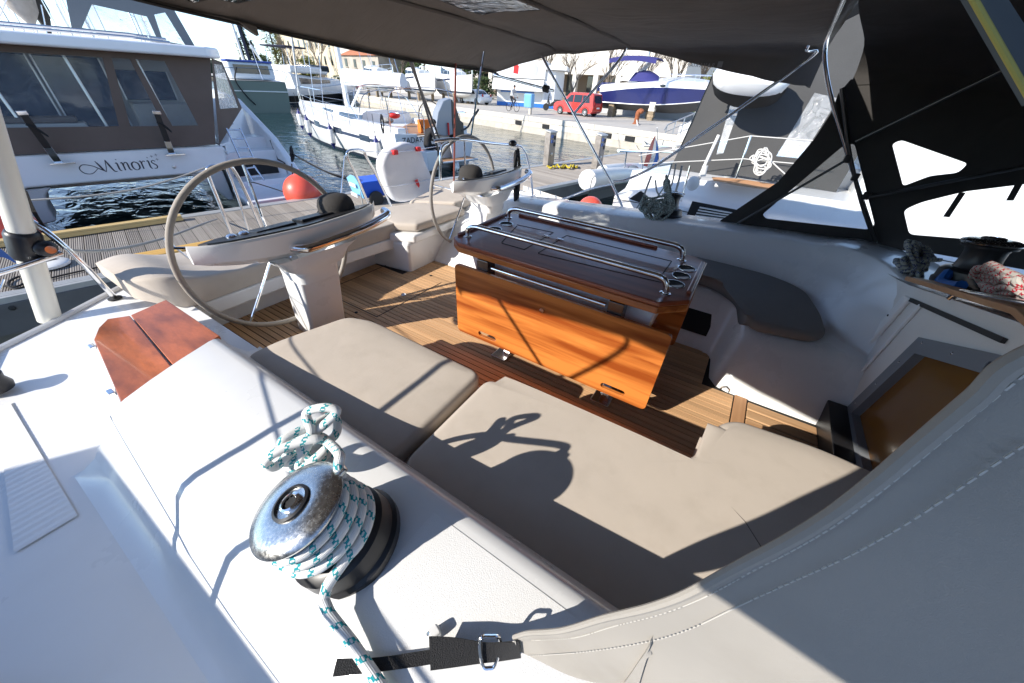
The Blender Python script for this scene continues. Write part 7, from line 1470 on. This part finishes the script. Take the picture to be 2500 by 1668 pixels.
stucco = mat('stucco_cream', (.56, .49, .36), .9, var=.08, vscale=.3, dirt=.15); stucco2 = mat('stucco_pale', (.66, .62, .55), .9, var=.06, vscale=.2, dirt=.10); stonew = mat('old_stone', (.40, .36, .30), .9, var=.25, vscale=.8, bump=.8, bscale=3)
b1 = thing('cream_building', 'tall cream building with rows of windows behind the left trees', 'building'); facade(b1, at(690, 160, x=74), at(838, 165, x=66), ZQ, 15.5, 4, 11, .9, 1.7, stucco, 14)
A = at(690, 160, x=74); B = at(838, 165, x=66)
m = MB(); d = (B-A).normalized(); m.beam(V((A.x-.2, A.y, 15.7))-d*.5, V((B.x-.2, B.y, 15.7))+d*.5, 1.0, .5); m.build('cornice', stucco, b1)
m = MB(); m.prism([V((B.x, B.y, ZQ)), V((B.x+1, B.y-6, ZQ)), V((B.x+8, B.y-6, ZQ)), V((B.x+8, B.y, ZQ))], (0, 0, 19)); m.build('tower', stucco2, b1)
b2 = thing('stone_house', 'old stone house with red tiled roof behind the boom', 'house'); A, B = at(835, 150, x=58), at(925, 160, x=56); facade(b2, A, B, ZQ, 4.6, 1, 4, .9, 1.3, stonew, 7, zpad=.55)
rf = mat('roof_tile', (.42, .16, .08), .85, var=.2, vscale=2, bump=.6, bscale=6); d = (B-A).normalized(); nn = V((d.y, -d.x, 0)); nn = nn if nn.x > 0 else -nn
a, b = V((A.x, A.y, 4.6))-d*.4-nn*.4, V((B.x, B.y, 4.6))+d*.4-nn*.4; r0, r1 = a+nn*3.9+d*2.5+V((0, 0, 1.9)), b+nn*3.9-d*2.5+V((0, 0, 1.9)); m = MB(); m.add([a, b, b+nn*7.8, a+nn*7.8, r0, r1], [(0, 1, 5, 4), (1, 2, 5), (2, 3, 4, 5), (3, 0, 4)]); m.build('roof', rf, b2, smooth=False)
b3 = thing('pale_hall', 'large pale building with columns and shaded entrance behind the kiosk', 'building'); A, B = at(1120, 230, x=66), at(1655, 250, x=58); facade(b3, A, B, ZQ+3.6, 9.5, 1, 9, 1.6, 1.2, stucco2, 16, zpad=.25)
d = (B-A); Lh = d.length; d.normalize(); nn = V((d.y, -d.x, 0)); nn = nn if nn.x > 0 else -nn
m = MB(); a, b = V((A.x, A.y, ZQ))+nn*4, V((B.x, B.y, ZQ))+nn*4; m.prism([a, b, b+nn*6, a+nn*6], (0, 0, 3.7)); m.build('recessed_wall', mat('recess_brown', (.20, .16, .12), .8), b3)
for k in range(12): c = V((A.x, A.y, 0))+d*(Lh*(k+.5)/12); m = MB(); m.box(c.x-.35, c.x+.35, c.y-.35, c.y+.35, ZQ, ZQ+3.65); m.build('column', stucco2, b3)
for k in range(10): c = V((A.x, A.y, 0))+d*(Lh*(k+1)/11)+nn*3.95; m = MB(); m.obox(c+V((0, 0, 1.3)), d*.9, nn*.05, V((0, 0, 1.5))); m.build('glazed_door', glassd, b3)
m = MB(); p = at(1480, 245, x=50); m.box(p.x, p.x+.1, p.y-1.4, p.y+1.4, .6, 2.2); t = m.build('poster_board', mat('poster_blue', (.05, .06, .18), .5)); tag(t, 'blue and orange poster board behind the red van', 'poster'); m = MB(); m.box(p.x-.02, p.x, p.y-1.3, p.y+1.3, .62, 1.3); m.build('lower_panel', mat('poster_orange', (.45, .20, .06), .5), t)
for yy in (-1.2, 1.2): m = MB(); m.box(p.x+.02, p.x+.08, p.y+yy-.05, p.y+yy+.05, ZQ, .62); m.build('leg', alu, t)
b4 = thing('street_wall', 'low garden wall with pillars behind the stored boats', 'wall'); A, B = at(1120, 235, x=50), at(860, 215, x=52); m = MB(); m.beam(V((A.x, A.y, ZQ+.7)), V((B.x, B.y, ZQ+.7)), .4, 1.4); m.build('wall', stucco2, b4)
for k in range(9): c = lerp(A, B, k/8); m = MB(); m.box(c.x-.4, c.x+.4, c.y-.4, c.y+.4, ZQ, ZQ+2.1); m.build('pillar', stucco2, b4)
# ---- trees
bark = mat('bark', (.17, .14, .11), .9, var=.3, vscale=4); twig = mat('twig', (.20, .16, .12), .9); leafg = mat('leaf_green', (.055, .085, .02), .7, randv=.2, var=.4, vscale=.8); leafy = mat('leaf_ivy', (.12, .13, .03), .7, var=.4, vscale=.8); cyp = mat('cypress_leaf', (.018, .032, .014), .8, var=.4, vscale=.8)
def bare_tree(name, label, loc, h, seed, spread=.55, depth=5, group='bare trees behind the quay'):
    t = thing(name, label, 'tree', group, loc); g = random.Random(seed); tk = MB(); br = MB()
    def grow(p, d, L_, r, lev):
        q = p+d*L_; (tk if lev == 0 else br).tube([p, p+d*L_*.5+V((g.uniform(-1, 1), g.uniform(-1, 1), 0))*L_*.05, q], [r, r*.85, r*.68], 5 if lev < 2 else 3, cap=False)
        if lev >= depth: return
        for k in range(3 if lev < 3 else 4 if lev < depth-1 else 3):
            dd = (d+V((g.uniform(-1, 1), g.uniform(-1, 1), g.uniform(-.35, .75)))*spread).normalized(); grow(lerp(p, q, g.uniform(.55, 1)) if k else q, dd, L_*g.uniform(.62, .82), r*.58, lev+1)
    grow(V((0, 0, 0)), V((0, 0, 1)), h*.26, h*.022, 0); tk.build('trunk', bark, t); br.build('crown', twig, t, smooth=False, merge=False); return t
def leaf_tree(name, label, loc, h, rx, mt, seed, n=2600, zlo=.15, ls=.3, cat='tree', group='green trees behind the quay', taper=0):
    t = thing(name, label, cat, group, loc); g = random.Random(seed); m = MB(); m.tube([V((0, 0, 0)), V((.05, 0, h*.5)), V((0, .05, h*.92))], [h*.022, h*.016, h*.004], 7); m.build('trunk', bark, t)
    for k in range(6): a = g.uniform(0, 6.28); z = h*g.uniform(.3, .7); m = MB(); m.tube([V((0, 0, z)), V((math.cos(a)*rx*.5, math.sin(a)*rx*.5, z+h*.12))], [h*.008, h*.002], 5); m.build('limb', bark, t)
    m = MB(); cl = [(g.uniform(0, 6.28), g.uniform(zlo, .97), g.uniform(.25, 1)) for _ in range(44)]
    for i in range(n):
        a, zf, rf_ = cl[g.randrange(len(cl))]; env = (math.sin(math.pi*min(1, max(.02, (zf-zlo)/(1-zlo)))**.8)**.7 if not taper else (1-(zf-zlo)/(1-zlo))**.6*.9+.1); c = V((math.cos(a)*rx*rf_*env*.8, math.sin(a)*rx*rf_*env*.8, zf*h))
        c += V((g.gauss(0, rx*.16), g.gauss(0, rx*.16), g.gauss(0, h*.05))); u = V((g.gauss(0, 1), g.gauss(0, 1), g.gauss(0, 1))).normalized(); v_ = u.orthogonal().normalized(); s_ = ls*g.uniform(.5, 1.2)
        m.add([c-u*s_, c+v_*s_*.5, c+u*s_, c-v_*s_*.5], [(0, 1, 2, 3)])
    m.build('crown', mt, t, smooth=False, merge=False); return t
for k, (u, x, h, lab) in enumerate(((1250, 50, 8, 'bare tree behind the kiosk roof'), (1395, 46, 7.5, 'bare tree directly above the red van'), (1320, 56, 9, 'bare tree between the kiosk and the van'), (1480, 52, 9, 'bare tree left of the cruiser canopy'), (1560, 50, 9, 'bare tree behind the cruiser canopy'), (1640, 48, 9, 'bare tree behind the cruiser bow'), (1110, 54, 9, 'bare tree above the white car'), (1040, 56, 9, 'bare tree behind the right stored boat'), (985, 58, 9, 'bare tree behind the middle stored boat'), (930, 60, 10, 'bare tree beside the stone house'), (800, 64, 12, 'tall bare tree in front of the cream building'), (735, 68, 12, 'tall bare tree at the left corner of the cream building'), (1700, 50, 8, 'bare tree behind the waste bins'))):
    p = at(u, 235, x=x); bare_tree('bare_tree', lab, (p.x, p.y, ZQ), h, 40+k)
for k, (u, x, h, rx, mt, lab) in enumerate(((700, 72, 15, 3.2, leafy, 'tall ivy-clad tree at the left end of the cream building'), (770, 66, 5, 3.5, leafy, 'yellow-green bushy tree below the cream building'), (1015, 60, 8, 3.4, leafg, 'dark green pine behind the stored boats'), (1145, 56, 6, 2.6, leafg, 'green tree between the white car and the kiosk'), (668, 84, 6, 3.5, leafg, 'round green tree behind the motor yacht'))):
    p = at(u, 235, x=x); leaf_tree('leafy_tree', lab, (p.x, p.y, ZQ), h, rx, mt, 70+k)
for k, (u, y, h, lab) in enumerate(((612, 150, 11, 'left dark cypress on the far shore'), (628, 150, 14, 'tall dark cypress on the far shore'), (640, 158, 10, 'right dark cypress on the far shore'))):
    p = at(u, 200, y=y); leaf_tree('cypress', lab, (p.x, p.y, ZW+.5), h, 1.5, cyp, 90+k, 1200, .04, .45, group='cypresses on the far shore', taper=1)
m = MB(); m.box(30, 200, 140, 175, ZW-.3, ZW+.6); tag(m.build('far_quay', stone), None, None, kind='structure')
p = at(1735, 240, x=43); leaf_tree('bush', 'yellow-green bush above the waste bins', (p.x+3, p.y+.5, ZQ), 3.6, 1.8, leafy, 99, 1500, .1, .2, 'bush', 'quay bushes')
for k, (u, x, h, rx) in enumerate(((850, 50, 2.6, 2.2), (905, 49, 2.4, 2), (1180, 50, 2.6, 2))):
    p = at(u, 235, x=x); leaf_tree('bush', ['dark bush left of the stored boats', 'dark bush behind the left stored boat', 'bush beside the kiosk'][k], (p.x, p.y, ZQ), h, rx, leafg, 110+k, 1200, .05, .22, 'bush', 'quay bushes')
# street lamps and a flag pole among the stored boats
for k, (u, x, h) in enumerate(((1560, 44, 9), (1215, 46, 7))):
    p = at(u, 245, x=x); t = thing('street_lamp', ['thin lamp post behind the cruiser', 'lamp post at the left end of the kiosk'][k], 'street lamp', 'quay lamp posts', (p.x, p.y, ZQ)); wire(t, [V((0, 0, 0)), V((0, 0, h))], .07, 'post', alu, 8); m = MB(); m.lathe([(.1, 0), (.28, .15), (.2, .4), (.02, .5)], 12, (0, 0, h)); m.build('lantern', gel2, t)
# ================================================================== people
skin_m = mat('skin', (.50, .29, .20), .6); jack = mat('jacket_dark', (.022, .020, .020), .85); trou = mat('trousers_dark', (.015, .016, .02), .85); shoe = mat('shoe_blue', (.02, .10, .42), .6); hair = mat('hair_dark', (.02, .014, .01), .8); jackl = mat('jacket_pale', (.52, .52, .52), .8); shoeb = mat('shoe_black', (.02, .02, .02), .6)
def person(label, J, E, cap_, group='people in the harbour'):
    'J joint -> (point, radius); E list of (a, b, material). One continuous skinned body, cloth colours by region'
    me = bpy.data.meshes.new('person'); names = list(J); ix = {k: i for i, k in enumerate(names)}; me.from_pydata([J[k][0] for k in names], [(ix[a], ix[b]) for a, b, _ in E], [])
    o = bpy.data.objects.new('person', me); COL.objects.link(o); sm = o.modifiers.new('skin', 'SKIN'); sm.use_smooth_shade = True
    for k in names:
        r = J[k][1]; sv = me.skin_vertices[0].data[ix[k]]; sv.radius = (r, r) if not isinstance(r, tuple) else r; sv.use_root = (k == 'pelvis')
    sb = o.modifiers.new('sub', 'SUBSURF'); sb.levels = sb.render_levels = 1
    dg = bpy.context.evaluated_depsgraph_get(); nm = bpy.data.meshes.new_from_object(o.evaluated_get(dg)); o.modifiers.clear(); o.data = nm; bpy.data.meshes.remove(me); nm.name = 'person'
    ms = []; 
    for _, _, mt in E:
        if mt not in ms: ms.append(mt)
    nm.materials.clear()
    for mt in ms: nm.materials.append(mt)
    for p in nm.polygons:
        best = 1e9; bi = 0
        for a, b, mt in E:
            A, B = V(J[a][0]), V(J[b][0]); d = B-A; t = max(0, min(1, (p.center-A).dot(d)/max(1e-9, d.length_squared))); q = (p.center-(A+d*t)).length
            if q < best: best = q; bi = ms.index(mt)
        p.material_index = bi; p.use_smooth = True
    tag(o, label, 'person', group)
    h = V(J['head'][0]); fw = V(J['face']) if 'face' in J and not isinstance(J['face'][0], V) else V((0, 0, 0))
    return o
def limbs(pt, hand_dir, side, mt_arm, mt_hand):
    pass
def figure(label, H, face, hairm, jk, tr, sh):
    'H: pelvis chest neck head, and per side shoulder elbow wrist hip knee ankle toe'
    J = {'pelvis': (H['pelvis'], .135), 'chest': (H['chest'], .155), 'neckb': (H['neck']-V((0, 0, .03)), .07), 'neck': (H['neck'], .052), 'head': (H['head'], .088), 'crown': (H['head']+V((0, 0, .09)), .06)}
    E = [('pelvis', 'chest', jk), ('chest', 'neckb', jk), ('neckb', 'neck', skin_m), ('neck', 'head', skin_m), ('head', 'crown', skin_m)]
    f = V(face).normalized()
    J['nose'] = (H['head']+f*.098+V((0, 0, -.005)), .014); E.append(('head', 'nose', skin_m)); J['chin'] = (H['head']+f*.055+V((0, 0, -.085)), .035); E.append(('head', 'chin', skin_m))
    for s in 'LR':
        for a, r in (('shoulder', .068), ('elbow', .048), ('wrist', .03), ('hip', .095), ('knee', .06), ('ankle', .042), ('toe', .035)): J[a+s] = (H[a+s], r)
        E += [('chest', 'shoulder'+s, jk), ('shoulder'+s, 'elbow'+s, jk), ('elbow'+s, 'wrist'+s, jk), ('pelvis', 'hip'+s, tr), ('hip'+s, 'knee'+s, tr), ('knee'+s, 'ankle'+s, tr), ('ankle'+s, 'toe'+s, sh)]
        d = (H['wrist'+s]-H['elbow'+s]).normalized(); sd_ = d.cross(V((0, 0, 1))); sd_ = sd_.normalized() if sd_.length > .01 else V((1, 0, 0)); up = sd_.cross(d)
        J['palm'+s] = (H['wrist'+s]+d*.07, (.036, .016)); E.append(('wrist'+s, 'palm'+s, skin_m))
        for k in range(4):
            a = H['wrist'+s]+d*.12+sd_*(.027-.018*k)-up*.005; b = a+d*(.035+.008*(k in (1, 2)))-up*.03; J[f'f{k}{s}'] = (a, .009); J[f'g{k}{s}'] = (b, .008); E += [('palm'+s, f'f{k}{s}', skin_m), (f'f{k}{s}', f'g{k}{s}', skin_m)]
        a = H['wrist'+s]+d*.06+sd_*.045; J['th'+s] = (a, .010); J['ti'+s] = (a+d*.035-up*.01, .009); E += [('palm'+s, 'th'+s, skin_m), ('th'+s, 'ti'+s, skin_m)]
    o = person(label, J, E, None)
    m = MB(); h = H['head']
    rows = []
    for i in range(9):
        th = math.pi*.62*i/8
        rows.append([h-f*.012+V((0, 0, .035))+V((math.sin(th)*math.cos(a)*.108, math.sin(th)*math.sin(a)*.108, math.cos(th)*.105)) for a in [2*math.pi*k/14 for k in range(14)]])
    m.grid(rows[1:], closed=True); m.f.append(tuple(range(14))); m.v = [p if (V(p)-h).dot(f) < .055 or p[2] > h.z+.075 else tuple(h+(V(p)-h)*.85) for p in m.v]; m.build('hair', hairm, o, ang=80)
    for sg in (-1, 1):
        sd_ = f.cross(V((0, 0, 1))).normalized()*sg; m = MB(); m.ball(h+sd_*.095+V((0, 0, -.01)), .02, .025, .032, 8, 6); m.build('ear', skin_m, o); m = MB(); m.ball(h+f*.088+sd_*.036+V((0, 0, .015)), .014, .012, .010, 8, 6); m.build('eye', blackm, o)
        m = MB(); m.box(-.001, .001, -.001, .001, -.001, .001)
    m = MB(); sd_ = f.cross(V((0, 0, 1))).normalized(); m.obox(h+f*.083+V((0, 0, -.052)), sd_*.024, f*.008, V((0, 0, .005))); m.build('mouth', mat('lips', (.35, .13, .11), .6) if 'lips' not in MATS else MATS['lips'], o)
    return o
# seated man on the bathing platform of the moored yacht, looking at what he holds
seat = at(1040, 357, y=10.5)-V((0, 0, .10)); fx = V((.93, -.36, 0)).normalized(); lx = V((.36, .93, 0)).normalized()     # forward, his left
def P(f, l, z): return seat+fx*f+lx*l+V((0, 0, z))
H = {'pelvis': P(0, 0, .10), 'chest': P(.16, 0, .48), 'neck': P(.27, 0, .70), 'head': P(.37, 0, .80)}
for s, g in (('L', 1), ('R', -1)):
    H.update({'shoulder'+s: P(.19, .19*g, .58), 'elbow'+s: P(.30, .25*g, .28), 'wrist'+s: P(.52, .10*g, .22), 'hip'+s: P(.05, .10*g, .06), 'knee'+s: P(.48, .14*g, .07+.02*g), 'ankle'+s: P(.44+.10*g, .15*g, -.40), 'toe'+s: P(.62+.10*g, .17*g, -.455)})
figure('man in dark tracksuit and blue shoes sitting on the moored yacht stern', H, fx+V((0, 0, -.75)), hair, jack, trou, shoe)
m = MB(); c = P(.68, 0, .20); m.obox(c, fx*.05, lx*.035, V((0, 0, .008))); tag(m.build('phone', black, bevel=.004), 'small dark phone in the hands of the sitting man', 'phone')
m = MB(); m.box(seat.x-.35, seat.x+.22, seat.y-.35, seat.y+1.3, -1.25, seat.z-.02); m.build('stern_seat', hullw, None, bevel=.03); tag(bpy.data.objects['stern_seat'], 'white moulded seat block under the sitting man', 'seat')
# cyclist
bp_ = at(1251, 272.5, z=ZQ); fwd2 = -qd; lf2 = V((-fwd2.y, fwd2.x, 0)); bk_ = thing('bicycle', 'dark bicycle being ridden along the quay in front of the kiosk', 'bicycle', loc=bp_, rz=math.atan2(fwd2.y, fwd2.x)-math.pi/2)
for y in (-.5, .52):
    m = MB(); m.tube([V((0, y+.33*math.cos(a), .34+.33*math.sin(a))) for a in [2*math.pi*k/28 for k in range(28)]], .022, 6, closed=True); wl = m.build('wheel', tyre, bk_); m = MB()
    for k in range(8): a = math.pi*k/8; m.tube([V((0, y-.32*math.cos(a), .34-.32*math.sin(a))), V((0, y+.32*math.cos(a), .34+.32*math.sin(a)))], .003, 3)
    m.build('spokes', steel, wl)
for nm, a, b in (('down_tube', (0, -.06, .32), (0, .38, .78)), ('top_tube', (0, -.18, .86), (0, .37, .86)), ('seat_tube', (0, -.06, .32), (0, -.2, .98)), ('chain_stay', (0, -.06, .32), (0, -.5, .34)), ('seat_stay', (0, -.18, .86), (0, -.5, .34)), ('fork', (0, .37, .92), (0, .52, .34)), ('stem', (0, .37, .86), (0, .35, 1.02))): wire(bk_, [V(a), V(b)], .018, nm, mat('bike_paint', (.03, .03, .04), .4) if 'bike_paint' not in MATS else MATS['bike_paint'], 6)
wire(bk_, [V((-.28, .26, 1.06)), V((-.2, .38, 1.04)), V((.2, .38, 1.04)), V((.28, .26, 1.06))], .014, 'handlebar', black, 6); m = MB(); m.prism([V((-.08, -.34, .99)), V((.08, -.34, .99)), V((.03, -.05, .99)), V((-.03, -.05, .99))], (0, 0, .05)); m.build('saddle', black, bk_, bevel=.015)
wire(bk_, [V((-.10, -.06, .20)), V((0, -.06, .32)), V((.10, -.06, .44))], .015, 'crank', black, 6)
def Q(f, l, z): return bp_+fwd2*f+lf2*l+V((0, 0, z))
H = {'pelvis': Q(-.2, 0, 1.08), 'chest': Q(-.02, 0, 1.45), 'neck': Q(.10, 0, 1.66), 'head': Q(.16, 0, 1.78)}
for s, g in (('L', 1), ('R', -1)):
    H.update({'shoulder'+s: Q(.02, .19*g, 1.55), 'elbow'+s: Q(.18, .26*g, 1.30), 'wrist'+s: Q(.30, .25*g, 1.10), 'hip'+s: Q(-.16, .10*g, 1.02), 'knee'+s: Q(.16+.06*g, .11*g, .76+.08*g), 'ankle'+s: Q(-.10+.02*g, .12*g, .34+.12*g), 'toe'+s: Q(.06+.02*g, .12*g, .28+.12*g)})
figure('cyclist in a pale jacket and dark trousers riding on the quay', H, fwd2, hair, jackl, trou, shoeb)
# outboard engine clamped on the stern rail of the moored yacht
ob = thing('outboard_engine', 'big grey and black outboard engine clamped on a stern bracket', 'outboard engine'); YO = 11.3
def oq(u, v, y=YO): return at(u, v, y=y)
greyo = mat('engine_grey', (.26, .29, .33), .3, coat=.4); dx = V((.12, .42, 0))
def slab(pts, y, d, nm, mt, bev=.04): m = MB(); m.prism([oq(u, v, y) for u, v in pts], d); return m.build(nm, mt, ob, bevel=bev, bseg=3)
slab([(1062, 327), (1070, 275), (1083, 246), (1100, 240), (1112, 255), (1122, 296), (1120, 326), (1086, 334)], YO, dx, 'cowl', greyo, .05)
slab([(1102, 242), (1112, 255), (1124, 294), (1132, 300), (1134, 334), (1108, 340), (1104, 300)], YO-.02, dx*.9, 'midsection', black, .03)
m = MB(); m.tube(cr([oq(1126, 320), oq(1142, 310), oq(1152, 292), oq(1168, 268)], 5), [.04]*10+[.05]*6, 10); m.build('tiller', black, ob)
m = MB(); m.box(0, 0, 0, 0, 0, 0)
slab([(1098, 340), (1130, 338), (1138, 385), (1106, 392)], YO, V((.02, .06, 0)), 'bracket', hullw, .02)
m = MB(); m.tube([oq(1094, 300, YO-.05), oq(1096, 330, YO-.05)], .035, 8); m.build('red_spring', red, ob)
slab([(1108, 392), (1120, 392), (1124, 425), (1110, 428)], YO+.05, V((.05, .12, 0)), 'leg', steel, .01)
